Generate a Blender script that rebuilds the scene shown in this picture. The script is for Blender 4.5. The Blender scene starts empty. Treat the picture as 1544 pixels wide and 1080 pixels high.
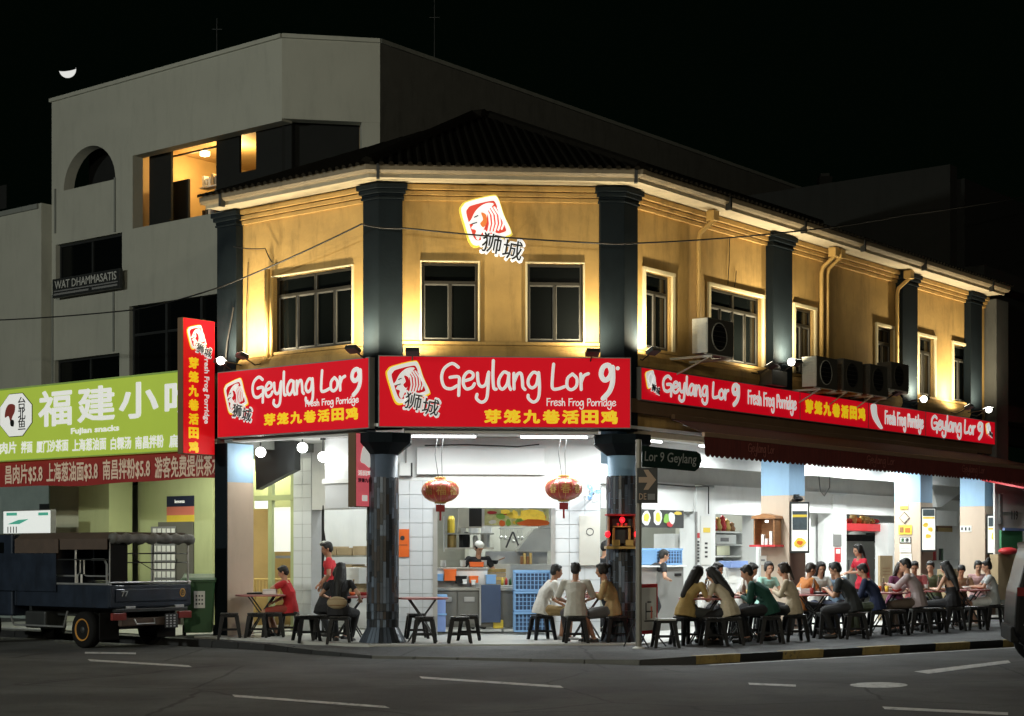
import bpy, bmesh, math, random
from mathutils import Vector, Matrix
from math import sin, cos, pi, radians
random.seed(7)
# ------------------------------------------------------------ camera, sky, street light, exposure
sc = bpy.context.scene
COL = sc.collection
F = 2500.0            # focal length in photo pixels (photo 1544 wide)
CX, HY, CZ = 772.0, 835.0, 1.6
cam_d = bpy.data.cameras.new('camera'); cam = bpy.data.objects.new('camera', cam_d); COL.objects.link(cam)
cam.location = (0, 0, CZ); cam.rotation_euler = (radians(90), 0, 0)
cam_d.sensor_width = 36; cam_d.lens = F / 1544 * 36
cam_d.shift_y = (HY - 540) / 1544; cam_d.clip_end = 3000; cam_d.clip_start = 0.1
sc.camera = cam
w = bpy.data.worlds.new('World'); sc.world = w; w.use_nodes = True
bg = w.node_tree.nodes['Background']
bg.inputs['Color'].default_value = (0.2, 0.6, 0.3, 1); bg.inputs['Strength'].default_value = 0.0022
sc.view_settings.view_transform = 'Standard'; sc.view_settings.look = 'None'
sc.view_settings.exposure = 0.0; sc.view_settings.gamma = 1.0
sc.view_settings.use_curve_mapping = False
sc.render.engine = 'CYCLES'
cy = sc.cycles
cy.max_bounces = 6; cy.diffuse_bounces = 3; cy.glossy_bounces = 3; cy.transmission_bounces = 4
cy.sample_clamp_indirect = 4.0; cy.sample_clamp_direct = 0
cy.use_denoising = True
cy.caustics_reflective = False; cy.caustics_refractive = False

def light(kind, name, loc, energy, color=(1, 1, 1), size=0.2, size_y=None, aim=None, cone=60, blend=1.0, parent=None, spread=None):
    d = bpy.data.lights.new(name, kind); d.energy = energy; d.color = color
    if kind == 'AREA':
        d.size = size
        if size_y: d.shape = 'RECTANGLE'; d.size_y = size_y
        if spread: d.spread = radians(spread)
    elif kind == 'SPOT':
        d.spot_size = radians(cone); d.spot_blend = blend; d.shadow_soft_size = size
    elif kind == 'POINT': d.shadow_soft_size = size
    elif kind == 'SUN': d.angle = size
    o = bpy.data.objects.new(name, d); COL.objects.link(o); o.location = loc
    if aim is not None:
        o.rotation_euler = (Vector(aim) - Vector(loc)).to_track_quat('-Z', 'Y').to_euler()
    if parent is not None: o.parent = parent
    return o
# the town's night glow: lamps of the crossing behind the photographer
light('POINT', 'street_lamp_light', (-9, -6, 9), 6500, (1.0, .93, .72), .35)
light('POINT', 'street_lamp_light', (10, -4, 9), 3000, (1.0, .9, .68), .35)
light('POINT', 'street_lamp_light', (-24, 14, 9), 6800, (.94, 1.0, .93), .35)

# ------------------------------------------------------------ helpers
class Frame:
    def __init__(s, ox, oy, deg):
        s.o = Vector((ox, oy)); s.a = radians(deg); s.u = Vector((cos(s.a), sin(s.a))); s.v = Vector((-sin(s.a), cos(s.a)))
    def w(s, x, y, z=0):
        p = s.o + s.u * x + s.v * y
        return Vector((p.x, p.y, z))
    def fx(s, px, y=0):               # local x where the line "y inward" is seen at pixel column px
        k = (px - CX) / F; b = s.o + s.v * y
        return (k * b.y - b.x) / (s.u.x - k * s.u.y)
    def z(s, py, x, y=0):
        return CZ + (HY - py) * s.w(x, y).y / F
    def sub(s, x, y, deg=0):
        p = s.w(x, y); return Frame(p.x, p.y, math.degrees(s.a) + deg)
W0 = Frame(0, 0, 0)
Bx, By = -2.106, 27.0
M = Frame(Bx, By, 4.5)
ML = 3.877
Cp = M.w(ML, 0)
R = Frame(Cp.x, Cp.y, 51.3)
L = Frame(Bx, By, -38.7)
LL = -3.81            # left end of left wing (x in L)
def G(px, py, z=0.0):
    D = (CZ - z) * F / (py - HY); return Vector(((px - CX) / F * D, D, z))
def PD(px, D, z=0.0): return Vector(((px - CX) / F * D, D, z))

class MB:
    def __init__(s): s.v = []; s.f = []
    def add(s, vs, fs):
        n = len(s.v); s.v += [tuple(p) for p in vs]; s.f += [tuple(i + n for i in f) for f in fs]; return s
    def box(s, x0, x1, y0, y1, z0, z1):
        return s.add([(x0,y0,z0),(x1,y0,z0),(x1,y1,z0),(x0,y1,z0),(x0,y0,z1),(x1,y0,z1),(x1,y1,z1),(x0,y1,z1)],
                     [(0,3,2,1),(4,5,6,7),(0,1,5,4),(1,2,6,5),(2,3,7,6),(3,0,4,7)])
    def cbox(s, cx, cy, cz, sx, sy, sz): return s.box(cx-sx/2, cx+sx/2, cy-sy/2, cy+sy/2, cz-sz/2, cz+sz/2)
    def prism(s, poly, z0, z1):
        n = len(poly)
        return s.add([(p[0], p[1], z0) for p in poly] + [(p[0], p[1], z1) for p in poly],
                     [tuple(range(n))[::-1], tuple(range(n, 2*n))] + [(i, (i+1) % n, n+(i+1) % n, n+i) for i in range(n)])
    def plate(s, poly, y0, y1):       # polygon in x,z, front at y0 (towards the viewer), back at y1
        n = len(poly)
        ar = sum(poly[i][0]*poly[(i+1)%n][1]-poly[(i+1)%n][0]*poly[i][1] for i in range(n))
        if ar < 0: poly = poly[::-1]
        return s.add([(p[0], y0, p[1]) for p in poly] + [(p[0], y1, p[1]) for p in poly],
                     [tuple(range(n)), tuple(range(n, 2*n))[::-1]] + [(i, n+i, n+(i+1) % n, (i+1) % n) for i in range(n)])
    def lathe(s, prof, seg=16, c=(0,0,0), a0=0):
        vs = []; fs = []; m = len(prof)
        for i in range(seg):
            a = a0 + 2*pi*i/seg
            for r, z in prof: vs.append((c[0]+r*cos(a), c[1]+r*sin(a), c[2]+z))
        for i in range(seg):
            j = (i+1) % seg
            for k in range(m-1): fs.append((i*m+k, j*m+k, j*m+k+1, i*m+k+1))
        fs.append(tuple(i*m for i in range(seg))[::-1]); fs.append(tuple(i*m+m-1 for i in range(seg)))
        return s.add(vs, fs)
    def tube(s, pts, r, seg=8, sy=1.0, round_=False):
        pts = [Vector(p) for p in pts]; n = len(pts)
        rs = list(r) if hasattr(r, '__len__') else [r]*n
        if round_:
            d0 = (pts[0]-pts[1]).normalized(); d1 = (pts[-1]-pts[-2]).normalized()
            A = [(.97, .3), (.7, .72), (.4, .92)]
            pre = [pts[0]+d0*rs[0]*k for k, q in A]; post = [pts[-1]+d1*rs[-1]*k for k, q in A[::-1]]
            rs = [rs[0]*q for k, q in A]+rs+[rs[-1]*q for k, q in A[::-1]]; pts = pre+pts+post; n = len(pts)
        T = [(pts[min(i+1, n-1)]-pts[max(i-1, 0)]).normalized() for i in range(n)]
        up = Vector((0, 0, 1)) if abs(T[0].z) < .9 else Vector((1, 0, 0))
        if sy != 1.0: up = Vector((0, 1, 0))
        N = (up - T[0]*up.dot(T[0])).normalized(); vs = []
        for i in range(n):
            N = (N - T[i]*N.dot(T[i])).normalized(); B = T[i].cross(N)
            for k in range(seg):
                a = 2*pi*k/seg; vs.append(pts[i]+N*(rs[i]*cos(a)*sy)+B*(rs[i]*sin(a)))
        fs = [(i*seg+k, i*seg+(k+1) % seg, (i+1)*seg+(k+1) % seg, (i+1)*seg+k) for i in range(n-1) for k in range(seg)]
        fs += [tuple(range(seg))[::-1], tuple((n-1)*seg+k for k in range(seg))]
        return s.add(vs, fs)
    def ell(s, c, r, seg=12, rings=8, rot=None):
        vs = []; fs = []
        for i in range(rings+1):
            t = pi*i/rings
            for k in range(seg):
                a = 2*pi*k/seg; p = Vector((r[0]*sin(t)*cos(a), r[1]*sin(t)*sin(a), r[2]*cos(t)))
                if rot: p = rot @ p
                vs.append(Vector(c)+p)
        for i in range(rings):
            for k in range(seg):
                k2 = (k+1) % seg; fs.append((i*seg+k, (i+1)*seg+k, (i+1)*seg+k2, i*seg+k2))
        return s.add(vs, fs)
    def mesh(s, name, smooth=False):
        me = bpy.data.meshes.new(name); me.from_pydata(s.v, [], s.f); me.validate(); me.update()
        if smooth: me.polygons.foreach_set('use_smooth', [True]*len(me.polygons))
        return me
def obj(name, mb, m, parent=None, smooth=False, kind=None, label=None, loc=None, rotz=None, bev=0):
    me = mb if isinstance(mb, bpy.types.Mesh) else mb.mesh(name, smooth)
    if bev:
        bm = bmesh.new(); bm.from_mesh(me); bmesh.ops.remove_doubles(bm, verts=bm.verts, dist=1e-5)
        bmesh.ops.bevel(bm, geom=[e for e in bm.edges if len(e.link_faces) == 2 and e.calc_face_angle(0) > .6], offset=bev, segments=2, affect='EDGES', profile=.6)
        bm.to_mesh(me); bm.free()
    if not me.materials:
        for q in (m if isinstance(m, (list, tuple)) else [m]): me.materials.append(q)
    o = bpy.data.objects.new(name, me); COL.objects.link(o)
    if parent is not None: o.parent = parent
    if kind: o['kind'] = kind
    if label: o['label'] = label
    if loc is not None: o.location = loc
    if rotz is not None: o.rotation_euler.z = rotz
    return o
def thing(name, label, cat, loc, rotz=0.0, group=None):
    o = bpy.data.objects.new(name, None); COL.objects.link(o); o.empty_display_size = .2
    o.location = loc; o.rotation_euler.z = rotz; o['label'] = label; o['category'] = cat
    if group: o['group'] = group
    return o
def fthing(name, label, cat, fr, x, y, z, group=None, deg=0):
    return thing(name, label, cat, fr.w(x, y, z), fr.a+radians(deg), group)
def copy_tree(o, parent=None):
    c = o.copy(); COL.objects.link(c)
    if parent is not None: c.parent = parent
    for ch in list(o.children): copy_tree(ch, c)
    return c
_tc = {}
def text_mesh(txt, size, bold=0.0, ext=.004, key=None, sx=1.0, spacing=1.0):
    """text as a mesh in the x,z plane, centred, facing -y"""
    cu = bpy.data.curves.new('lettering', 'FONT'); cu.body = txt; cu.size = size; cu.extrude = ext
    cu.resolution_u = 3; cu.space_character = spacing
    cu.align_x = 'CENTER'; cu.align_y = 'CENTER'
    o = bpy.data.objects.new('lettering', cu); COL.objects.link(o)
    dg = bpy.context.evaluated_depsgraph_get(); dg.update()
    me = bpy.data.meshes.new_from_object(o.evaluated_get(dg))
    if bold > 0:     # thicken every stroke by a rounded edge round its outline
        cu.fill_mode = 'NONE'; cu.extrude = 0; cu.resolution_u = 2; dg.update(); oe = o.evaluated_get(dg); m2 = bpy.data.meshes.new_from_object(oe)
        q = MB()
        for e in m2.edges:
            a, b = m2.vertices[e.vertices[0]].co, m2.vertices[e.vertices[1]].co
            d = b-a
            if d.length < 1e-5: continue
            d.normalize(); n = Vector((-d.y, d.x, 0)); a = a-d*bold*.45; b = b+d*bold*.45; zt = ext*1.05; hw = bold
            vs = [a-n*hw, a-n*hw*.55+Vector((0, 0, zt)), a+n*hw*.55+Vector((0, 0, zt)), a+n*hw]; vs += [b-n*hw, b-n*hw*.55+Vector((0, 0, zt)), b+n*hw*.55+Vector((0, 0, zt)), b+n*hw]
            for v in (vs[1], vs[2], vs[5], vs[6]): v.z += random.uniform(0, .0012)
            q.add(vs, [(0, 4, 5, 1), (1, 5, 6, 2), (2, 6, 7, 3), (0, 1, 2, 3), (7, 6, 5, 4)])
        bm = bmesh.new(); bm.from_mesh(me); bm.from_mesh(q.mesh('lettering')); bm.to_mesh(me); bm.free()
    bpy.data.objects.remove(o)
    me.transform(Matrix.Diagonal((sx, 1, 1, 1))); me.transform(Matrix.Rotation(radians(90), 4, 'X'))
    me.materials.clear()
    return me
def text(txt, size, m, parent, x, y, z, bold=0.0, width=None, height=None, rz=0, name='lettering', tilt=0):
    me = text_mesh(txt, size, bold)
    xs = [v.co.x for v in me.vertices]; zs = [v.co.z for v in me.vertices]
    if xs:
        cx_, cz_ = (min(xs)+max(xs))/2, (min(zs)+max(zs))/2
        a = width/(max(xs)-min(xs)) if width else 1; b = height/(max(zs)-min(zs)) if height else (a if width and not height else 1)
        for v in me.vertices: v.co.x = (v.co.x-cx_)*a; v.co.z = (v.co.z-cz_)*b
    o = obj(name, me, m, parent, loc=(x, y, z)); o.rotation_euler = (0, tilt, rz)
    return o
# ------------------------------------------------------------ materials
def mat(name, c, rough=.6, metal=0, var=.12, scale=3.0, bump=0.0, bscale=40, emit=None, es=0, spec=.5, alpha=None, trans=0, stretch=None, dirt=0.0, coat=0):
    m = bpy.data.materials.new(name); m.use_nodes = True; nt = m.node_tree; N = nt.nodes; K = nt.links
    p = N['Principled BSDF']
    p.inputs['Roughness'].default_value = rough; p.inputs['Metallic'].default_value = metal
    p.inputs['Base Color'].default_value = (*c, 1); p.inputs['Specular IOR Level'].default_value = spec
    p.inputs['Transmission Weight'].default_value = trans; p.inputs['Coat Weight'].default_value = coat
    tc = N.new('ShaderNodeTexCoord'); mp = N.new('ShaderNodeMapping'); K.new(tc.outputs['Object'], mp.inputs['Vector'])
    if stretch: mp.inputs['Scale'].default_value = stretch
    if var:
        no = N.new('ShaderNodeTexNoise'); no.inputs['Scale'].default_value = scale; no.inputs['Detail'].default_value = 6; no.inputs['Roughness'].default_value = .62
        K.new(mp.outputs[0], no.inputs['Vector'])
        r = N.new('ShaderNodeValToRGB'); K.new(no.outputs['Fac'], r.inputs['Fac'])
        r.color_ramp.elements[0].position = .28; r.color_ramp.elements[1].position = .72
        a = 1-var; b = 1+var*.6
        r.color_ramp.elements[0].color = (c[0]*a, c[1]*a, c[2]*a, 1); r.color_ramp.elements[1].color = (min(1, c[0]*b), min(1, c[1]*b), min(1, c[2]*b), 1)
        src = r.outputs['Color']
        if dirt:
            n2 = N.new('ShaderNodeTexNoise'); n2.inputs['Scale'].default_value = 1.3; n2.inputs['Detail'].default_value = 9; n2.inputs['Roughness'].default_value = .7
            m2 = N.new('ShaderNodeMapping'); m2.inputs['Scale'].default_value = (3.0, 3.0, .6); K.new(tc.outputs['Object'], m2.inputs['Vector']); K.new(m2.outputs[0], n2.inputs['Vector'])
            r2 = N.new('ShaderNodeValToRGB'); r2.color_ramp.elements[0].position = .5; r2.color_ramp.elements[1].position = .72
            r2.color_ramp.elements[1].color = (1-dirt, 1-dirt, 1-dirt, 1); r2.color_ramp.elements[0].color = (1, 1, 1, 1); K.new(n2.outputs['Fac'], r2.inputs['Fac'])
            mx = N.new('ShaderNodeMix'); mx.data_type = 'RGBA'; mx.blend_type = 'MULTIPLY'; mx.inputs[0].default_value = 1
            K.new(src, mx.inputs[6]); K.new(r2.outputs['Color'], mx.inputs[7]); src = mx.outputs[2]
        K.new(src, p.inputs['Base Color'])
        mr = N.new('ShaderNodeMapRange'); mr.inputs['To Min'].default_value = max(0, rough-.1); mr.inputs['To Max'].default_value = min(1, rough+.12)
        K.new(no.outputs['Fac'], mr.inputs['Value']); K.new(mr.outputs[0], p.inputs['Roughness'])
    if bump:
        nb = N.new('ShaderNodeTexNoise'); nb.inputs['Scale'].default_value = bscale; nb.inputs['Detail'].default_value = 4; K.new(mp.outputs[0], nb.inputs['Vector'])
        bp = N.new('ShaderNodeBump'); bp.inputs['Strength'].default_value = bump; bp.inputs['Distance'].default_value = .01
        K.new(nb.outputs['Fac'], bp.inputs['Height']); K.new(bp.outputs[0], p.inputs['Normal'])
    if emit: p.inputs['Emission Color'].default_value = (*emit, 1); p.inputs['Emission Strength'].default_value = es
    if alpha is not None: p.inputs['Alpha'].default_value = alpha
    return m
X = {}
X['mustard'] = mat('mustard_paint', (.50, .315, .10), .75, var=.2, scale=1.6, bump=.5, bscale=9, dirt=.38)
X['cream'] = mat('cream_trim', (.72, .62, .38), .6, var=.08, scale=4, dirt=.15)
X['gutterm'] = mat('gutter_paint', (.20, .16, .10), .6, var=.2, dirt=.3)
X['soffit'] = mat('soffit_board', (.46, .40, .28), .7, var=.12, scale=1.5, dirt=.25)
X['slate'] = mat('slate_blue_paint', (.008, .013, .017), .75, spec=.1, var=.2, scale=3, bump=.2, bscale=30, dirt=.2)
X['skyblue'] = mat('pale_blue_paint', (.27, .43, .60), .6, var=.06, scale=2, dirt=.1)
X['beige'] = mat('beige_pillar_paint', (.50, .40, .31), .65, var=.06, scale=2, dirt=.1)
X['brown'] = mat('brown_pillar_paint', (.13, .075, .05), .6, var=.12)
X['white'] = mat('white_wall_paint', (.74, .75, .73), .6, var=.05, scale=2, dirt=.1)
X['ceil'] = mat('ceiling_white', (.76, .77, .76), .7, var=.04)
X['tile'] = mat('glazed_wall_tile', (.66, .68, .69), .3, var=.06, scale=1.1)
X['grout'] = mat('tile_grout', (.50, .51, .51), .9, var=.1)
X['concrete'] = mat('rendered_wall', (.40, .40, .34), .8, var=.06, scale=1.2, bump=.15, bscale=20, dirt=.13)
X['concrete2'] = mat('dim_render', (.2, .21, .19), .85, var=.12, scale=1, dirt=.3)
X['dark'] = mat('dark_metal', (.022, .024, .024), .45, var=.15)
X['black'] = mat('black_plastic', (.007, .007, .008), .5, var=.2, scale=8, spec=.25)
X['frame'] = mat('bronze_window_frame', (.035, .032, .025), .35, .4, var=.1)
X['pane'] = mat('dark_window_glass', (.003, .004, .004), .12, var=0, spec=.25)
X['wallin'] = mat('painted_dark', (.006, .007, .006), .9)  # darkness of unlit rooms put into a near-black colour
X['roof'] = mat('clay_roof_tile', (.009, .008, .006), .95, spec=.05, var=.3, scale=4, bump=.3)
X['red'] = mat('red_sign_face', (.42, .003, .012), .55, spec=.2, var=.04, scale=1, emit=(1, .003, .018), es=.40)
X['redr'] = mat('red_sign_face_dim', (.36, .003, .012), .55, spec=.2, var=.04, scale=1, emit=(1, .004, .018), es=.36)
X['signw'] = mat('white_sign_letter', (.75, .75, .72), .4, var=.03, emit=(1, 1, .97), es=.42)
X['signy'] = mat('yellow_sign_letter', (.7, .5, .02), .4, var=.03, emit=(1, .66, .01), es=.55)
X['signk'] = mat('black_sign_letter', (.01, .01, .01), .5, var=.0)
X['logow'] = mat('lit_logo_white', (.8, .8, .78), .4, var=.02, emit=(1, 1, .97), es=.75)
X['logor'] = mat('lit_logo_red', (.6, .05, .03), .4, var=.02, emit=(1, .09, .05), es=.5)
X['logoo'] = mat('lit_logo_orange', (.7, .2, .03), .4, var=.02, emit=(1, .25, .06), es=.55)
X['logoy'] = mat('lit_logo_yellow', (.7, .6, .05), .4, var=.02, emit=(1, .8, .12), es=.6)
X['green'] = mat('green_banner', (.34, .45, .05), .5, var=.06, scale=1, emit=(.64, .84, .10), es=.30)
X['redban'] = mat('red_banner', (.26, .02, .016), .6, var=.12, scale=2, emit=(1, .05, .05), es=.03)
X['alu'] = mat('aluminium', (.55, .56, .56), .35, .8, var=.08)
X['steel'] = mat('stainless_steel', (.55, .55, .52), .32, .85, var=.1, scale=2)
X['greyc'] = mat('grey_cabinet', (.16, .16, .145), .4, .3, var=.08)
X['pink'] = mat('pink_lit_sign', (.6, .15, .18), .4, var=.3, scale=2, emit=(1, .16, .2), es=.35)
X['maroon'] = mat('maroon_awning_canvas', (.035, .009, .008), .8, var=.2, scale=5, stretch=(6, 1, 1), bump=.2)
X['valance'] = mat('awning_valance_canvas', (.10, .020, .015), .8, var=.5, scale=5, stretch=(8, 1, .5), emit=(1, .1, .07), es=.004)  # slight emission imitates lamplight coming through the canvas
X['brownb'] = mat('brown_fascia_board', (.16, .095, .05), .7, var=.15)
X['asphalt'] = mat('asphalt', (.072, .072, .067), .78, var=.25, scale=2.5, bump=.6, bscale=160, dirt=.3)
X['pave'] = mat('dark_pavement', (.085, .087, .085), .65, var=.18, scale=2, bump=.4, bscale=120, dirt=.3)
X['floor'] = mat('walkway_floor', (.48, .48, .45), .45, var=.12, scale=2, dirt=.2)
X['mark'] = mat('road_paint_white', (.6, .6, .58), .6, var=.25, scale=9, dirt=.3)
X['kyel'] = mat('kerb_yellow_paint', (.38, .28, .10), .7, var=.3, scale=6, dirt=.35)
X['kblk'] = mat('kerb_black_paint', (.014, .014, .014), .6, var=.3, scale=6)
X['kgry'] = mat('kerb_concrete', (.12, .12, .11), .8, var=.25, scale=5)
X['pipe'] = mat('ochre_drain_pipe', (.48, .31, .10), .5, var=.1)
X['cable'] = mat('black_cable', (.006, .006, .006), .6, var=0)
X['acw'] = mat('aircon_casing', (.52, .52, .46), .5, var=.1, dirt=.3)
X['acd'] = mat('aircon_casing_shaded', (.06, .055, .045), .6, var=.1)  # shade on the unlit casing fronts put into a darker colour
X['lamp'] = mat('lamp_glass_lit', (.9, .9, .9), .4, var=0, emit=(1, .98, .86), es=9)
X['globe'] = mat('lit_globe_glass', (.9, .9, .9), .4, var=0, emit=(1, 1, .97), es=5)
X['tubeL'] = mat('lit_fluorescent_tube', (.9, .9, .9), .4, var=0, emit=(.97, 1, 1), es=7)
X['lan'] = mat('red_lantern_gauze', (.35, .04, .025), .35, var=.5, scale=9, stretch=(1, 1, .25), emit=(1, .1, .05), es=.05, spec=.6)
X['gold'] = mat('gold_print', (.5, .33, .1), .35, .5, var=.1)
X['wood'] = mat('varnished_wood', (.28, .13, .05), .45, var=.3, scale=6, stretch=(1, 1, 6))
X['woodl'] = mat('pale_bamboo_wood', (.55, .38, .13), .5, var=.15, scale=6)
X['orange'] = mat('orange_plastic', (.75, .14, .02), .45, var=.06)
X['bluec'] = mat('light_blue_crate_plastic', (.22, .42, .72), .45, var=.08)
X['blueb'] = mat('blue_bin_plastic', (.22, .32, .62), .45, var=.06)
X['card'] = mat('brown_cardboard', (.42, .32, .19), .8, var=.1)
X['paper'] = mat('white_paper', (.72, .72, .68), .7, var=.03)
X['ink'] = mat('black_print', (.03, .03, .03), .6, var=0)
X['inkg'] = mat('grey_print', (.2, .2, .2), .6, var=0)
X['yell'] = mat('yellow_print', (.75, .55, .06), .5, var=.1)
X['redp'] = mat('red_plastic', (.5, .03, .035), .45, var=.06)
X['gwall'] = mat('lime_wall_paint', (.40, .44, .22), .65, var=.06, scale=1.5, dirt=.1)
X['gwall2'] = mat('pale_lime_wall_paint', (.56, .56, .40), .65, var=.05, scale=1.5, dirt=.1)
X['gdark'] = mat('olive_wall_paint', (.2, .24, .09), .7, var=.06)
X['skin'] = mat('skin', (.50, .27, .17), .5, var=.08, scale=12)
X['skin2'] = mat('skin_tan', (.38, .19, .11), .5, var=.08, scale=12)
X['hair'] = mat('black_hair', (.008, .007, .006), .55, var=.3, scale=30, bump=.5, bscale=120)
X['hairb'] = mat('dark_brown_hair', (.022, .013, .008), .4, var=.3, scale=30, bump=.5, bscale=120)
X['tableR'] = mat('red_table_rim', (.42, .05, .05), .4, var=.06)
X['tablet'] = mat('table_top_laminate', (.45, .20, .19), .35, var=.08)
X['signgrn'] = mat('dark_green_sign', (.003, .010, .007), .8, spec=.1, var=.05)
X['signtan'] = mat('tan_reflective', (.38, .27, .19), .5, var=.05)
X['grey'] = mat('grey_paint', (.25, .25, .24), .5, .3, var=.1)
X['bingrn'] = mat('dark_green_plastic', (.03, .10, .035), .45, var=.1)
X['truckb'] = mat('dark_blue_truck_paint', (.010, .018, .034), .45, .1, var=.4, scale=3, coat=.15, dirt=.5)
X['tarp'] = mat('brown_tarpaulin', (.075, .05, .036), .75, var=.2, scale=5, bump=.4, bscale=12)
X['tyre'] = mat('rubber_tyre', (.007, .007, .007), .85, var=.1, spec=.2)
X['carp'] = mat('black_car_paint', (.003, .003, .004), .35, 0, var=0, coat=.1, spec=.12)
X['warm'] = mat('warm_interior_plaster', (.5, .34, .14), .7, var=.08)
X['wetlime'] = mat('lit_menu_white', (.8, .82, .8), .4, var=0, emit=(.95, 1, .97), es=.5)
X['mint'] = mat('mint_print', (.1, .5, .38), .4, var=0, emit=(.12, .6, .42), es=.25)
X['navy'] = mat('navy_print', (.01, .015, .04), .5, var=0)
X['salmon'] = mat('salmon_print', (.6, .17, .12), .5, var=0)
X['menuw'] = mat('lightbox_white', (.8, .8, .76), .4, var=0, emit=(1, 1, .94), es=.35)
X['menud'] = mat('lightbox_dark', (.05, .07, .08), .4, var=.5, scale=9, emit=(.3, .4, .45), es=.05)
X['menuy'] = mat('lightbox_yellow', (.7, .5, .06), .4, var=.4, scale=12, emit=(1, .7, .08), es=.3)
X['redlit'] = mat('lit_red_lamp', (.8, .02, .03), .4, var=0, emit=(1, .015, .03), es=1.6)
X['leafg'] = mat('herb_green_print', (.2, .4, .06), .5, var=.2)
X['shoe'] = mat('dark_shoe_leather', (.02, .018, .016), .5, var=.1)
X['shoew'] = mat('white_trainer', (.6, .6, .58), .5, var=.1)

def asphalt_mat(name, c):
    m = mat(name, c, .8, var=.22, scale=1.1, bump=.8, bscale=190, dirt=.35); nt = m.node_tree; N = nt.nodes; K = nt.links; p = N['Principled BSDF']
    src = p.inputs['Base Color'].links[0].from_socket; tc = [n for n in N if n.type == 'TEX_COORD'][0]
    def mul(src, fac_socket, lo, hi, p0, p1):
        r = N.new('ShaderNodeValToRGB'); r.color_ramp.elements[0].position = p0; r.color_ramp.elements[1].position = p1; r.color_ramp.elements[0].color = (lo, lo, lo, 1); r.color_ramp.elements[1].color = (hi, hi, hi, 1)
        K.new(fac_socket, r.inputs['Fac']); mx = N.new('ShaderNodeMix'); mx.data_type = 'RGBA'; mx.blend_type = 'MULTIPLY'; mx.inputs[0].default_value = 1; K.new(src, mx.inputs[6]); K.new(r.outputs['Color'], mx.inputs[7]); return mx.outputs[2]
    n = N.new('ShaderNodeTexNoise'); n.inputs['Scale'].default_value = 55; n.inputs['Detail'].default_value = 3; K.new(tc.outputs['Object'], n.inputs['Vector']); src = mul(src, n.outputs['Fac'], .55, 1.5, .3, .7)
    n = N.new('ShaderNodeTexNoise'); n.inputs['Scale'].default_value = .45; n.inputs['Detail'].default_value = 5; K.new(tc.outputs['Object'], n.inputs['Vector']); src = mul(src, n.outputs['Fac'], .62, 1.25, .4, .6)
    v = N.new('ShaderNodeTexVoronoi'); v.feature = 'DISTANCE_TO_EDGE'; v.inputs['Scale'].default_value = .33
    n = N.new('ShaderNodeTexNoise'); n.inputs['Scale'].default_value = 2; n.inputs['Detail'].default_value = 6; K.new(tc.outputs['Object'], n.inputs['Vector'])
    mx = N.new('ShaderNodeMix'); mx.data_type = 'RGBA'; mx.inputs[0].default_value = .12; K.new(tc.outputs['Object'], mx.inputs[6]); K.new(n.outputs['Color'], mx.inputs[7]); K.new(mx.outputs[2], v.inputs['Vector'])
    src = mul(src, v.outputs['Distance'], .35, 1, .002, .008)
    K.new(src, p.inputs['Base Color']); return m
X['asphalt'] = asphalt_mat('asphalt', (.078, .079, .078)); X['pave'] = asphalt_mat('dark_pavement', (.10, .103, .105))
def wear(m, base=(.07, .07, .068), th=.5):
    nt = m.node_tree; N = nt.nodes; K = nt.links; p = N['Principled BSDF']; src = p.inputs['Base Color'].links[0].from_socket; tc = [n for n in N if n.type == 'TEX_COORD'][0]
    n = N.new('ShaderNodeTexNoise'); n.inputs['Scale'].default_value = 7; n.inputs['Detail'].default_value = 8; n.inputs['Roughness'].default_value = .75; K.new(tc.outputs['Object'], n.inputs['Vector'])
    r = N.new('ShaderNodeValToRGB'); r.color_ramp.elements[0].position = th; r.color_ramp.elements[1].position = th+.12; K.new(n.outputs['Fac'], r.inputs['Fac'])
    mx = N.new('ShaderNodeMix'); mx.data_type = 'RGBA'; K.new(r.outputs['Color'], mx.inputs[0]); K.new(src, mx.inputs[6]); mx.inputs[7].default_value = (*base, 1); K.new(mx.outputs[2], p.inputs['Base Color'])
wear(X['mark'], th=.52); wear(X['kyel'], (.10, .09, .07), .55); wear(X['kblk'], (.06, .06, .055), .6)
# ------------------------------------------------------------ ground, road, pavement, kerbs
def ground_poly(name, pts, z, m, kind='structure', zs=None):
    mb = MB(); n = len(pts); mb.add([(p[0], p[1], (zs[i] if zs else z)) for i, p in enumerate(pts)], [tuple(range(n))]); return obj(name, mb, m, kind=kind)
ground_poly('road', [(-400, -60), (400, -60), (400, 700), (-400, 700)], 0, X['asphalt'])
# pavement edge on the road level (world points)
kr1 = G(1050, 1002); kr2 = G(1245, 991); dR = R.u
kdir = (kr2-kr1).normalized()
edgeR = [kr1 + kdir*t for t in (0, 7, 60)]
edge = [G(1050, 1002)]
kl = G(250, 973); dL = -L.u
mid = [G(965, 1003), G(800, 998), G(690, 995), G(560, 993), G(470, 987), G(400, 981), G(320, 976.5)]
edgeL = [kl, kl+Vector((dL.x, dL.y, 0))*60]
outer = [edgeR[2], edgeR[1], edgeR[0]] + mid + edgeL
zt = [.12, .12, .12] + [.075, .04, .03, .04, .07, .10, .12] + [.12, .12]
inner = [L.w(-60, 12), M.w(1.5, 14), R.w(60, 14)]
pts = outer+[Vector((p.x, p.y, 0)) for p in inner]; zs = zt+[.12]*3
mb = MB(); n = len(pts)
cen = M.w(1.9, .4)
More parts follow.
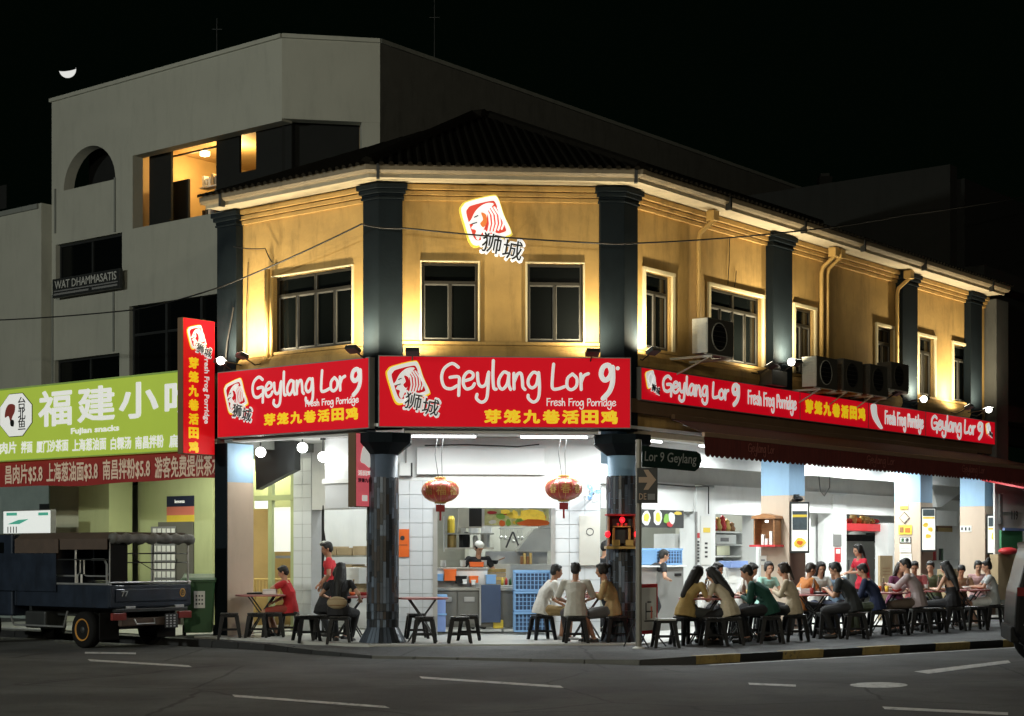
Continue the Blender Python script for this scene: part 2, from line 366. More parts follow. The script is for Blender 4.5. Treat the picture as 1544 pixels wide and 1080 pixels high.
# fan towards a few inner points keeps the slope gentle
ring = [Vector((p.x, p.y, 0)) for p in outer]
inn = []
for p in ring:
    q = p + (Vector((cen.x, cen.y+6, 0))-p).normalized()*.9 if (p-Vector((cen.x, cen.y, 0))).length < 12 else p+(Vector((cen.x, cen.y+6, 0))-p).normalized()*1.4
    inn.append(q)
vs = [(p.x, p.y, z) for p, z in zip(ring, zt)]+[(p.x, p.y, .12) for p in inn]+[(p.x, p.y, .12) for p in inner]
m_ = len(ring)
fs = [(i, i+1, m_+i+1, m_+i) for i in range(m_-1)]
fs.append(tuple(range(m_, 2*m_))+(2*m_, 2*m_+1, 2*m_+2))
mb.add(vs, fs)
bm = bmesh.new(); me = mb.mesh('pavement'); bm.from_mesh(me); bmesh.ops.triangulate(bm, faces=[f for f in bm.faces if len(f.verts) > 4]); bmesh.ops.recalc_face_normals(bm, faces=bm.faces); bm.to_mesh(me); bm.free()
pav = obj('pavement', me, X['pave'], kind='structure')
# kerb stones: painted yellow and black on the right, plain elsewhere
kerb = thing('kerb', 'x', 'x', (0, 0, 0)); del kerb['label']; del kerb['category']; kerb['kind'] = 'structure'
def kerbstones(p0, p1, z0, z1, step, mats, wd=.14):
    d = (p1-p0); Ln = d.length; d.normalize(); n = max(1, int(round(Ln/step))); st = Ln/n; nrm = Vector((-d.y, d.x, 0))
    for i in range(n):
        a = p0+d*(i*st+.008); b = p0+d*((i+1)*st-.008); za = z0+(z1-z0)*i/n; zb = z0+(z1-z0)*(i+1)/n
        o1 = nrm*.012; o2 = nrm*(-wd)
        mb = MB(); j = random.uniform(-.006, .004)
        q = [a-o1*-1, b-o1*-1, b+o2, a+o2]
        a1, b1, b2, a2 = a+nrm*.015, b+nrm*.015, b-nrm*wd, a-nrm*wd
        a1t, b1t = a, b
        mb.add([(a1.x,a1.y,-.02),(b1.x,b1.y,-.02),(b2.x,b2.y,-.02),(a2.x,a2.y,-.02),(a1t.x,a1t.y,za+.006+j),(b1t.x,b1t.y,zb+.006+j),(b2.x,b2.y,zb+.006+j),(a2.x,a2.y,za+.006+j)],
               [(0,1,2,3),(4,7,6,5),(0,4,5,1),(1,5,6,2),(2,6,7,3),(3,7,4,0)])
        o = obj('kerbstone', mb, mats[i % len(mats)], kerb)
def flip_kerb(pl, zl, step, mats):
    for i in range(len(pl)-1): kerbstones(pl[i+1].copy(), pl[i].copy(), zl[i+1], zl[i], step, mats)
Rl = [kr1+kdir*t for t in (0, 30)]
kerbstones(Rl[0], Rl[1], .12, .12, .92, [X['kyel'], X['kblk']], wd=-.14)
pl = [Vector((p.x, p.y, 0)) for p in [edgeR[0]]+mid+[kl, edgeL[0]+(edgeL[1]-edgeL[0])*.4]]; zl = [.12, .075, .04, .03, .04, .07, .10, .12, .12, .12]
for i in range(len(pl)-1):
    kerbstones(pl[i], pl[i+1], zl[i], zl[i+1], .9, [X['kgry'] if i in (1, 2, 3) else X['kblk']], wd=.14)
# road paint
def paint(name, pxs, label=None, z=.004):
    mb = MB(); p = [G(*q) for q in pxs]; mb.add([(q.x, q.y, z) for q in p], [tuple(range(len(p)))]); return obj(name, mb, X['mark'], kind='structure')
paint('road_marking', [(132, 994.5), (284, 1003.5), (290, 1006.5), (136, 997.5)])
paint('road_marking', [(350, 1048), (580, 1065), (588, 1068.5), (354, 1051.5)])
paint('road_marking', [(632, 1020.5), (845, 1034.5), (850, 1038), (636, 1023.5)])
paint('road_marking', [(128, 983.5), (205, 984.5), (205, 987), (128, 986)])
paint('road_marking', [(1128, 1030), (1200, 1033), (1200, 1036), (1130, 1033)])
paint('road_marking', [(1378, 1013), (1520, 996), (1524, 1000), (1400, 1016.5)])
paint('road_marking', [(1330, 1066), (1520, 1075), (1520, 1079), (1334, 1070)])
paint('road_marking', [(1281+44+44*cos(a), 1033.5+4.2*sin(a)) for a in [2*pi*i/16 for i in range(16)]])
for off in (.10,):
    q0 = kr1 + Vector((kdir.y, -kdir.x, 0))*(off+.10); q1 = q0+kdir*32; nn = Vector((kdir.y, -kdir.x, 0))*.09
    mb = MB(); mb.add([(q0.x, q0.y, .004), (q0.x+nn.x, q0.y+nn.y, .004), (q1.x+nn.x, q1.y+nn.y, .004), (q1.x, q1.y, .004)], [(0, 1, 2, 3)]); obj('road_marking', mb, X['mark'], kind='structure')
mb = MB(); q = [G(690, 989, .12), G(815, 991.5, .12), G(815, 993.5, .12), G(690, 991, .12)]
# ------------------------------------------------------------ the corner building
shop = fthing('corner_shophouse', 'yellow two storey corner building with dark blue pilasters and a clay tiled roof', 'building', M, 0, 0, 0)
Bo = M.w(0, 0)
def in_frame(fr, name, mb, m, smooth=False, bev=0, parent=None, label=None, z=0):
    """part of the shophouse built in a wing's own frame"""
    o = obj(name, mb, m, None, smooth, label=label, bev=bev)
    par = parent or shop
    o.parent = par
    o.matrix_parent_inverse = Matrix.Identity(4)
    pm = PM[par.name]
    o.matrix_basis = pm.inverted() @ (Matrix.Translation((fr.o.x, fr.o.y, z)) @ Matrix.Rotation(fr.a, 4, 'Z'))
    PM[o.name] = Matrix.Translation((fr.o.x, fr.o.y, z)) @ Matrix.Rotation(fr.a, 4, 'Z')
    return o
PM = {shop.name: Matrix.Translation(Bo) @ Matrix.Rotation(M.a, 4, 'Z')}
RL = R.fx(1484, 0)    # right end of the right wing
ZC, ZE = 3.66, 7.72   # ceiling of the walkway, eave
X['sash'] = mat('sash_edge', (.16, .155, .14), .4, .3, var=.1)
def wall_holes(x0, x1, z0, z1, y0, y1, holes):
    mb = MB(); xs = sorted({x0, x1, *[h[0] for h in holes], *[h[1] for h in holes]}); zs = sorted({z0, z1, *[h[2] for h in holes], *[h[3] for h in holes]})
    def solid(i, k):
        if i < 0 or k < 0 or i >= len(xs)-1 or k >= len(zs)-1: return False
        cx, cz = (xs[i]+xs[i+1])/2, (zs[k]+zs[k+1])/2
        return not any(h[0] < cx < h[1] and h[2] < cz < h[3] for h in holes)
    for i in range(len(xs)-1):
        for k in range(len(zs)-1):
            if not solid(i, k): continue
            a, b, c, d = xs[i], xs[i+1], zs[k], zs[k+1]
            mb.add([(a,y0,c),(b,y0,c),(b,y0,d),(a,y0,d)], [(0,1,2,3)]); mb.add([(a,y1,c),(b,y1,c),(b,y1,d),(a,y1,d)], [(3,2,1,0)])
            if not solid(i-1, k): mb.add([(a,y0,c),(a,y1,c),(a,y1,d),(a,y0,d)], [(3,2,1,0)])
            if not solid(i+1, k): mb.add([(b,y0,c),(b,y1,c),(b,y1,d),(b,y0,d)], [(0,1,2,3)])
            if not solid(i, k-1): mb.add([(a,y0,c),(b,y0,c),(b,y1,c),(a,y1,c)], [(3,2,1,0)])
            if not solid(i, k+1): mb.add([(a,y0,d),(b,y0,d),(b,y1,d),(a,y1,d)], [(0,1,2,3)])
    return mb
ZW0, ZW1 = 5.07, 6.36
def px_win(fr, a, b): return (fr.fx(a, .0), fr.fx(b, .0), ZW0, ZW1)
winL = [px_win(L, 413, 532)]
winM = [px_win(M, 636, 721), px_win(M, 795, 879)]
winR = [px_win(R, 972, 1012), px_win(R, 1070, 1148), px_win(R, 1198, 1227), px_win(R, 1322, 1347), px_win(R, 1385, 1408), px_win(R, 1437, 1462)]
TH = .2
mt = lambda d, fr, end: 0
tanL = math.tan(radians(43.2/2)); tanR = math.tan(radians(46.8/2))
for fr, x0, x1, hs in ((L, LL, 0, winL), (M, 0, ML, winM), (R, 0, RL, winR)):
    e0 = .0; e1 = 0.0
    in_frame(fr, 'upper_wall', wall_holes(x0+(.001 if fr is not L else 0), x1-.001, ZC+.02, ZE-.02, 0, TH, hs), X['mustard'])
    for (a, b, c, d) in hs:
        wd = b-a; n = 4 if wd > 1.6 else 2
        fb = MB(); t = .045; ya, yb = .07, .13
        fb.box(a, a+t, ya, yb, c, d); fb.box(b-t, b, ya, yb, c, d); fb.box(a+t, b-t, ya, yb, d-t, d); fb.box(a+t, b-t, ya, yb, c, c+t)
        zt_ = d-.32; fb.box(a+t, b-t, ya-.01, yb-.01, zt_-.025, zt_+.025)
        xs = [a+t+(b-a-2*t)*i/n for i in range(1, n)]
        for x in xs: fb.box(x-.025, x+.025, ya-.006, yb-.004, c+t, zt_-.025)
        if n == 4: fb.box((a+b)/2-.03, (a+b)/2+.03, ya-.004, yb-.006, zt_+.025, d-t)
        wn = in_frame(fr, 'window', fb, X['frame'], bev=.006)
        # thin pale edge of each sash
        edges = [a+t]+[x+.025 for x in xs]; ends = [x-.025 for x in xs]+[b-t]
        for ea, eb in zip(edges, ends):
            sb = MB(); q = .010
            sb.box(ea, ea+q, ya+.01, yb-.02, c+t, zt_-.025); sb.box(eb-q, eb, ya+.01, yb-.02, c+t, zt_-.025); sb.box(ea+q, eb-q, ya+.01, yb-.02, zt_-.045, zt_-.025); sb.box(ea+q, eb-q, ya+.01, yb-.02, c+t, c+t+.02)
            in_frame(fr, 'sash', sb, X['sash'], parent=wn)
            pb = MB().box(ea+q, eb-q, ya+.03, ya+.036, c+t+.02, zt_-.045); in_frame(fr, 'pane', pb, X['pane'], parent=wn)
        pb = MB().box(a+t, b-t, ya+.03, ya+.036, zt_+.025, d-t); in_frame(fr, 'pane', pb, X['pane'], parent=wn)
        # cream surround
        tb = MB(); s_ = .08 if fr is R else .03
        tb.box(a-s_, a, -.035, .06, c, d); tb.box(b, b+s_, -.036, .06, c, d); tb.box(a-s_, b+s_, -.045, .061, d, d+s_*.8)
        in_frame(fr, 'window_trim', tb, X['cream'], bev=.006)
        # near-black wall, the room's darkness put into its colour
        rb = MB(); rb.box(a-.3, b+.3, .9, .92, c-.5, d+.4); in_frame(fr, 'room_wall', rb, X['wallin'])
    # sill ledge, shallow bulge band, cornice
    lb = MB(); lb.box(x0+.3, x1-.3, -.06, 0, ZW0-.06, ZW0-.01)
    prof = [(-.001, 4.72), (-.13, 4.72), (-.16, 4.80), (-.15, 4.9), (-.09, 4.98), (-.06, 5.0), (-.001, 5.0)]
    a, b = x0+.33, x1-.33; n = len(prof)
    lb.add([(a, p[0], p[1]) for p in prof]+[(b, p[0], p[1]) for p in prof], [tuple(range(n))[::-1], tuple(range(n, 2*n))]+[(i, (i+1) % n, n+(i+1) % n, n+i) for i in range(n)])
    in_frame(fr, 'sill_band', lb, X['mustard'])
    cb = MB()
    for k, (za, zb, o_) in enumerate(((7.36, 7.42, .05), (7.44, 7.50, .09), (7.52, 7.60, .14))): cb.box(x0+.02, x1-.02, -o_, .0, za, zb)
    in_frame(fr, 'cornice', cb, X['cream'] if 0 else X['mustard'])
# eaves: soffit, fascia, gutter follow the outline
def outline(off, xl=LL, xr=None):
    xr = RL if xr is None else xr
    return [L.w(xl, -off), L.w(off*tanL*1.0, -off), M.w(ML+off*tanR, -off), R.w(xr, -off)]
def band(name, offs_z, m, xl=LL, xr=None, split=False, smooth=False):
    """closed section swept along the outline; offs_z = [(outward, z)...]"""
    rings = [outline(o, xl, xr) for o, z in offs_z]; n = len(offs_z)
    outs = []
    for s_ in range(3):
        vs = [(rings[k][s_].x, rings[k][s_].y, offs_z[k][1]) for k in range(n)]+[(rings[k][s_+1].x, rings[k][s_+1].y, offs_z[k][1]) for k in range(n)]
        fs = [(i, (i+1) % n, n+(i+1) % n, n+i) for i in range(n)]+[tuple(range(n))[::-1], tuple(range(n, 2*n))]
        mb = MB().add(vs, fs); outs.append(in_frame(W0, name, mb, m))
    return outs
band('soffit', [(.0, 7.62), (.52, 7.62), (.52, 7.66), (.0, 7.66)], X['soffit'], LL+.12, RL-.15)
band('fascia_board', [(.52, 7.60), (.56, 7.60), (.56, 7.76), (.52, 7.76)], X['soffit'], LL+.12, RL-.15)
band('gutter', [(.562, 7.66), (.64, 7.665), (.68, 7.70), (.69, 7.78), (.66, 7.78), (.65, 7.72), (.562, 7.72)], X['gutterm'], LL+.10, RL-.12)
# gutter brackets
for fr, xs in ((R, [R.fx(p, -.6) for p in (1095, 1208, 1298, 1390, 1492)]), (L, [L.fx(338, -.6)]), (M, [M.fx(570, -.6), M.fx(958, -.6)])):
    for x in xs: in_frame(fr, 'gutter_bracket', MB().box(x-.025, x+.025, -.705, -.60, 7.56, 7.79), X['dark'])
# corner and bay pilasters with stepped capitals
def corner_poly(frA, frB, tanh, wa, wb, o, cor):
    # cor: x of the corner in frA; polygon around the outer corner
    p = [frA.w(cor-wa, .02), frA.w(cor-wa, -o), frA.w(cor+o*tanh, -o), frB.w(wb+(0 if frB is R else 0), -o), frB.w(wb, .02)]
    return [(q.x, q.y) for q in p]
def pilaster(polyf, z0=3.62, z1=7.35, name='pilaster', capital=True):
    in_frame(W0, name, MB().prism(polyf(.16), z0, z1), X['slate'], bev=.012)
    if capital:
        cb = MB()
        for k, (a, b, o) in enumerate(((7.352, 7.40, .20), (7.402, 7.45, .185), (7.452, 7.52, .235), (7.522, 7.60, .275))):
            pass
        for k, (a, b, o) in enumerate(((7.352, 7.39, .185), (7.392, 7.44, .175), (7.442, 7.51, .21), (7.512, 7.60, .24))):
            in_frame(W0, 'capital', MB().prism(polyf(o), a, b-.004), X['slate'], bev=.008)
def cpB(o):
    wl = -L.fx(547, -.16); wr = M.fx(607, -.16)
    e = o-.16
    return corner_poly(L, M, tanL, wl+e, wr+e, o, 0)
def cpC(o):
    wl = ML-M.fx(905, -.16); wr = R.fx(962, -.16); e = o-.16
    return corner_poly(M, R, tanR, wl+e, max(wr, .3)+e, o, ML)
pilaster(cpB); pilaster(cpC)
def flat_pil(fr, a, b):
    def f(o):
        e = o-.16; p = [fr.w(a-e, .02), fr.w(a-e, -o), fr.w(b+e, -o), fr.w(b+e, .02)]; return [(q.x, q.y) for q in p]
    return f
pilaster(flat_pil(L, L.fx(327, -.16), L.fx(356, -.16)))
PILR = [(R.fx(1166, -.16), R.fx(1195, -.16)), (R.fx(1361, -.16), R.fx(1384, -.16)), (R.fx(1464, -.16), R.fx(1481, -.16))]
for a, b in PILR: pilaster(flat_pil(R, a, b))
# grey party wall end on the far right
in_frame(R, 'party_wall', MB().box(RL, RL+.7, -.3, 6, ZC+.06, 7.56), mat('dim_end_wall', (.07, .072, .066), .85, var=.15, dirt=.3))
in_frame(R, 'end_wall', MB().box(RL+4.0, RL+4.1, .4, 8, .152, ZC-.003), X['white'])
in_frame(R, 'end_column', MB().box(RL+.64, RL+1.0, -.3, .3, 0, ZC+.05), X['concrete2'])
in_frame(L, 'party_wall', MB().box(LL-.02, LL-.22, .0, 5, 3.5, 7.5), X['concrete2'])
# roof: hipped tiles rising to a ridge
def rin(off, z):    # inner line points for the ridge
    pts = [L.w(LL, off), None, None, R.w(RL, off)]
    pts[1] = L.w(-off*tanL, off) if off < 9 else None
    pts[2] = M.w(ML-off*tanR, off)
    return [Vector((p.x, p.y, z)) for p in pts]
out = [Vector((p.x, p.y, 7.79)) for p in outline(.62, LL+.1, RL-.1)]; rid = rin(4.3, 9.85)
rid[0] = L.w(LL+2.4, 4.3, 9.85); rid[0].z = 9.85
mb = MB(); allp = out+rid
mb.add(allp, [(0, 1, 5, 4), (1, 2, 6, 5), (2, 3, 7, 6)])
bk = [L.w(LL, 8.6, 7.8), R.w(RL, 8.6, 7.8)]
mb.add([rid[0], rid[1], rid[2], rid[3], L.w(LL+3, 8.6, 7.8), M.w(1.9, 8.8, 7.8), R.w(RL, 8.6, 7.8), out[0], out[3]], [(0, 1, 5, 4), (1, 2, 5), (2, 3, 6, 5), (0, 4, 7), (3, 8, 6)])
roof = in_frame(W0, 'roof', mb, X['roof'])
# barrel tiles along each slope, one run per course
for s_ in range(3):
    A_, B_ = out[s_], out[s_+1]; A2, B2 = rid[s_], rid[s_+1]
    d = B_-A_; Ln = d.length; n = int(Ln/.15)
    e = (A2-A_); nrm = d.cross(A2-A_).normalized()
    if nrm.z < 0: nrm = -nrm
    du = d.normalized(); up = nrm.cross(du); up = up if up.z > 0 else -up
    for i in range(n):
        t = (i+.5)/n; p = A_+d*t
        # length until the hip
        xl = (p-A_).dot(du); Hh = (A2-A_).dot(up)
        la = (A2-A_).dot(du); lb = (B2-B_).dot(du)
        ln = Hh
        if la > 0 and xl < la: ln = min(ln, Hh*xl/la)
        if lb < 0 and (Ln-xl) < -lb: ln = min(ln, Hh*(Ln-xl)/(-lb))
        if ln < .15: continue
        mb = MB(); r = .045; sg = 5; st = p-up*.14+nrm*.03; en = p+up*ln+nrm*.01
        va = [st+du*(r*cos(pi*k/sg))+nrm*(r*sin(pi*k/sg)*1.1) for k in range(sg+1)]; vb = [en+du*(r*cos(pi*k/sg))+nrm*(r*sin(pi*k/sg)*1.1) for k in range(sg+1)]
        m0 = len(va); mb.add(va+vb, [(k, k+1, m0+k+1, m0+k) for k in range(sg)]+[tuple(range(m0))[::-1]])
        in_frame(W0, 'roof_tile', mb, X['roof'], parent=roof)
for a, b in ((out[1], rid[1]), (out[2], rid[2]), (rid[1], rid[2]), (rid[2], rid[3]), (rid[0], rid[1])):
    in_frame(W0, 'ridge_tile', MB().tube([a+Vector((0, 0, .02)), b+Vector((0, 0, .04))], .11, 8), X['roof'])
# walkway ceiling and first floor slab
pts = outline(.18, LL, RL+5)+[R.w(RL+5, 8), M.w(1.9, 9.2), L.w(LL, 8)]
in_frame(W0, 'ceiling', MB().prism([(p.x, p.y) for p in pts], ZC, ZC+.05), X['ceil'])
pts = outline(.55, LL-.2, RL+5)+[R.w(RL+5, 8), M.w(1.9, 9.2), L.w(LL, 8)]
in_frame(W0, 'floor', MB().prism([(p.x, p.y) for p in pts], -.02, .15), X['floor'], bev=.01)
# drop beam over the columns (white underside edge seen below the sign)
for fr, x0, x1 in ((L, LL+.3, -.3), (M, .35, ML-.35), (R, .3, RL)):
    in_frame(fr, 'beam', MB().box(x0, x1, -.10, .16, ZC-.10, ZC-.002), X['ceil'] if fr is not R else X['soffit'], bev=.01)
in_frame(R, 'fascia_board', MB().box(.1, RL, -.19, -.003, 3.93, 4.16), X['brownb'])
# ---------------- ground floor inner walls
YI = 2.2
def tiled(fr, name, x0, x1, z0, z1, y0, y1, tw=.24, th=.255, side=None, offset=True):
    """pier: grout body with separate tiles on its front (and one side)"""
    p = in_frame(fr, name, MB().box(x0, x1, y0, y1, z0, z1), X['grout'])
    nz = max(1, round((z1-z0)/th)); nx = max(1, round((x1-x0)/tw)); a = (x1-x0)/nx; b = (z1-z0)/nz
    me = MB().box(.005, a-.005, -.012, .0, .005, b-.005).mesh('tile'); me.materials.append(X['tile'])
    for k in range(nz):
        for i in range(nx):
            o = in_frame(fr, 'tile', me, X['tile'], parent=p)
            o.matrix_basis = o.matrix_basis @ Matrix.Translation((x0+i*a, y0-random.uniform(0, .003), z0+k*b))
    if side is not None:
        n2 = max(1, round((y1-y0)/tw)); c = (y1-y0)/n2
        me2 = MB().box(-.012, 0, .005, c-.005, .005, b-.005).mesh('tile')
        xx = x0 if side < 0 else x1+.012
        for k in range(nz):
            for i in range(n2):
                o = in_frame(fr, 'tile', me2, X['tile'], parent=p); o.matrix_basis = o.matrix_basis @ Matrix.Translation((xx, y0+i*c, z0+k*b))
    return p
zf = .15
zop = M.z(766, 1.5, YI)
mx = lambda p, y=YI: M.fx(p, y)
tiled(M, 'pier', mx(598), mx(657), zf, M.z(725, 1, YI), YI, YI+.35)
in_frame(M, 'wall', MB().box(mx(585), mx(657), YI+.012, YI+.34, M.z(725, 1, YI)+.003, ZC-.003), X['white'])
in_frame(M, 'wall', MB().box(mx(657)+.003, mx(835)-.003, YI-.03, YI+.3, zop, ZC-.003), X['white'])
tiled(M, 'pier', mx(835), mx(905), zf, M.z(728, 1, YI), YI, YI+.35)
in_frame(M, 'wall', MB().box(mx(835), mx(918), YI+.012, YI+.34, M.z(728, 1, YI)+.003, ZC-.003), X['white'])
in_frame(M, 'shutter_box', MB().box(mx(628), mx(820), YI-.10, YI-.034, M.z(716, 1, YI), M.z(676, 1, YI)), X['ceil'], bev=.01)
in_frame(M, 'door_jamb', MB().box(mx(657)-.05, mx(657)+.03, YI-.03, YI-.014, zf, zop), X['alu'])
in_frame(M, 'door_jamb', MB().box(mx(833)-.03, mx(833)+.05, YI-.034, YI-.014, zf, zop), X['alu'])
# electrical riser door on the right pier
rd = in_frame(M, 'riser_door', MB().box(mx(873), mx(904), YI-.05, YI-.014, M.z(853, 2, YI), M.z(777, 2, YI)), X['beige'] if 0 else mat('riser_door_paint', (.55, .53, .47), .5, var=.05), bev=.01)
in_frame(M, 'door_sticker', MB().add([(mx(889)+.07*cos(a), YI-.053, M.z(802, 2, YI)+.07*sin(a)) for a in [2*pi*i/14 for i in range(14)]]+[(mx(889)+.055*cos(a), YI-.053, M.z(802, 2, YI)+.055*sin(a)) for a in [2*pi*i/14 for i in range(14)]], [(i, (i+1) % 14, 14+(i+1) % 14, 14+i) for i in range(14)]), X['ink'], parent=rd)
# left wing inner wall: pale opening, tiled pier, lit green room
lx = lambda p, y=YI: L.fx(p, y)
tiled(L, 'pier', lx(443), lx(470), zf, ZC-.003, YI, YI+.3)
in_frame(L, 'wall', MB().box(lx(470)+.003, lx(600), YI, YI+.25, L.z(765, -1, YI), ZC-.003), X['white'])
in_frame(L, 'door_jamb', MB().box(lx(486), lx(489), YI-.02, YI, zf, L.z(765, -1, YI)), X['dark'])
ds = in_frame(L, 'duct_box', MB().box(lx(490, 1.3), lx(527, 1.3), 1.3, 1.9, L.z(765, -1, 1.3), ZC-.004), X['tile'], bev=.01)
in_frame(L, 'duct_box', MB().box(lx(487, 1.28), lx(529, 1.28), 1.26, 1.3, L.z(726, -1, 1.3), L.z(719, -1, 1.3)), X['white'])
# dark sloping stair underside
p = [(lx(384, 1.2), 3.64), (lx(444, 1.2), 3.64), (lx(444, 1.2), L.z(705, -2, 1.2)), (lx(386, 1.2), L.z(736, -3, 1.2))]
in_frame(L, 'stair_underside', MB().plate(p, 1.2, 1.35), X['dark'])
# green room with glass door, frame and wooden inside
in_frame(M, 'wall', MB().box(M.fx(360, 7.4), M.fx(462, 7.4), 7.4, 7.5, zf, ZC), X['gwall'])
in_frame(L, 'ceiling', MB().box(L.fx(330, 5), L.fx(470, 5), .3, 8.5, ZC+.06, ZC+.1), X['gwall2'])
in_frame(M, 'ochre_screen', MB().box(M.fx(376, 7.0), M.fx(446, 7.0), 7.0, 7.05, zf, M.z(768, M.fx(410, 7), 7)), mat('ochre_panel', (.42, .28, .10), .6))
for a, b in ((404, 410), (438, 443)): in_frame(L, 'door_frame', MB().box(lx(a), lx(b), YI, YI+.08, zf, 3.2), X['gwall'])
in_frame(L, 'door_frame', MB().box(lx(384), lx(443)-.004, YI-.01, YI+.09, 2.62, 2.72), X['gwall'])
in_frame(L, 'room_lintel', MB().box(lx(384), lx(443)-.004, YI, YI+.08, 3.2, ZC-.004), X['gwall2'])
def poster(name, fr, a, b, t, bt, y, m, parent=None, th=.012):
    return in_frame(fr, name, MB().box(fr.fx(a, y), fr.fx(b, y), y-th, y, fr.z(bt, fr.fx((a+b)/2, y), y), fr.z(t, fr.fx((a+b)/2, y), y)), m, parent=parent)
poster('window_poster', L, 414, 441, 765, 832, YI+.03, X['menuw'])
poster('window_poster', L, 416, 440, 838, 842, YI+.03, X['inkg'])
o = poster('wall_sign', M, 384, 406, 753, 767, 6.9, X['logow'])
# kitchen and back rooms
wk = X['white']
in_frame(M, 'back_wall', MB().box(M.fx(641, 6.6), 6.0, 6.6, 6.7, zf, ZC), mat('kitchen_tile_wall', (.40, .40, .34), .5, var=.06))
in_frame(R, 'back_wall', MB().box(2.8, RL+6, 5.6, 5.7, zf, ZC), mat('back_room_wall', (.55, .55, .47), .6, var=.06))
in_frame(M, 'back_wall', MB().box(M.fx(452, 6.0), M.fx(640, 6.0), 6.0, 6.1, zf, ZC), wk)
# right wing inner wall with shutter fascia and piers
rx = lambda p, y=YI: R.fx(p, y)
def rz(py, px, y=YI): return R.z(py, R.fx(px, y), y)
xs0 = rx(880)
zsh = rz(770, 1000)
in_frame(R, 'shutter_box', MB().box(rx(905), rx(1046), YI-.02, YI+.3, zsh, zsh+.55), X['white'])
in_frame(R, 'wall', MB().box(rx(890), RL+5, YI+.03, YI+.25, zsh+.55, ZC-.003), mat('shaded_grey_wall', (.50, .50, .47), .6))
in_frame(R, 'wall', MB().box(rx(860), RL+5, 1.25, 1.3, 3.25, ZC-.003), X['white'])
in_frame(R, 'wall', MB().box(rx(1076), rx(1146), YI-.02, YI+.3, zsh-.03, zsh+.55), X['white'])
in_frame(R, 'wall', MB().box(rx(1146)+.003, rx(1400), YI-.01, YI+.3, rz(776, 1300), zsh+.545), X['white'])
for a, b, nm in ((1046, 1075, 'pier'), (1253, 1273, 'pier')):
    in_frame(R, nm, MB().box(rx(a), rx(b), YI-.06, YI+.34, zf, zsh+.5), X['white'], bev=.01)
in_frame(R, 'pier', MB().box(rx(1140), rx(1222), YI, YI+.34, zf, zsh-.035), X['white'])
in_frame(R, 'pier', MB().box(rx(1339), rx(1405), YI, YI+.34, zf, zsh-.1), X['white'])
for px_ in (1046, 1146): in_frame(R, 'door_jamb', MB().box(rx(px_)-.05, rx(px_)+.02, YI-.075, YI-.062 if px_ == 1046 else YI-.05, zf, zsh), X['grey'])
# square columns of the right wing, pale blue above beige, brown on the street side
COLR = [R.fx(1190, 0), R.fx(1388, 0), R.fx(1485, 0)]
colobj = []
for xc in COLR:
    zb = 2.72
    c = in_frame(R, 'column', MB().box(xc, xc+.62, 0, .62, zf, zb), X['beige'], bev=.008)
    in_frame(R, 'column_top', MB().box(xc+.002, xc+.618, .002, .618, zb, ZC-.105), X['skyblue'], bev=.006)
    in_frame(R, 'column_face', MB().box(xc+.02, xc+.62, -.012, -.001, zf, 1.95), X['brown'])
    colobj.append(c)
# left end column
xa = L.fx(343, 0)
in_frame(L, 'column', MB().box(L.fx(327, 0)+.003, xa, .003, .62, zf, L.z(727, LL, 0)), X['beige'], bev=.01)
in_frame(L, 'column_top', MB().box(L.fx(327, 0)+.005, xa-.002, .005, .618, L.z(727, LL, 0), ZC-.105), X['skyblue'], bev=.006)
in_frame(L, 'column_face', MB().box(L.fx(325, 0), xa, -.02, .0, zf, ZC-.105), X['slate'])
in_frame(R, 'column_top', MB().box(.05, .36, .05, .4, 3.1, ZC+.3), X['skyblue'])
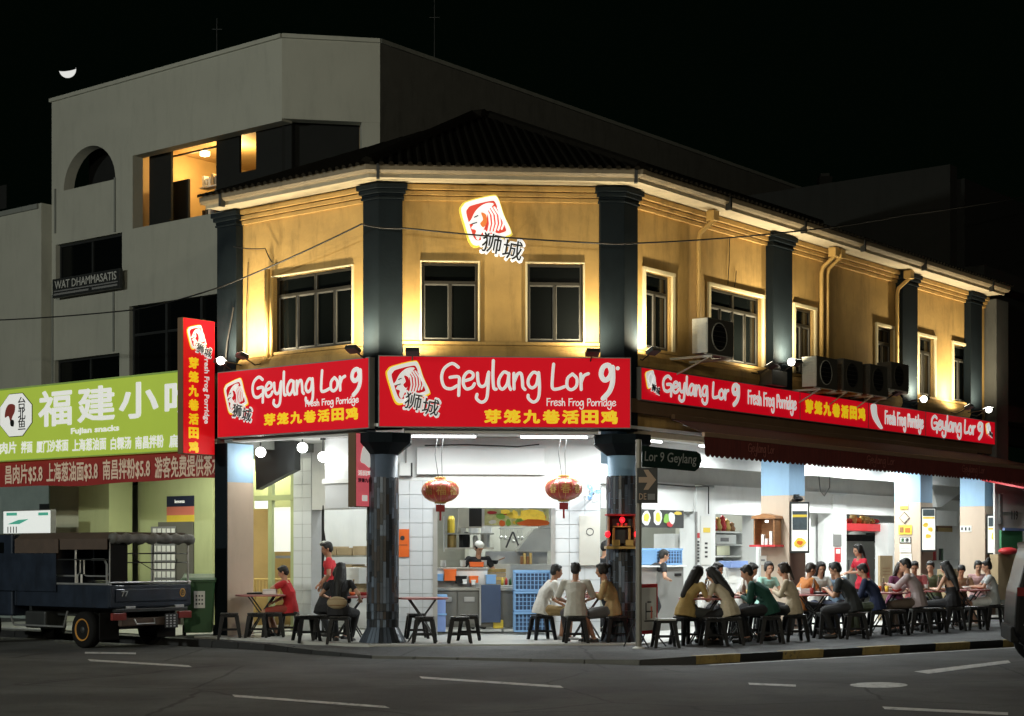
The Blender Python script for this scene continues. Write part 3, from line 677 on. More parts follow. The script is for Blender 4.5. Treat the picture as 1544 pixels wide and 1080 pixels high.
# the two round corner columns clad in upright dark tiles
def mosaic_column(pos, z_top_tiles, zcap, topmat):
    c = in_frame(W0, 'column', MB().lathe([(.245, zf), (.245, zcap)], 24, (pos.x, pos.y, 0)), topmat, smooth=False)
    for pgl in c.data.polygons: pgl.use_smooth = abs(pgl.normal.z) < .5
    # octagonal capital
    in_frame(W0, 'capital', MB().lathe([(.27, zcap-.34), (.50, zcap-.16), (.50, zcap-.002)], 8, (pos.x, pos.y, 0), a0=pi/8), X['slate'])
    nt = 32; tm = {}
    mats_ = [mat('mosaic_tile_black', (.03, .034, .04), .3, var=.3), mat('mosaic_tile_slate', (.07, .085, .11), .3, var=.3), mat('mosaic_tile_steel', (.15, .19, .25), .3, .1, var=.3), mat('mosaic_tile_brown', (.06, .05, .045), .3, var=.3), X['skyblue']]
    step = 2*pi/nt
    for k in range(nt):
        a = k*step; z = .40; facing = cos(a+pi/2)     # camera lies at -y
        if sin(a) > .55: continue
        while z < z_top_tiles-.02:
            h = random.choice((.18, .26, .34, .42)) if z > .75 else .13
            h = min(h, z_top_tiles-z)
            mi = random.choices(range(4), (4, 4, 3, 1.2))[0]
            key = (round(h, 2), mi)
            if key not in tm:
                hw = .25*math.tan(step/2)*.94
                tm[key] = MB().box(.243, .262, -hw, hw, .003, h-.003).mesh('tile'); tm[key].materials.append(mats_[mi])
            o = in_frame(W0, 'tile', tm[key], mats_[mi], parent=c)
            o.matrix_basis = o.matrix_basis @ Matrix.Translation((pos.x, pos.y, z)) @ Matrix.Rotation(a, 4, 'Z') @ Matrix.Translation((random.uniform(-.004, .004), 0, 0))
            z += h
        # flared foot of long tiles
        mi = random.choice((0, 1, 2, 2)); key = ('f', mi)
        if key not in tm:
            hw = .25*math.tan(step/2)*.9; b = .38*math.tan(step/2)*.9
            q = MB().add([(.243, -hw, .25), (.243, hw, .25), (.37, b, .0), (.37, -b, .0), (.262, -hw, .252), (.262, hw, .252), (.39, b, .004), (.39, -b, .004)], [(0,1,2,3),(4,7,6,5),(0,4,5,1),(1,5,6,2),(2,6,7,3),(3,7,4,0)])
            tm[key] = q.mesh('tile'); tm[key].materials.append(mats_[mi])
        o = in_frame(W0, 'tile', tm[key], mats_[mi], parent=c)
        o.matrix_basis = o.matrix_basis @ Matrix.Translation((pos.x, pos.y, zf)) @ Matrix.Rotation(a, 4, 'Z')
    return c
mosaic_column(PD(577, 27.15), PD(0, 27.1).z+CZ+(HY-720)*27.1/F, ZC-.1, mat('lit_slate_paint', (.11, .15, .21), .5, var=.1))  # slate paint made paler, the light on it put into the colour
mosaic_column(PD(938, 27.5), CZ+(HY-718)*27.5/F, ZC-.1, X['skyblue'])
# drain pipes on the yellow walls
def pipe(fr, px_, y, pts_z, m=X['pipe'], r=.05):
    x = fr.fx(px_, y); in_frame(fr, 'drain_pipe', MB().tube([(x, y, z) for z in pts_z], r, 8), m, smooth=True)
def drain(px_, r=.042, jog=.1, m=None):
    x = R.fx(px_, -.08)
    in_frame(R, 'drain_pipe', MB().tube([(x+.12, -.30, 7.60), (x+.12, -.30, 7.42), (x, -.12, 7.22), (x, -.09, 7.1), (x, -.09, 4.75)], r, 8), m or X['pipe'], smooth=True)
    in_frame(R, 'pipe_hopper', MB().box(x+.03, x+.21, -.38, -.22, 7.42, 7.60), X['pipe'], bev=.01)
drain(1053); drain(1238); drain(1247, .036); drain(1352)
xl_ = L.fx(403, -.08)
in_frame(L, 'drain_pipe', MB().tube([(xl_, -.08, 6.5), (xl_, -.08, 4.75)], .05, 8), X['pipe'], smooth=True)
in_frame(L, 'drain_pipe', MB().tube([(xl_+.1, -.07, 6.35), (xl_+.1, -.07, 4.9)], .035, 8), X['pipe'], smooth=True)
in_frame(L, 'conduit', MB().tube([(L.fx(352, -.2), -.2, 5.9), (L.fx(345, -.2), -.24, 5.3), (L.fx(340, -.22), -.26, 4.7)], .015, 6), X['cable'])

for fr, a, z0_, z1_, y_ in ((R, 1096, 6.45, 7.3, -.02), (L, 372, 5.0, 6.7, -.02), (R, 1106, 6.45, 6.75, -.02)):
    x = fr.fx(a, 0); in_frame(fr, 'thin_wire', MB().tube([(x, y_, z0_), (x+.03, y_-.01, (z0_+z1_)/2), (x+.06, y_, z1_)], .008, 5), X['cable'])
# ------------------------------------------------------------ lit signs
STR = {   # hand-lettered strokes, x to the right, baseline 0, cap height 1
'G': [[(.78,.86),(.5,1.0),(.15,.8),(.03,.45),(.15,.08),(.45,-.0),(.72,.12)],[(.42,.45),(.8,.47),(.82,.2),(.8,-.25)]],
'e': [[(.12,.32),(.45,.42),(.5,.6),(.3,.68),(.1,.5),(.06,.2),(.2,.0),(.45,.06),(.56,.2)]],
'y': [[(.04,.62),(.08,.25),(.22,.1),(.42,.2),(.52,.6)],[(.55,.66),(.52,.1),(.45,-.38),(.22,-.52),(.0,-.38),(.02,-.22)]],
'l': [[(.1,1.12),(.08,.5),(.12,.05),(.22,.0)]],
'a': [[(.5,.6),(.28,.68),(.06,.4),(.06,.12),(.22,.0),(.42,.2),(.5,.55)],[(.5,.62),(.5,.2),(.58,.0)]],
'n': [[(.05,.62),(.06,.02)],[(.07,.3),(.22,.6),(.38,.62),(.44,.35),(.46,.1),(.55,.0)]],
'g': [[(.5,.6),(.28,.68),(.06,.42),(.06,.18),(.22,.06),(.42,.2),(.5,.55)],[(.52,.66),(.56,.1),(.5,-.35),(.28,-.5),(.06,-.36),(.04,-.24)]],
'L': [[(.1,1.0),(.05,.5),(.05,.06),(.3,.03),(.6,.12)]],
'o': [[(.3,.62),(.08,.45),(.06,.12),(.25,.0),(.48,.15),(.5,.45),(.3,.62)]],
'r': [[(.08,.62),(.1,.02)],[(.1,.3),(.22,.55),(.42,.64)]],
'9': [[(.52,.72),(.4,.98),(.15,.92),(.05,.65),(.2,.45),(.42,.55),(.54,.8)],[(.56,.9),(.56,.4),(.42,.05),(.15,-.2)]],
'F': [[(.08,1.0),(.08,.0)],[(.08,.96),(.55,1.0)],[(.08,.55),(.42,.57)]],
's': [[(.42,.58),(.2,.66),(.08,.5),(.3,.34),(.42,.16),(.25,.0),(.04,.08)]],
'h': [[(.08,1.05),(.08,.0)],[(.08,.3),(.25,.6),(.42,.5),(.46,.0)]],
'P': [[(.1,.98),(.1,.0)],[(.1,.95),(.42,1.0),(.55,.75),(.4,.5),(.12,.46)]],
'i': [[(.08,.6),(.08,.0)],[(.08,.84),(.08,.87)]],
'd': [[(.45,.6),(.22,.62),(.06,.35),(.1,.05),(.3,.0),(.48,.25)],[(.52,1.05),(.5,.3),(.56,.0)]],
}
ADV = {'G': .95, 'e': .66, 'y': .66, 'l': .3, 'a': .68, 'n': .66, 'g': .68, 'L': .66, 'o': .6, 'r': .48, '9': .7, 'F': .6, 's': .52, 'h': .6, 'P': .62, 'i': .24, 'd': .66, ' ': .42}
def catmull(p, n=4):
    p = [Vector((a, b)) for a, b in p]
    if len(p) < 3: return p
    q = [p[0]]
    for i in range(len(p)-1):
        p0, p1, p2, p3 = p[max(i-1, 0)], p[i], p[i+1], p[min(i+2, len(p)-1)]
        for k in range(1, n+1):
            t = k/n; q.append(.5*((2*p1)+(-p0+p2)*t+(2*p0-5*p1+4*p2-p3)*t*t+(-p0+3*p1-3*p2+p3)*t**3))
    return q
def hand_text(txt, width, height, wt, m, parent, x, y, z, slant=0.0, letter_parts=True, name='letter'):
    """lettering of rounded strokes; x,z = left end of the baseline"""
    tot = sum(ADV[c] for c in txt); sx = width/tot; cur = 0; allb = MB()
    for c in txt:
        if c in STR:
            mb = MB() if letter_parts else allb
            for st in STR[c]:
                pts = [((cur+px_)*sx+slant*pz*height, 0 if True else 0, pz*height) for px_, pz in catmull(st)]
                ww = wt*(1.5 if c == '9' else 1)
                mb.tube(pts, ww, 6, sy=.25, round_=True)
            if letter_parts: obj(name, mb, m, parent, loc=(x, y, z))
        cur += ADV[c]
    if not letter_parts: obj(name, allb, m, parent, loc=(x, y, z))
def smoothpoly(p, n=4):
    p = [Vector(a) for a in p]; q = []
    for i in range(len(p)):
        p0, p1, p2, p3 = p[i-1], p[i], p[(i+1) % len(p)], p[(i+2) % len(p)]
        for k in range(n):
            t = k/n; q.append(tuple(.5*((2*p1)+(-p0+p2)*t+(2*p0-5*p1+4*p2-p3)*t*t+(-p0+3*p1-3*p2+p3)*t**3)))
    return q
SQ = [(-.46,.30),(-.36,.38),(.10,.50),(.24,.46),(.36,.12),(.50,-.18),(.46,-.28),(.02,-.40),(-.16,-.50),(-.30,-.44),(-.42,-.1),(-.50,.2)]
LOGO_FACE = [(-.30,.02),(-.22,.18),(-.10,.30),(.04,.36),(.16,.34),(.05,.22),(.02,.05),(-.02,-.12),(-.10,-.28),(-.16,-.40),(-.22,-.30),(-.20,-.20),(-.30,-.16),(-.26,-.08),(-.36,-.06)]
def logo(parent, x, y, z, s, wall=False, simple=False, tilt=0):
    """square badge with a lion head in profile, calligraphy below right"""
    W_, Rd, Or, Ye = (X['logow'], X['logor'], X['logoo'], X['logoy']) if wall else (X['signw'], X['redr'], X['redr'], X['signy'])
    k = 1.0
    def P(poly, sc_=1, dx=0, dz=0): return [(x+(a*sc_+dx)*s, z+(b*sc_+dz)*s) for a, b in poly]
    sq = smoothpoly(SQ, 4)
    obj('badge_edge', MB().plate(P(sq, 1.07, -.01, -.01), y, y+.02), Ye, parent)
    obj('badge_frame', MB().plate(P(sq), y-.008, y+.012), W_, parent)
    if not simple:
        obj('badge_field', MB().plate(P(sq, .80), y-.014, y), Rd, parent)
    obj('lion_head', MB().plate(P(smoothpoly(LOGO_FACE, 3)), y-.02, y-.002), W_, parent)
    mb = MB()
    for i in range(5):
        a = .06+i*.07
        pts = [(x+(a-.10+i*.0)*s, y-.022, z+(.30-.01*i)*s), (x+(a-.0)*s, y-.022, z+(.12)*s), (x+(a+.02)*s, y-.022, z+(-.06)*s), (x+(a-.02)*s, y-.022, z+(-.24+.02*i)*s)]
        mb.tube([Vector(p) for p in pts], .022*s, 6, sy=.3, round_=True)
    obj('mane', mb, W_, parent)
    if not simple:
        obj('cheek', MB().plate(P(smoothpoly([(-.10,.16),(.0,.12),(.02,-.02),(-.05,-.14),(-.12,-.06),(-.06,.02)], 3)), y-.026, y-.004), Or, parent)
        mb = MB().tube([(x-.24*s, y-.028, z+.06*s), (x-.16*s, y-.028, z+.10*s)], .012*s, 5).tube([(x-.30*s, y-.028, z-.08*s), (x-.18*s, y-.028, z-.04*s)], .012*s, 5)
        obj('lion_eye', mb, X['signk'], parent)
    # calligraphy 狮城 with a white outline
    for i, ch in enumerate('狮城'):
        xx = x+(.12+i*.42)*s; zz = z+(-.46-i*.13)*s
        text(ch, .5*s, W_, parent, xx, y-.024, zz, bold=.022*s, height=.50*s, width=.50*s, name='calligraphy_outline', tilt=radians(10))
        text(ch, .5*s, X['signk'], parent, xx, y-.034, zz, bold=.004*s, height=.40*s, width=.40*s, name='calligraphy', tilt=radians(10))
def lit_box(name, label, fr, a, b, y, zt_, zb_, depth, m, xa=None, xb=None):
    x0 = fr.fx(a, y) if xa is None else xa; x1 = fr.fx(b, y) if xb is None else xb
    t = fthing(name, label, 'sign', fr, x0, y, zb_)
    w_, h_ = x1-x0, zt_-zb_
    obj('sign_box', MB().box(-.006, w_+.006, .004, depth, -.006, h_+.006), X['grey'], t, bev=.004)
    obj('sign_face', MB().box(.012, w_-.012, -.004, .002, .012, h_-.012), m, t)
    return t, w_, h_
CH = '芽笼九巷活田鸡'
def chrow(txt, t, x0, x1, zc, h, m=None, bold=.012, y=-.012):
    n = len(txt); st = (x1-x0)/n
    for i, c in enumerate(txt): text(c, h, m or X['signy'], t, x0+st*(i+.5), y, zc, bold=bold, width=st*.88, height=h, name='character')
# centre
ys = -.32
t, w_, h_ = lit_box('sign_board', 'wide red signboard with lion badge over the central kitchen front', M, 571, 951, ys, M.z(538, 1.9, ys), M.z(645, 1.9, ys), .14, X['red'])
k = w_/380
logo(t, 44*k, -.014, h_-40*k, 62*k)
hand_text('Geylang Lor ', 238*k, 38*k, 2.7*k, X['signw'], t, 93*k, -.014, h_-49*k)
hand_text('9', 24*k, 42*k, 2.9*k, X['signw'], t, 333*k, -.014, h_-53*k)
obj('trademark_dot', MB().plate([(360*k+3*k*cos(a), h_-16*k+3*k*sin(a)) for a in [pi*i/6 for i in range(12)]], -.016, -.006), X['signw'], t)
hand_text('Fresh Frog Porridge', 106*k, 10.5*k, .85*k, X['signw'], t, 252*k, -.014, h_-73*k, letter_parts=True)
chrow(CH, t, 156*k, 362*k, h_-90*k, 21*k, bold=.012)
# left
ys = -.30
t, w_, h_ = lit_box('sign_board', 'slanting red signboard on the left wing, under the wide window of the yellow wall', L, 328, 556, ys, L.z(562, L.fx(328, ys), ys), L.z(660.5, L.fx(328, ys), ys), .14, X['red'])
k = w_/230; kv = h_/99
logo(t, 31*k, -.014, h_-38*kv, 50*kv)
hand_text('Geylang Lor ', 150*k, 30*kv, 2.6*kv, X['signw'], t, 57*k, -.014, h_-43*kv)
hand_text('9', 16*k, 30*kv, 2.4*kv, X['signw'], t, 206*k, -.014, h_-45*kv)
hand_text('Fresh Frog Porridge', 78*k, 8.5*kv, .9*kv, X['signw'], t, 139*k, -.014, h_-62*kv)
chrow(CH, t, 74*k, 217*k, h_-77*kv, 18*kv, bold=.011)
# right wing: four panels in a row
ys = -.26
R_SEG = [(967, 1206), (1206.6, 1309), (1309.6, 1395.5), (1396.2, 1500)]
RLAB = ['first red signboard on the right wing, with lion badge, nearest the corner', 'short red signboard with only yellow Chinese characters on the right wing', 'darker red signboard with white blot and small handwriting, third on the right wing', 'last red signboard at the far right end, lion badge after the lettering']
zt_, zb_ = 4.68, 4.14
for i, ((a, b), lb) in enumerate(zip(R_SEG, RLAB)):
    t, w_, h_ = lit_box('sign_board', lb, R, a, b, ys, zt_+.02*i*0, zb_, .12, X['redr'] if i == 2 else X['red'])
    if i == 0:
        logo(t, .26, -.014, h_*.66, h_*.56, simple=True)
        hand_text('Geylang Lor ', 2.25, h_*.48, .032, X['signw'], t, .62, -.014, h_*.36); hand_text('9', .26, h_*.55, .032, X['signw'], t, 2.86, -.014, h_*.34)
        hand_text('Fresh Frog Porridge', w_-3.55, h_*.42, .022, X['signw'], t, 3.4, -.014, h_*.34)
    elif i == 1: chrow(CH, t, .15, w_-.12, h_*.52, h_*.5, bold=.022)
    elif i == 2:
        obj('white_blot', MB().plate(smoothpoly([(.08, h_*.9), (.32, h_*.95), (.36, h_*.6), (.5, h_*.3), (.62, h_*.1), (.5, h_*.06), (.3, h_*.25), (.14, h_*.5)], 3), -.016, -.006), X['signw'], t)
        hand_text('Fresh Frog Porridge', w_-.85, h_*.46, .028, X['signw'], t, .72, -.014, h_*.3)
    else:
        hand_text('Geylang Lor ', w_-1.25, h_*.52, .036, X['signw'], t, .25, -.014, h_*.34); hand_text('9', .3, h_*.55, .034, X['signw'], t, w_-1.0, -.014, h_*.3)
        logo(t, w_-.42, -.014, h_*.68, h_*.48, simple=True)
# big lit badge on the yellow wall
z0 = M.z(332, 1.6, -.3); x0 = M.fx(733, -.3)
t = fthing('wall_logo', 'glowing lion badge with black calligraphy mounted high between the two central windows', 'sign', M, x0, -.24, z0)
logo(t, 0, 0, 0, .80, wall=True)
mb = MB().tube([(-.2, .02, 0), (-.2, .24, 0)], .015, 6).tube([(.15, .02, .1), (.15, .24, .1)], .015, 6).tube([(.3, .02, -.4), (.3, .24, -.4)], .015, 6)
obj('bracket', mb, X['dark'], t)
# blade signs hanging out from the left wing
def blade(name, label, fr, x, y0, y1, z0, z1, th, m, side=1):
    t = fthing(name, label, 'sign', fr, x, y0, z0)
    ln = y0-y1
    obj('sign_box', MB().box(-th, 0, -ln, 0, 0, z1-z0), X['brownb'], t, bev=.005)
    # face frame: a sub frame whose x runs along -y of the wing => face towards +x
    obj('sign_face', MB().box(.001, .006, -ln+.012, -.012, .012, z1-z0-.012), m, t)
    return t, ln, z1-z0
t, ln, h_ = blade('blade_sign', 'tall narrow red sign standing out from the left end of the yellow building', L, L.fx(324, -.1), -.1, -.83, L.z(685, LL, -.5), L.z(480, LL, -.5), .14, mat('crimson_sign_face', (.45, .006, .012), .5, var=.1, spec=.2, emit=(1, .008, .012), es=.42))
hub = bpy.data.objects.new('x', None); COL.objects.link(hub)
def on_blade(t, fn, ln):
    """run fn with a fake parent so that x,z layouts land on the +x face"""
    before = set(o.name for o in t.children)
    fn()
    for o in t.children:
        if o.name not in before:
            mloc = Matrix.Translation(o.location) @ o.rotation_euler.to_matrix().to_4x4()
            o.matrix_basis = Matrix.Translation((.008, -ln, 0)) @ Matrix.Rotation(radians(90), 4, 'Z') @ mloc
bpy.data.objects.remove(hub)
def f1():
    logo(t, ln*.42, -.004, h_-.32, .42, simple=False)
    for i, c in enumerate(CH): text(c, .2, X['signy'], t, ln*.32, -.006, h_-.78-i*.245, bold=.012, width=.23, height=.2, name='character')
    tm = text_mesh('Fresh Frog Porridge', .15, .004)
    o = obj('lettering', tm, X['signw'], t, loc=(ln*.72, -.006, h_-1.22)); o.rotation_euler = (0, radians(90), 0); o.scale = (1.02, 1, 1)
on_blade(t, f1, ln)
t, ln, h_ = blade('blade_sign', 'small faded pink hanging sign beside the left mosaic column, under the slanting signboard', L, L.fx(562, -.05), -.05, -.45, L.z(765, -.3, -.2), L.z(654, -.3, -.2), .17, X['pink'])
def f2():
    obj('print', MB().plate(smoothpoly([(.1, h_-.45), (.18, h_-.2), (.3, h_-.3), (.32, h_-.55), (.2, h_-.5)], 3), -.012, -.002), X['menuw'], t)
    text('活田鸡', .12, X['menuw'], t, ln*.5, -.006, h_*.46, bold=.004, width=ln*.8, height=.09, name='lettering')
    text('OPEN', .12, X['navy'], t, ln*.5, -.006, h_*.36, bold=.004, width=ln*.7, height=.08, name='lettering') if 0 else text('芽笼九巷', .1, X['navy'], t, ln*.5, -.006, h_*.36, bold=.004, width=ln*.8, height=.07, name='lettering')
    obj('print', MB().box(ln*.35, ln*.65, -.008, -.002, h_*.08, h_*.16), X['menuw'], t)
on_blade(t, f2, ln)
# ------------------------------------------------------------ awning along the right wing
aw = fthing('awning', 'long dark maroon canvas awning with scalloped valance along the right wing', 'awning', R, 0, 0, 0)
xa_, xb_ = -.28, 14.2; dO = 1.8; xw_ = R.fx(1012, -.2)
obj('canvas', MB().add([(xw_, -.20, 3.90), (xb_, -.20, 3.90), (xb_, -dO, 3.50), (xa_, -dO, 3.50), (xw_, -.20, 3.885), (xb_, -.20, 3.885), (xb_, -dO, 3.485), (xa_, -dO, 3.485)], [(0,3,2,1),(4,5,6,7),(0,1,5,4),(1,2,6,5),(2,3,7,6),(3,0,4,7)]), X['maroon'], aw)
obj('roller_case', MB().box(xw_, xb_-.3, -.27, -.195, 3.86, 3.97), X['brownb'], aw, bev=.015)
obj('front_rail', MB().box(xa_-.02, xb_+.02, -dO-.05, -dO+.01, 3.43, 3.505), mat('awning_rail', (.36, .23, .15), .4, .2), aw, bev=.012)  # light caught by the rail put into a paler colour
mb = MB(); n = int((xb_-xa_)/.15); st = (xb_-xa_)/n; vs = []; fs = []
for i in range(n):
    x = xa_+i*st
    for k in range(6):
        t0, t1 = k/6, (k+1)/6; d0, d1 = .045*sin(pi*t0), .045*sin(pi*t1); f0 = .012*sin((x+t0*st)*9); f1_ = .012*sin((x+t1*st)*9)
        a0, a1 = x+t0*st, x+t1*st
        mb.add([(a0, -dO-.03, 3.43), (a1, -dO-.03, 3.43), (a1, -dO-.035+f1_, 3.16-d1), (a0, -dO-.035+f0, 3.16-d0)], [(3, 2, 1, 0)])
        mb.add([(a0, -dO-.022, 3.43), (a1, -dO-.022, 3.43), (a1, -dO-.027+f1_, 3.16-d1), (a0, -dO-.027+f0, 3.16-d0)], [(0, 1, 2, 3)])
obj('valance', mb, X['valance'], aw)
fw = mat('faded_awning_print', (.30, .10, .08), .8, var=.2)
hand_text('Geylang Lor ', .9, .13, .010, fw, aw, 1.0, -dO-.062, 3.26, letter_parts=False, name='printed_lettering')
hand_text('Geylang Lor ', 1.2, .13, .010, fw, aw, 5.2, -dO-.062, 3.26, letter_parts=False, name='printed_lettering')
hand_text('Geylang Lor ', 1.2, .13, .010, fw, aw, 9.4, -dO-.062, 3.26, letter_parts=False, name='printed_lettering')
for x in (1.6, 4.6, 8.6, 12.4):
    obj('folding_arm', MB().tube([(x, -.22, 3.82), (x+.55, -1.0, 3.62), (x+.1, -1.75, 3.46)], .025, 6), X['alu'], aw)
# ------------------------------------------------------------ the tall rendered building behind and to the left
S5 = 5.0
TP = L.sub(0, S5)                      # its left face, parallel to the left wing
xP = TP.fx(425, 0); Pp = TP.w(xP, 0)
TQ = Frame(Pp.x, Pp.y, 10.0); xQ = TQ.fx(573, 0); Qp = TQ.w(xQ, 0)
TR = Frame(Qp.x, Qp.y, 51.3)
HT = 12.7
tall = thing('apartment_building', 'tall pale rendered block with an arched opening and lit top floor, behind the yellow building', 'building', (Pp.x, Pp.y, 0))
PM[tall.name] = Matrix.Translation((Pp.x, Pp.y, 0))
def tf(fr, name, mb, m, **k): return in_frame(fr, name, mb, m, parent=k.pop('parent', tall), **k)
x78 = TP.fx(78)
def tz(py, px): return TP.z(py, TP.fx(px), 0)
def thole(a, b, t_, bt, mid=None): m_ = (a+b)/2; return (TP.fx(a), TP.fx(b), tz(bt, m_), tz(t_, m_))
zbot, ztop = tz(345, 200), tz(235, 200)
holes = [(TP.fx(200), xP, zbot, ztop), thole(84, 184, 360, 431), thole(82, 180, 538, 620), (TP.fx(195), xP-.3, 3.2, tz(462, 197))]
ax0, ax1, az0 = TP.fx(96), TP.fx(174), tz(281, 96+30)
az1 = tz(219, 140)
holes.append((ax0, ax1, az0, az1+.02))
tf(TP, 'front_wall', wall_holes(x78, xP, 0, HT, 0, .3, holes), X['concrete'])
# arch infill
cxa, ra = (ax0+ax1)/2, (ax1-ax0)/2; ha = az1-az0
for sg in (-1, 1):
    poly = [(cxa+sg*ra*cos(a), az0+ha*sin(a)) for a in [pi/2*i/10 for i in range(11)]]+[(cxa+sg*ra, az1+.02)]
    poly = [(cxa+sg*ra, az0), ]+[(cxa+sg*ra*cos(a), az0+ha*sin(a)) for a in [pi/2*i/10 for i in range(1, 11)]]+[(cxa, az1+.02), (cxa+sg*ra, az1+.02)]
    tf(TP, 'arch_spandrel', MB().plate(poly, .0015, .3), X['concrete'])
tf(TP, 'recess_wall', MB().box(ax0-.2, ax1+.2, .9, .95, az0-.3, az1+.3), X['wallin'])
for h in holes[1:3]:
    a, b, c, d = h; fb = MB(); t_ = .05
    fb.box(a, a+t_, .12, .2, c, d); fb.box(b-t_, b, .12, .2, c, d); fb.box(a+t_, b-t_, .12, .2, d-t_, d); fb.box(a+t_, b-t_, .12, .2, c, c+t_); fb.box((a+b)/2-.03, (a+b)/2+.03, .125, .195, c+t_, d-t_)
    w_ = tf(TP, 'window', fb, X['dark'])
    in_frame(TP, 'pane', MB().box(a+t_, (a+b)/2-.03, .15, .156, c+t_, d-t_), X['pane'], parent=w_)
    in_frame(TP, 'pane', MB().box((a+b)/2+.03, b-t_, .15, .156, c+t_, d-t_), X['pane'], parent=w_)
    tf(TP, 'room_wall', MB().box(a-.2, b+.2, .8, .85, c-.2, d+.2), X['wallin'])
    tf(TP, 'curtain', MB().box(a+.12, a+.55, .22, .26, c+.02, d-.1), X['inkg'])
a, b, c, d = holes[3]
fb = MB(); fb.box(a, a+.06, .1, .2, c, d); 
for k in range(1, 4): x = a+(b-a)*k/4; fb.box(x-.04, x+.04, .1, .2, c, d)
fb.box(a, b, .11, .19, d-.7, d-.64)
w_ = tf(TP, 'window', fb, X['dark']); in_frame(TP, 'pane', MB().box(a, b, .15, .156, c, d), X['pane'], parent=w_)
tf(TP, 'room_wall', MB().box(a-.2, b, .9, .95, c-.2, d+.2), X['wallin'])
# shallow vertical joints on the wall
for px_, t_, bt in ((84, 285, 352), (174, 268, 350), (172, 440, 530), (80, 445, 690)):
    x = TP.fx(px_); tf(TP, 'wall_joint', MB().box(x-.025, x+.025, -.03, -.001, tz(bt, px_), tz(t_, px_)), X['concrete2'])
# chamfer and right face
zc_ = TQ.z(182, xQ/2, 0)
tf(TQ, 'front_wall', MB().box(0, xQ, 0, .3, zc_, HT), X['concrete'])
tf(TQ, 'corner_post', MB().box(xQ-.40, xQ-.001, .0, .6, 0, zc_-.003), X['concrete'])
tf(TR, 'side_wall', MB().box(0.002, 22, 0, .3, 7.0, HT), mat('shaded_render', (.10, .10, .09), .85, var=.15, dirt=.3))  # shade of this side face put into a darker render colour
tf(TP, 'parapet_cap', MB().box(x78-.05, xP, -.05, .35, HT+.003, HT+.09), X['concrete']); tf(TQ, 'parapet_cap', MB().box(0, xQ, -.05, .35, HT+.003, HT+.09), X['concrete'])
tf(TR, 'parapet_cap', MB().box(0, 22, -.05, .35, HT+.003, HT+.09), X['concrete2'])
# lit terrace room behind the opening
zr0, zr1 = zbot-.1, ztop+.35
tf(TP, 'terrace_floor', MB().box(TP.fx(200)-.3, xP-.02, .31, 7, zr0-.1, zr0), X['wallin'])
tf(TP, 'terrace_ceiling', MB().box(TP.fx(200)-.3, xP-.02, .31, 7, zr1, zr1+.1), X['warm'])
tf(TP, 'room_wall', MB().box(TP.fx(200)-.3, TP.fx(200)-.2, .31, 7, zr0, zr1), X['warm'])
tf(TP, 'room_wall', MB().box(TP.fx(200)-.2, xP-.02, 4.5, 4.6, zr0, zr1), X['warm'])
tf(TP, 'dark_panel', MB().box(TP.fx(225, .5), TP.fx(258, .5), .5, .56, zr0, zr1), X['wallin'])
tf(TP, 'dark_panel', MB().box(TP.fx(257, 1.0), TP.fx(284, 1.0), 1.0, 1.06, zr0, tz(250, 270)), X['wallin'])
tf(TP, 'dark_panel', MB().box(TP.fx(326, .4), TP.fx(361, .4), .4, .46, zr0, zr1), X['wallin'])
tf(TP, 'dark_panel', MB().box(TP.fx(386, .4), xP-.12, .4, .46, zr0, zr1), X['wallin'])
tf(TP, 'dark_panel', MB().box(TP.fx(361, .4), TP.fx(386, .4), .4, .46, zr0, tz(249, 372)), X['wallin'])
tf(TP, 'light_track', MB().box(TP.fx(259, 1.2), TP.fx(326, 1.2), 1.2, 1.24, zr1-.16, zr1-.12), X['dark'])
x_ = TP.fx(308, 1.2); zz = TP.z(232, x_, 1.2)
tf(TP, 'spot_lamp', MB().box(x_-.09, x_+.09, 1.14, 1.3, zz-.05, zz+.06), mat('warm_lamp', (.9, .8, .5), .5, emit=(1, .8, .45), es=6), bev=.01)
tf(TP, 'lamp_stem', MB().tube([(x_, 1.22, zz+.06), (x_, 1.22, zr1-.12)], .012, 6), X['dark'])
lp = TP.w(x_+.5, 1.8, zz-.1); light('POINT', 'terrace_light', lp, 130, (1, .68, .28), .08)
lp = TP.w(TP.fx(213), 1.6, zr1-.5); light('POINT', 'terrace_light', lp, 26, (1, .62, .25), .08)
tf(TQ, 'dark_panel', MB().box(.02, xQ-.41, .5, .56, 6.5, zc_+.4), X['wallin'])  # added near-black sheet gives the shade inside the corner opening
# clutter on the terrace: books and pots
random.seed(3)
shf = fthing('book_shelf', 'small lit shelf with books on the top floor terrace, beside the warm wall', 'shelf', TP, TP.fx(316, 1.6), 1.6, TP.z(330, TP.fx(316, 1.6), 1.6))
for k in range(3):
    obj('shelf_board', MB().box(-.35, .35, 0, .25, k*.38, k*.38+.03), X['paper'], shf)
    for j in range(5):
        hh = random.uniform(.18, .3); xx = -.3+j*.11; obj('book', MB().box(xx, xx+.07, .03, .2, k*.38+.031, k*.38+.031+hh), random.choice((X['paper'], X['brownb'], X['card'], X['inkg'])), shf)
pt = fthing('potted_plant', 'small dry potted plant on the lit terrace, low in the opening', 'plant', TP, TP.fx(276, 1.6), 1.4, zr0)
zb0 = TP.z(330, TP.fx(276, 1.4), 1.4)-zr0
obj('stand', MB().box(-.15, .15, -.15, .15, 0, max(.1, zb0-.3)), X['dark'], pt)
obj('pot', MB().lathe([(.10, max(.1, zb0-.3)), (.15, zb0)], 12), X['card'], pt)
mb = MB()
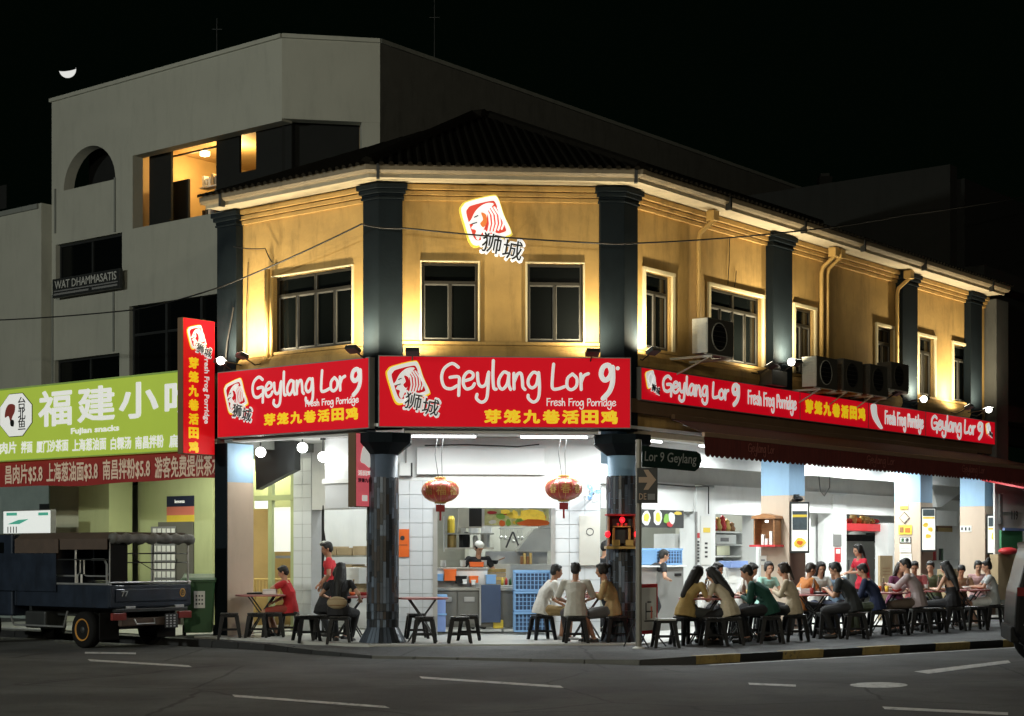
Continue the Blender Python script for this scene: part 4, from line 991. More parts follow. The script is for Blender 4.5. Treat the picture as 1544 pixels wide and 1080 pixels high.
for k in range(34):
    a = random.uniform(0, 2*pi); r = random.uniform(.05, .3); zq = zb0+random.uniform(.02, .4); c = Vector((r*cos(a), r*sin(a), zq)); u = Vector((random.uniform(-1, 1), random.uniform(-1, 1), random.uniform(-.3, 1))).normalized()*.07; v = Vector((random.uniform(-1, 1), random.uniform(-1, 1), random.uniform(-1, 1))).normalized()*.03
    mb.add([c-u, c+v, c+u, c-v], [(0, 1, 2, 3)])
obj('foliage', mb, X['card'], pt)
# left neighbour further along, lower and curving away
tf(TP, 'low_wall', MB().box(TP.fx(-60), x78-.003, -.3, .2, 0, tz(313, 60)), X['concrete'], )
tf(TP, 'canopy', MB().box(TP.fx(-60), TP.fx(26), -.32, -.302, tz(317, 26), tz(283, 20)-0), X['wallin'])
tf(TP, 'canopy_beam', MB().box(TP.fx(-60), TP.fx(74), -.36, -.303, tz(325, 40), tz(318, 40)), X['concrete2'])
# name board
zt_ = tz(418, 80); 
nb = fthing('name_board', 'dark weathered name board with pale capital letters on the tall grey block', 'sign', TP, TP.fx(79, -.25), -.25, TP.z(450, TP.fx(79, -.25), -.25))
wn = TP.fx(180, -.25)-TP.fx(79, -.25); hn = .46
obj('board', MB().box(0, wn, 0, .1, 0, hn), X['dark'], nb, bev=.01)
gl = mat('weathered_letter', (.45, .45, .42), .6)
text('WAT DHAMMASATIS', .26, gl, nb, wn*.5, -.006, hn*.66, bold=.003, width=wn*.92, height=.2, name='lettering')
obj('trim_line', MB().box(.06, wn-.06, -.006, 0, hn*.30, hn*.36).box(.06, wn*.55, -.006, 0, hn*.12, hn*.22).box(wn*.6, wn-.08, -.006, 0, hn*.12, hn*.22), X['inkg'], nb)
# ------------------------------------------------------------ green noodle shop on the ground floor at the left
gs = fthing('noodle_shop', 'lime green ground floor shop unit behind the parked truck', 'shop', L, LL-.3, 0, 0)
PM[gs.name] = Matrix.Translation(L.w(LL-.3, 0, 0)) @ Matrix.Rotation(L.a, 4, 'Z')
def gf(name, mb, m, **k): return in_frame(L, name, mb, m, parent=gs, **k)
xe = L.fx(-60); xr_ = L.fx(316, .4)
gf('canopy_slab', MB().box(xe, xr_, .0, S5-.05, 3.62, 3.70), X['gwall2'])
gf('canopy_roof', MB().box(xe, xr_, .0, S5-.05, 4.85, 4.9), X['concrete2'])
yb = 2.6
gx = lambda p, y=yb: L.fx(p, y)
gz = lambda py, px, y=yb: L.z(py, L.fx(px, y), y)
gf('wall', MB().box(gx(208), gx(320), yb, yb+.2, .12, 3.6), X['gwall'])
gf('pillar', MB().box(gx(165), gx(211), yb-.8, yb-.2, .12, 3.6), X['gwall'])
gf('pillar', MB().box(gx(98), gx(166), yb-.4, yb+.3, .12, 3.6), X['gwall2'])
gf('wall', MB().box(gx(60), gx(100), yb+.3, yb+.5, .12, 3.6), X['gdark'])
gf('wall', MB().box(gx(-80), gx(62), yb+.2, yb+.4, .12, 3.6), mat('grey_blue_wall', (.3, .36, .34), .6))
gf('dark_doorway', MB().box(gx(240), gx(293), yb-.03, yb-.003, .12, gz(787, 270)), X['grey'] if 0 else mat('doorway_dark', (.11, .105, .085), .6))  # flat sheet, darkness of the doorway put into its colour
gf('floor', MB().box(xe, xr_, -.4, 5, .121, .14), X['floor'])
gp = lambda name, a, b, t_, bt, m, y=yb, th=.012: gf(name, MB().box(L.fx(a, y), L.fx(b, y), y-th, y-.001, L.z(bt, L.fx((a+b)/2, y), y), L.z(t_, L.fx((a+b)/2, y), y)), m)
gp('poster', 252, 293, 748, 764, X['navy']); gp('poster', 252, 293, 764, 777, X['salmon']); gp('poster', 252, 293, 777, 788, X['yell'])
text('lemonsa', .15, X['menuw'], gs, 0, 0, 0, name='lettering').matrix_basis = PM[gs.name].inverted() @ Matrix.Translation(L.w(gx(272), yb-.02, gz(756, 272))) @ Matrix.Rotation(L.a, 4, 'Z') @ Matrix.Diagonal((.62, 1, .7, 1))
gp('window_picture', 134, 165, 735, 762, X['bingrn'], yb-.4)
gp('window_picture', 147, 164, 737, 759, X['gdark'], yb-.42)
gp('tile_panel', 228, 265, 794, 900, X['inkg'], yb-.05)
for r_ in range(7):
    for c_ in range(5):
        gp('paper_note', 231+c_*7, 236+c_*7, 797+r_*13, 806+r_*13, X['paper'], yb-.07)
o = gp('poster', 60, 74, 760, 772, X['dark'], yb)
# lit menu box
t = fthing('menu_light_box', 'white lit menu box with mint green print behind the truck roof', 'sign', L, L.fx(5, .8), .8, L.z(806, L.fx(5, .8), .8))
w_ = L.fx(77, .8)-L.fx(5, .8); h_ = 38*33/F
obj('sign_box', MB().box(0, w_, 0, .12, 0, h_), X['grey'], t); obj('sign_face', MB().box(.02, w_-.02, -.01, -.001, .02, h_-.02), X['wetlime'], t)
for q in ((.08, .30, .78, .9), (.75, .95, .76, .88)): obj('print', MB().plate([(w_*q[0], h_*q[2]), (w_*q[1], h_*q[2]), (w_*q[1], h_*q[3]), (w_*q[0], h_*q[3])], -.014, -.01), X['mint'], t)
obj('print', MB().plate([(w_*.1, h_*.42), (w_*.35, h_*.42), (w_*.55, h_*.62), (w_*.34, h_*.6)], -.015, -.01), X['mint'], t)
for kx in (.1, .16, .22, .28): obj('print', MB().box(w_*kx, w_*kx+.03, -.014, -.01, h_*.06, h_*.32), X['inkg'], t)
# stand for the box
obj('post', MB().box(w_*.45, w_*.55, .02, .1, -1.6, 0), X['grey'], t)
# green banner
yS = 0.0
a_, b_ = L.fx(-70, yS), L.fx(277, yS)
zT, zB = 4.93, 3.46
t = fthing('shop_banner', 'long lime green fascia sign with big white Chinese characters and an octagonal badge', 'sign', L, a_, yS, zB)
wB = b_-a_
mb = MB(); n = 20
obj('sign_face', MB().box(0, wB, -.03, .02, 0, zT-zB), X['green'], t)
obj('frame_rail', MB().box(0, wB, -.045, -.031, zT-zB-.03, zT-zB).box(0, wB, -.045, -.031, 0, .02), mat('green_edge', (.4, .6, .15), .5), t)
def bx(px_): return L.fx(px_, yS-.03)-a_
def bz(py, px_): return L.z(py, L.fx(px_, yS-.03), yS-.03)-zB
for ch, pc, pw, pt_, pb_ in (('福', 83, 51, 588, 643), ('建', 145, 57, 582, 636), ('小', 209, 60, 576, 631), ('吃', 276, 56, 571, 628)):
    w_ = bx(pc+pw/2)-bx(pc-pw/2)
    me_o = text(ch, .8, X['signw'], t, bx(pc), -.034, (bz(pt_, pc)+bz(pb_, pc))/2, bold=.022, width=w_, height=abs(bz(pt_, pc)-bz(pb_, pc)), name='character')
text('Fujian snacks', .2, X['signw'], t, bx(143), -.034, bz(649, 143), bold=.008, width=bx(180)-bx(107), height=.15, name='lettering')
for s_, x0_, x1_ in (('肉片', 0, 25), ('拌面', 32, 49), ('厦门沙茶面', 55, 103), ('上海葱油面', 109, 160), ('白粿汤', 167, 198), ('南昌拌粉', 204, 247), ('扁肉', 255, 285)):
    px_ = (x0_+x1_)/2; py_ = 668+(675-668)*(140-px_)/140*1.0 if 0 else 676-px_*.042
    text(s_, .2, X['signw'], t, bx(px_), -.034, bz(py_, px_), bold=.006, width=bx(x1_)-bx(x0_), height=.24, name='lettering')
oc = bx(24.5); oz = bz(626, 24); ow = (bx(50)-bx(0))/2; oh = 34*33/F
O8 = [(oc+ow*cos(a)*1.06, oz+oh*sin(a)*1.05) for a in [pi/8+pi/4*i for i in range(8)]]
obj('badge_edge', MB().plate(O8, -.038, -.031), X['signk'], t)
O8 = [(oc+ow*.97*cos(a)*1.06, oz+oh*.97*sin(a)*1.05) for a in [pi/8+pi/4*i for i in range(8)]]
obj('badge', MB().plate(O8, -.045, -.039), X['signw'], t)
rb_ = mat('rust_print', (.35, .06, .05), .5, var=0)
obj('figure_print', MB().plate(smoothpoly([(oc-.6*ow, oz+.25*oh), (oc-.4*ow, oz+.5*oh), (oc-.05*ow, oz+.45*oh), (oc-.05*ow, oz+.15*oh), (oc-.18*ow, oz-.05*oh), (oc-.3*ow, oz-.28*oh), (oc-.42*ow, oz-.02*oh), (oc-.64*ow, oz-.08*oh)], 3), -.050, -.046), rb_, t)
obj('figure_print', MB().plate(smoothpoly([(oc-.3*ow, oz-.2*oh), (oc-.1*ow, oz-.25*oh), (oc-.12*ow, oz-.5*oh), (oc-.3*ow, oz-.45*oh)], 3), -.050, -.046), X['signk'], t)
for i, c in enumerate('台北鱼'): text(c, .3, X['signk'], t, oc+.38*ow, -.05, oz+(.5-i*.45)*oh, width=.24, height=.25, name='character')
# red price banner under it
zB2 = 2.94; zT2 = 3.56
a2, b2 = L.fx(-70, -.05), L.fx(318, -.05)
t = fthing('price_banner', 'dark red cloth banner with pale Chinese characters and dollar prices under the lime sign', 'banner', L, a2, .06, zB2)
w2 = b2-a2; mb = MB(); n = 40
vs = []; 
for i in range(n+1):
    x = w2*i/n; sag = .03*sin(x*1.1)+.015*sin(x*2.7); y = .012*sin(x*3.1)
    vs += [(x, y, 0+sag*.7), (x, y*.4, zT2-zB2-.004), (x, y+.012, 0+sag*.7), (x, y*.4+.012, zT2-zB2-.004)]
fs = []
for i in range(n):
    a = i*4; fs += [(a, a+4, a+5, a+1), (a+2, a+3, a+7, a+6), (a+1, a+5, a+7, a+3), (a, a+2, a+6, a+4)]
fs += [(0, 1, 3, 2), (4*n, 4*n+2, 4*n+3, 4*n+1)]
obj('cloth', MB().add(vs, fs), X['redban'], t)
pw_ = mat('pale_banner_print', (.62, .48, .36), .7, var=.15, emit=(1, .75, .55), es=.12)
def px2(px_): return L.fx(px_, -.08)-a2
for s_, x0_, x1_ in (('昌肉片$5.8', 0, 56), ('上海葱油面$3.8', 62, 139), ('南昌拌粉$5.8', 147, 218), ('游客免费提供茶水', 225, 324)):
    text(s_, .3, pw_, t, px2((x0_+x1_)/2), -.022, .25, bold=.006, width=px2(x1_)-px2(x0_), height=.40, name='lettering')
g1 = L.w(L.fx(150), 1.4, 3.45); light('AREA', 'canopy_light', g1, 42, (.95, 1, .82), 2.6, .1, aim=L.w(L.fx(150), 1.4, 0)); 
g1 = L.w(L.fx(270), 1.2, 3.45); light('AREA', 'canopy_light', g1, 30, (.95, 1, .78), 1.2, .1, aim=L.w(L.fx(270), 1.2, 0))
for q, (px_, y_, ln_) in enumerate(((150, 1.4, 1.3), (270, 1.2, .6))):
    x = L.fx(px_); gf('tube_lamp', MB().box(x-ln_, x+ln_, y_-.03, y_+.03, 3.53, 3.58), X['tubeL'])
# ------------------------------------------------------------ dark blocks far right
FR = R.sub(RL+.7, -.3+.3)
t = fthing('dark_building', 'unlit grey block beyond the right end of the yellow building', 'building', R, RL+1.0, 1.0, 0)
PM[t.name] = Matrix.Translation(R.w(RL+1, 1, 0)) @ Matrix.Rotation(R.a, 4, 'Z')
dk = mat('unlit_render', (.018, .019, .016), .9, var=.2, dirt=.3)
hz_ = R.z(275, R.fx(1495, 1.2), 1.2)
in_frame(R, 'wall', MB().box(RL+.8, RL+1.2, 1.2, 9, ZC+.12, hz_), dk, parent=t)
in_frame(R, 'wall', MB().box(RL+1.2, RL+16, 1.0, 1.3, 4.4, hz_-.3), mat('unlit_render_dark', (.008, .009, .008), .9), parent=t)
in_frame(R, 'ledge', MB().box(RL+1.2, RL+16, .5, 1.0, 4.9, 5.3), dk, parent=t)
in_frame(R, 'ledge', MB().box(RL+1.2, RL+16, .5, 1.0, 8.2, 8.6), dk, parent=t)
t = thing('rooftop_unit', 'small lit rooftop mast with a white lamp on the dark skyline right of centre', 'mast', PD(1243, 52, 8.2))
obj('mast', MB().box(-.14, .14, -.14, .14, 0, 5.3), X['dark'], t); 
obj('tank', MB().box(-.2, .22, -.2, .2, 4.0, 5.2), dk, t, bev=.03)
obj('lamp', MB().ell((.0, -.25, 4.35), (.05, .05, .05)), X['globe'], t)
# ------------------------------------------------------------ moon, antennas, wires
D_ = 2000; c = PD(102, D_, CZ+(HY-105)*D_/F); r_ = 10.2
vs = []; fs = []; n = 24
for i in range(n+1):
    ph = pi+pi*i/n   # lower limb
    for k in range(5):
        e = k/4      # from the limb inwards
        xx = r_*cos(ph+.12); zz = r_*sin(ph+.12)*(1-e)+e*(r_*.46*sin(ph+.12))
        yy = -math.sqrt(max(0, r_*r_-xx*xx-zz*zz)) if xx*xx+zz*zz < r_*r_ else 0
        vs.append((xx, yy, zz))
for i in range(n):
    for k in range(4): a = i*5+k; fs.append((a, a+5, a+6, a+1))
t = obj('moon', MB().add(vs, fs), mat('moonlit_surface', (.8, .8, .76), .9, var=.15, scale=.3, emit=(1, 1, .95), es=.75)); t.location = c; t.rotation_euler.y = radians(-6); t['label'] = 'thin bright crescent moon low in the black sky at the upper left'; t['category'] = 'moon'
def mast(px_, top, bot, D, lab, r=.02):
    zt0 = CZ+(HY-top)*D/F; zb0 = CZ+(HY-bot)*D/F
    t = thing('antenna', lab, 'antenna', PD(px_, D, zb0)); 
    obj('rod', MB().tube([(0, 0, -1.2), (0, 0, zt0-zb0)], r, 6), X['dark'], t); obj('crossbar', MB().tube([(-.12, 0, (zt0-zb0)*.7), (.12, 0, (zt0-zb0)*.7)], r*.7, 5), X['dark'], t)
mast(327, 28, 82, 38.5, 'thin rooftop antenna on the left part of the tall block', .012)
mast(655, 0, 88, 41, 'taller thin antenna rising past the top of the photo above the tall block', .014)
def wire(name, label, pts, r=.012, sag=.0):
    P_ = []
    for i in range(len(pts)-1):
        a, b = Vector(pts[i]), Vector(pts[i+1])
        for k in range(12):
            t_ = k/12; P_.append(a.lerp(b, t_)-Vector((0, 0, sag*4*t_*(1-t_))))
    P_.append(Vector(pts[-1]))
    o = obj(name, MB().tube(P_, r, 5), X['cable'], smooth=True); o['label'] = label; o['category'] = 'wire'
def wp(px_, py, D): return PD(px_, D, CZ+(HY-py)*D/F)
wire('cable', 'long thin sagging black cable across all the upper yellow walls', [wp(-30, 484, 36), wp(205, 467, 33), wp(335, 432, 29.0), wp(545, 338, 26.7), wp(610, 344, 26.65), wp(930, 368, 26.9), wp(1190, 350, 29.5), wp(1360, 325, 33), wp(1580, 290, 40)], .014, .03)
wire('cable', 'second thin cable looping over the left pilasters above the signboards', [wp(352, 372, 28.9), wp(400, 375, 28.6), wp(410, 395, 28.5)], .01, .02)
# ------------------------------------------------------------ wall mounted things: air conditioners, flood lamps
def aircon(px_a, px_b, pt_, pb_, y, lab, m1, fan_dark=True, two=False):
    x0 = R.fx(px_a, y); zb0 = R.z(pb_, x0, y); h = R.z(pt_, x0, y)-zb0; wd = .82; dp = .32
    t = fthing('air_conditioner', lab, 'air conditioner', R, x0, y, zb0, 'outdoor air conditioner units on the right wing')
    obj('casing', MB().box(0, wd, 0, dp, 0, h), X['acd'], t, bev=.02)
    obj('end_panel', MB().box(-.010, -.001, 0.01, dp-.01, .01, h-.01), m1, t)
    r = min(h, wd)*.40; cx_, cz_ = wd*.42, h*.5
    obj('fan_grille', MB().add([(cx_+q*cos(a), -.012, cz_+q*sin(a)) for q in (r, r*.94) for a in [2*pi*i/24 for i in range(24)]]+[(cx_+q*cos(a), .0, cz_+q*sin(a)) for q in (r, ) for a in [2*pi*i/24 for i in range(24)]], [(i, (i+1) % 24, 24+(i+1) % 24, 24+i) for i in range(24)]+[(i, 48+i, 48+(i+1) % 24, (i+1) % 24) for i in range(24)]), X['acw'] if m1 is X['acw'] else X['acd'], t)
    obj('fan', MB().plate([(cx_+r*.93*cos(a), cz_+r*.93*sin(a)) for a in [2*pi*i/24 for i in range(24)]], -.006, -.001), X['black'], t)
    for k in range(5): obj('vane', MB().box(cx_-r*.8, cx_+r*.8, -.016, -.0065, cz_-r*.7+k*r*.35, cz_-r*.7+k*r*.35+.008), X['acd'], t)
    # slatted end towards the corner
    for k in range(9): obj('louvre', MB().box(-.022, -.011, .03, dp-.03, h*.12+k*h*.085, h*.12+k*h*.085+h*.05), X['acw'] if m1 is X['acw'] else X['acd'], t)
    obj('bracket', MB().box(.08, .12, -.02, -y-.0, -.06, -.02).box(.68, .72, -.02, -y-.0, -.06, -.02).box(-.03, wd+.03, .02, .06, -.02, -.002).tube([(.1, .0, -.04), (.1, -y-.02, -.4)], .015, 5), X['acw'], t)
    return t
aircon(1068, 1105, 478, 532, -.95, 'pale air conditioner hung alone on a bracket before the second right wing window', X['acw'])
aircon(1232, 1265, 536, 583, -.70, 'first of the air conditioner row, pale end casing, beside the paired drain pipes', X['acw'])
aircon(1272, 1310, 540, 588, -.62, 'second air conditioner of the dark row above the yellow character sign', X['acd'])
aircon(1312, 1345, 548, 594, -.62, 'third air conditioner of the dark row, in the middle over the red boards', X['acd'])
aircon(1344, 1380, 545, 586, -.7, 'last air conditioner of the dark row, beside the second pilaster', X['acd'])
def flood(fr, px_, py, y, lab, aim, power, visible=False, cone=168, color=(1, .85, .57)):
    x = fr.fx(px_, y); z = fr.z(py, x, y)
    t = fthing('flood_lamp', lab, 'lamp', fr, x, y, z, 'flood lamps lighting the yellow walls')
    tgt = Vector(aim); d = tgt.normalized(); q = d.to_track_quat('Z', 'Y').to_matrix().to_4x4()
    hb = MB().box(-.11, .11, -.08, .08, -.07, .0); o = obj('housing', hb, X['dark'], t, bev=.01); o.matrix_basis = q
    gb = MB().box(-.095, .095, -.065, .065, .002, .008); g = obj('glass', gb, X['lamp'] if visible else mat('flood_glass', (.9, .9, .9), .4, var=0, emit=(1, .96, .8), es=2.5), t); g.matrix_basis = q
    obj('arm', MB().tube([(0, .02, -.05), (0, -y*.5, -.16), (0, -y-.01, -.1)], .014, 6), X['dark'], t)
    l = light('SPOT', 'flood_lamp_light', (0, 0, 0), power*2.4, color, .05, cone=cone, blend=1.0, parent=t)
    l.matrix_basis = Matrix.Translation(d*.03) @ (-d).to_track_quat('Z', 'Y').to_matrix().to_4x4()
    return t
UP = (0, .42, 1)
KW = 4.0
flood(L, 366, 534, -.55, 'flood lamp at the left end of the slanting sign, aimed up the wall', (.1, .35, 1), 34*KW)
flood(L, 533, 524, -.55, 'flood lamp left of the left corner pilaster above the slanting sign', (-.05, .5, 1), 34*KW)
flood(M, 622, 528, -.55, 'flood lamp right of the left corner pilaster above the central sign', (.05, .5, 1), 26*KW)
flood(M, 893, 529, -.55, 'flood lamp left of the right corner pilaster above the central sign', (-.05, .5, 1), 26*KW)
flood(R, 984, 527, -.40, 'dark flood lamp just right of the right corner pilaster', (.05, .5, 1), 40*KW)
flood(R, 1163, 549, -.55, 'flood lamp left of the first right wing pilaster', (-.05, .5, 1), 34*KW)
flood(R, 1199, 545, -.45, 'bright flood lamp right of the first right wing pilaster', (.1, .45, 1), 40*KW, True)
flood(R, 1352, 590, -.55, 'flood lamp under the dark air conditioner row beside the second pilaster', (-.05, .5, 1), 14*KW)
flood(R, 1393, 600, -.45, 'bright flood lamp right of the second right wing pilaster', (.05, .5, 1), 44*KW, True)
flood(R, 1460, 612, -.55, 'flood lamp left of the last right wing pilaster', (-.05, .5, 1), 30*KW)
flood(R, 1490, 616, -.55, 'glaring flood lamp at the far right end of the building', (.1, .2, 1), 30*KW, True)
flood(L, 333, 543, -.5, 'glaring round lamp between the tall narrow sign and the slanting sign', (.1, .35, 1), 26*KW, True)
for (fr, px_, py, y, lab) in ((L, 333, 544, -.62, 'glowing lamp head beside the tall narrow sign'), (R, 1491, 618, -.66, 'glowing lamp head at the far right end'), (R, 1393, 602, -.6, 'glowing lamp head over the third right wing board'), (R, 1193, 546, -.6, 'glowing lamp head over the first right wing board')):
    x = fr.fx(px_, y); z = fr.z(py, x, y)
    t = fthing('round_lamp', lab, 'lamp', fr, x, y, z); obj('bulb', MB().ell((0, 0, 0), (.07, .07, .07), 14, 10), X['lamp'], t, smooth=True); obj('arm', MB().tube([(0, .06, 0), (0, -y-.02, -.05)], .012, 6), X['dark'], t)
t = fthing('junction_box', 'dark box on a post between the right wing windows, above the first red board', 'box', R, R.fx(1176, -.42), -.42, R.z(582, R.fx(1176, -.4), -.4))
obj('body', MB().box(-.28, .28, 0, .4, 0, .28), X['acd'], t, bev=.02); obj('cap', MB().ell((0.0, .1, .33), (.1, .1, .08)), X['acd'], t)
# ------------------------------------------------------------ ceiling lamps of the walkway and kitchens
def tube_lamp(fr, x, y, ln, power, lab, along=True, z=None, grp='tube lamps under the walkway ceiling', col=(.94, 1, .99)):
    z = z or ZC-.09
    t = fthing('tube_lamp', lab, 'lamp', fr, x, y, z, grp, deg=0 if along else 90)
    obj('fitting', MB().box(-ln/2, ln/2, -.04, .04, .03, .085), X['white'], t)
    obj('tube', MB().tube([(-ln/2+.03, 0, .005), (ln/2-.03, 0, .005)], .018, 8), X['tubeL'], t)
    l = light('AREA', 'tube_lamp_light', (0, 0, -.03), power, col, ln, .12, parent=t); return t
tube_lamp(M, 1.0, .9, 1.2, 54, 'tube lamp over the left half of the central walkway bay')
tube_lamp(M, 2.9, .9, 1.2, 54, 'tube lamp over the right half of the central walkway bay')
tube_lamp(R, 1.6, .6, 1.2, 105, 'tube lamp over the walkway beside the right mosaic column')
tube_lamp(R, 4.0, .6, 1.2, 115, 'tube lamp over the walkway before the first square column')
tube_lamp(R, 8.2, .8, 1.2, 135, 'tube lamp over the walkway between the first and second square columns')
tube_lamp(R, 10.6, .8, 1.2, 115, 'tube lamp over the walkway close to the second square column')
tube_lamp(R, 13.4, .8, 1.2, 110, 'tube lamp over the walkway before the last square column')
tube_lamp(M, 1.9, 4.4, 1.4, 42, 'tube lamp over the cook in the central kitchen', grp='tube lamps in the kitchens')
tube_lamp(L, L.fx(520, 3.0), 3.0, 1.2, 46, 'tube lamp in the left back room', grp='tube lamps in the kitchens')
tube_lamp(L, L.fx(412, 3.6), 3.6, 1.0, 40, 'tube lamp in the lime room behind the left pier', grp='tube lamps in the kitchens', col=(1, .95, .7))
tube_lamp(R, 4.0, 4.0, 1.2, 70, 'tube lamp in the drinks stall behind the street sign', grp='tube lamps in the kitchens')
tube_lamp(R, 9.0, 4.0, 1.2, 80, 'tube lamp in the stall between the square columns', grp='tube lamps in the kitchens')
tube_lamp(R, 13.0, 4.0, 1.2, 50, 'tube lamp in the farthest stall on the right', grp='tube lamps in the kitchens')
# lamps clipped under the awning throw light on the diners
for i, (x, px_) in enumerate(((2.2, 'near the street sign'), (6.0, 'past the first square column'), (9.6, 'over the middle tables'), (13.0, 'near the far end'))):
    tube_lamp(R, x, -1.05, .9, 42, 'small tube lamp slung under the awning '+px_, z=3.42, grp='tube lamps under the awning')
# three globe lamps of the left bay
for px_, py_, y_, lab in ((393, 682, .5, 'round glass globe lamp, left of three in the left bay'), (456, 675, .7, 'round glass globe lamp, middle of three in the left bay'), (487, 689, 1.2, 'round glass globe lamp hanging lowest of three in the left bay')):
    x = L.fx(px_, y_); z = L.z(py_, x, y_)
    t = fthing('globe_lamp', lab, 'lamp', L, x, y_, z, 'globe lamps of the left bay')
    obj('globe', MB().ell((0, 0, 0), (.095, .095, .09), 20, 14), X['globe'], t, smooth=True); obj('stem', MB().tube([(0, 0, .085), (0, 0, ZC-z-.01)], .012, 6), X['dark'], t); obj('rose', MB().lathe([(.05, 0), (.05, .03)], 12, (0, 0, ZC-z-.034)), X['dark'], t)
    light('POINT', 'globe_lamp_light', (0, 0, -.14), 13, (1, 1, .93), .09, parent=t)
# ------------------------------------------------------------ red lanterns
for px_, py_, lab, ch in ((664, 740, 'oval red and gold lantern hanging left of the kitchen front', '福'), (850, 737, 'oval red and gold lantern hanging right of the kitchen front', '春')):
    y_ = .9; x = M.fx(px_, y_); z = M.z(py_, x, y_)
    t = fthing('lantern', lab, 'lantern', M, x, y_, z, 'red lanterns of the central bay')
    rx_, rz_ = .315, .205
    prof = [(max(.05, rx_*sin(pi*k/14)*(1 if k % 2 == 0 else .985)), -rz_*cos(pi*k/14)) for k in range(1, 14)]
    obj('shade', MB().lathe(prof, 26), X['lan'], t, smooth=True)
    rb2 = MB()
    for k in range(16):
        a = 2*pi*k/16; rb2.tube([((rx_*sin(pi*j/10)+.004)*cos(a), (rx_*sin(pi*j/10)+.004)*sin(a), -rz_*cos(pi*j/10)) for j in range(1, 10)], .004, 4)
    obj('ribs', rb2, X['gold'], t)
    obj('cap', MB().lathe([(.10, rz_-.03), (.10, rz_+.015), (.06, rz_+.03)], 14), X['gold'], t); obj('cap', MB().lathe([(.10, -rz_+.03), (.10, -rz_-.01), (.06, -rz_-.02)], 14), X['gold'], t)
    for s_ in (-1, 1): obj('cord', MB().tube([(s_*.03, 0, rz_), (s_*.09 if s_ < 0 else .02, 0, rz_+.4), (s_*.05, 0, ZC-z-.1)], .005, 4), X['cable'], t)
    obj('tag_card', MB().box(-.075, .075, -.01, .01, -rz_-.15, -rz_-.03), X['redban'], t); obj('cord', MB().tube([(0, 0, -rz_), (0, 0, -rz_-.04)], .006, 4), X['cable'], t)
    obj('tassel', MB().tube([(0, 0, -rz_-.15), (0, 0, -rz_-.3)], .018, 6), X['redban'], t)
    text(ch, .17, X['gold'], t, 0, -rx_-.012, .0, width=.17, height=.17, name='character')
    for a in (-.75, .75): o = text(ch, .17, X['gold'], t, (rx_*.96)*sin(a), -(rx_*.96)*cos(a)-.01, 0, width=.15, height=.16, name='character', rz=a)
# ------------------------------------------------------------ generic things placed by where they stand
def pt_(name, label, cat, fr, a, b, top, bot, y, group=None):
    x0 = fr.fx(a, y); x1 = fr.fx(b, y); xm = (x0+x1)/2
    z0 = fr.z(bot, xm, y); z1 = fr.z(top, xm, y)
    return fthing(name, label, cat, fr, x0, y, z0, group), x1-x0, z1-z0
def bxs(name, t, x0, x1, y0, y1, z0, z1, m, bev=0.006): return obj(name, MB().box(x0, x1, y0, y1, z0, z1), m, t, bev=bev)
# orange poster and box on the left pier
t, w, h = pt_('poster', 'orange poster with a small round emblem on the white tiled pier', 'poster', M, 600, 617, 798, 840, YI-.03)
bxs('sheet', t, 0, w, 0, .012, 0, h, X['orange'], 0); obj('emblem', MB().lathe([(.04, 0), (.04, .006)], 12), X['ink'], t).matrix_basis = Matrix.Translation((w*.4, -.001, h*.68)) @ Matrix.Rotation(radians(90), 4, 'X')
bxs('rule_line', t, w*.1, w*.85, -.003, -.001, h*.42, h*.44, X['ink'], 0)
t, w, h = pt_('meter_box', 'white electric box high on the wall beside the left mosaic column', 'box', M, 602, 622, 698, 719, YI-.08)
bxs('casing', t, 0, w, 0, .09, 0, h, X['white']); bxs('cover_edge', t, w-.03, w, -.01, -.001, 0, h, X['ink'], 0); bxs('cover_edge', t, 0, w-.031, -.01, -.001, 0, .02, X['ink'], 0)
X['menug'] = mat('menu_ground', (.62, .62, .3), .5, var=.5, scale=7)
# kitchen seen through the central opening ------------------------------------------------
kz = .15
t, w, h = pt_('menu_board', 'painted menu board of yellow and red dishes over the kitchen opening', 'sign', M, 728, 829, 766, 794, 2.75)
bxs('board', t, -.25, w, .0, .05, 0, h, X['white'], 0)
bxs('dark_strip', t, -.25, -.02, -.01, -.001, 0, h, X['ink'], 0)
cols = [X['menuy'], X['orange'], X['leafg'], X['redp'], X['yell']]
random.seed(11)
def blob(t, cx_, cz_, rx_, rz_, m, y=-.012, name='dish_print', x1=None, z1=None):
    pl = []
    for k in range(10):
        a = 2*pi*k/10; q = random.uniform(.8, 1.15); px_, pz_ = cx_+rx_*q*cos(a), cz_+rz_*q*sin(a)
        if x1: px_ = min(max(px_, .003), x1)
        if z1: pz_ = min(max(pz_, .003), z1)
        pl.append((px_, pz_))
    obj(name, MB().plate(pl, y, y+.008), m, t)
bxs('print_ground', t, .03, w-.02, -.0085, -.0005, .02, h-.02, X['menug'], 0)
for i in range(26): blob(t, random.uniform(.08, w-.1), h*random.uniform(.15, .85), random.uniform(.04, .10), h*random.uniform(.08, .22), random.choice(cols+[X['white']]), -.0095-i*.0003, x1=w, z1=h)
for i in range(0): blob(t, .1+i*w/9.5, h*random.uniform(.3, .75), .10, h*.3, cols[i % 5], -.012-i*.0006, x1=w, z1=h)
blob(t, w*.75, h*.6, .26, h*.38, X['menuy'], -.02, x1=w, z1=h); blob(t, w*.75, h*.2, .3, h*.18, X['orange'], -.024, x1=w, z1=h)
t, w, h = pt_('counter_fridge', 'grey stainless two door counter fridge in the kitchen opening', 'fridge', M, 655, 724, 886, 946, 2.95)
bxs('cabinet', t, -.3, w+.75, .03, .75, 0, h-.06, X['greyc']); bxs('worktop', t, -.35, w+.8, -.02, .8, h-.055, h, X['steel'])
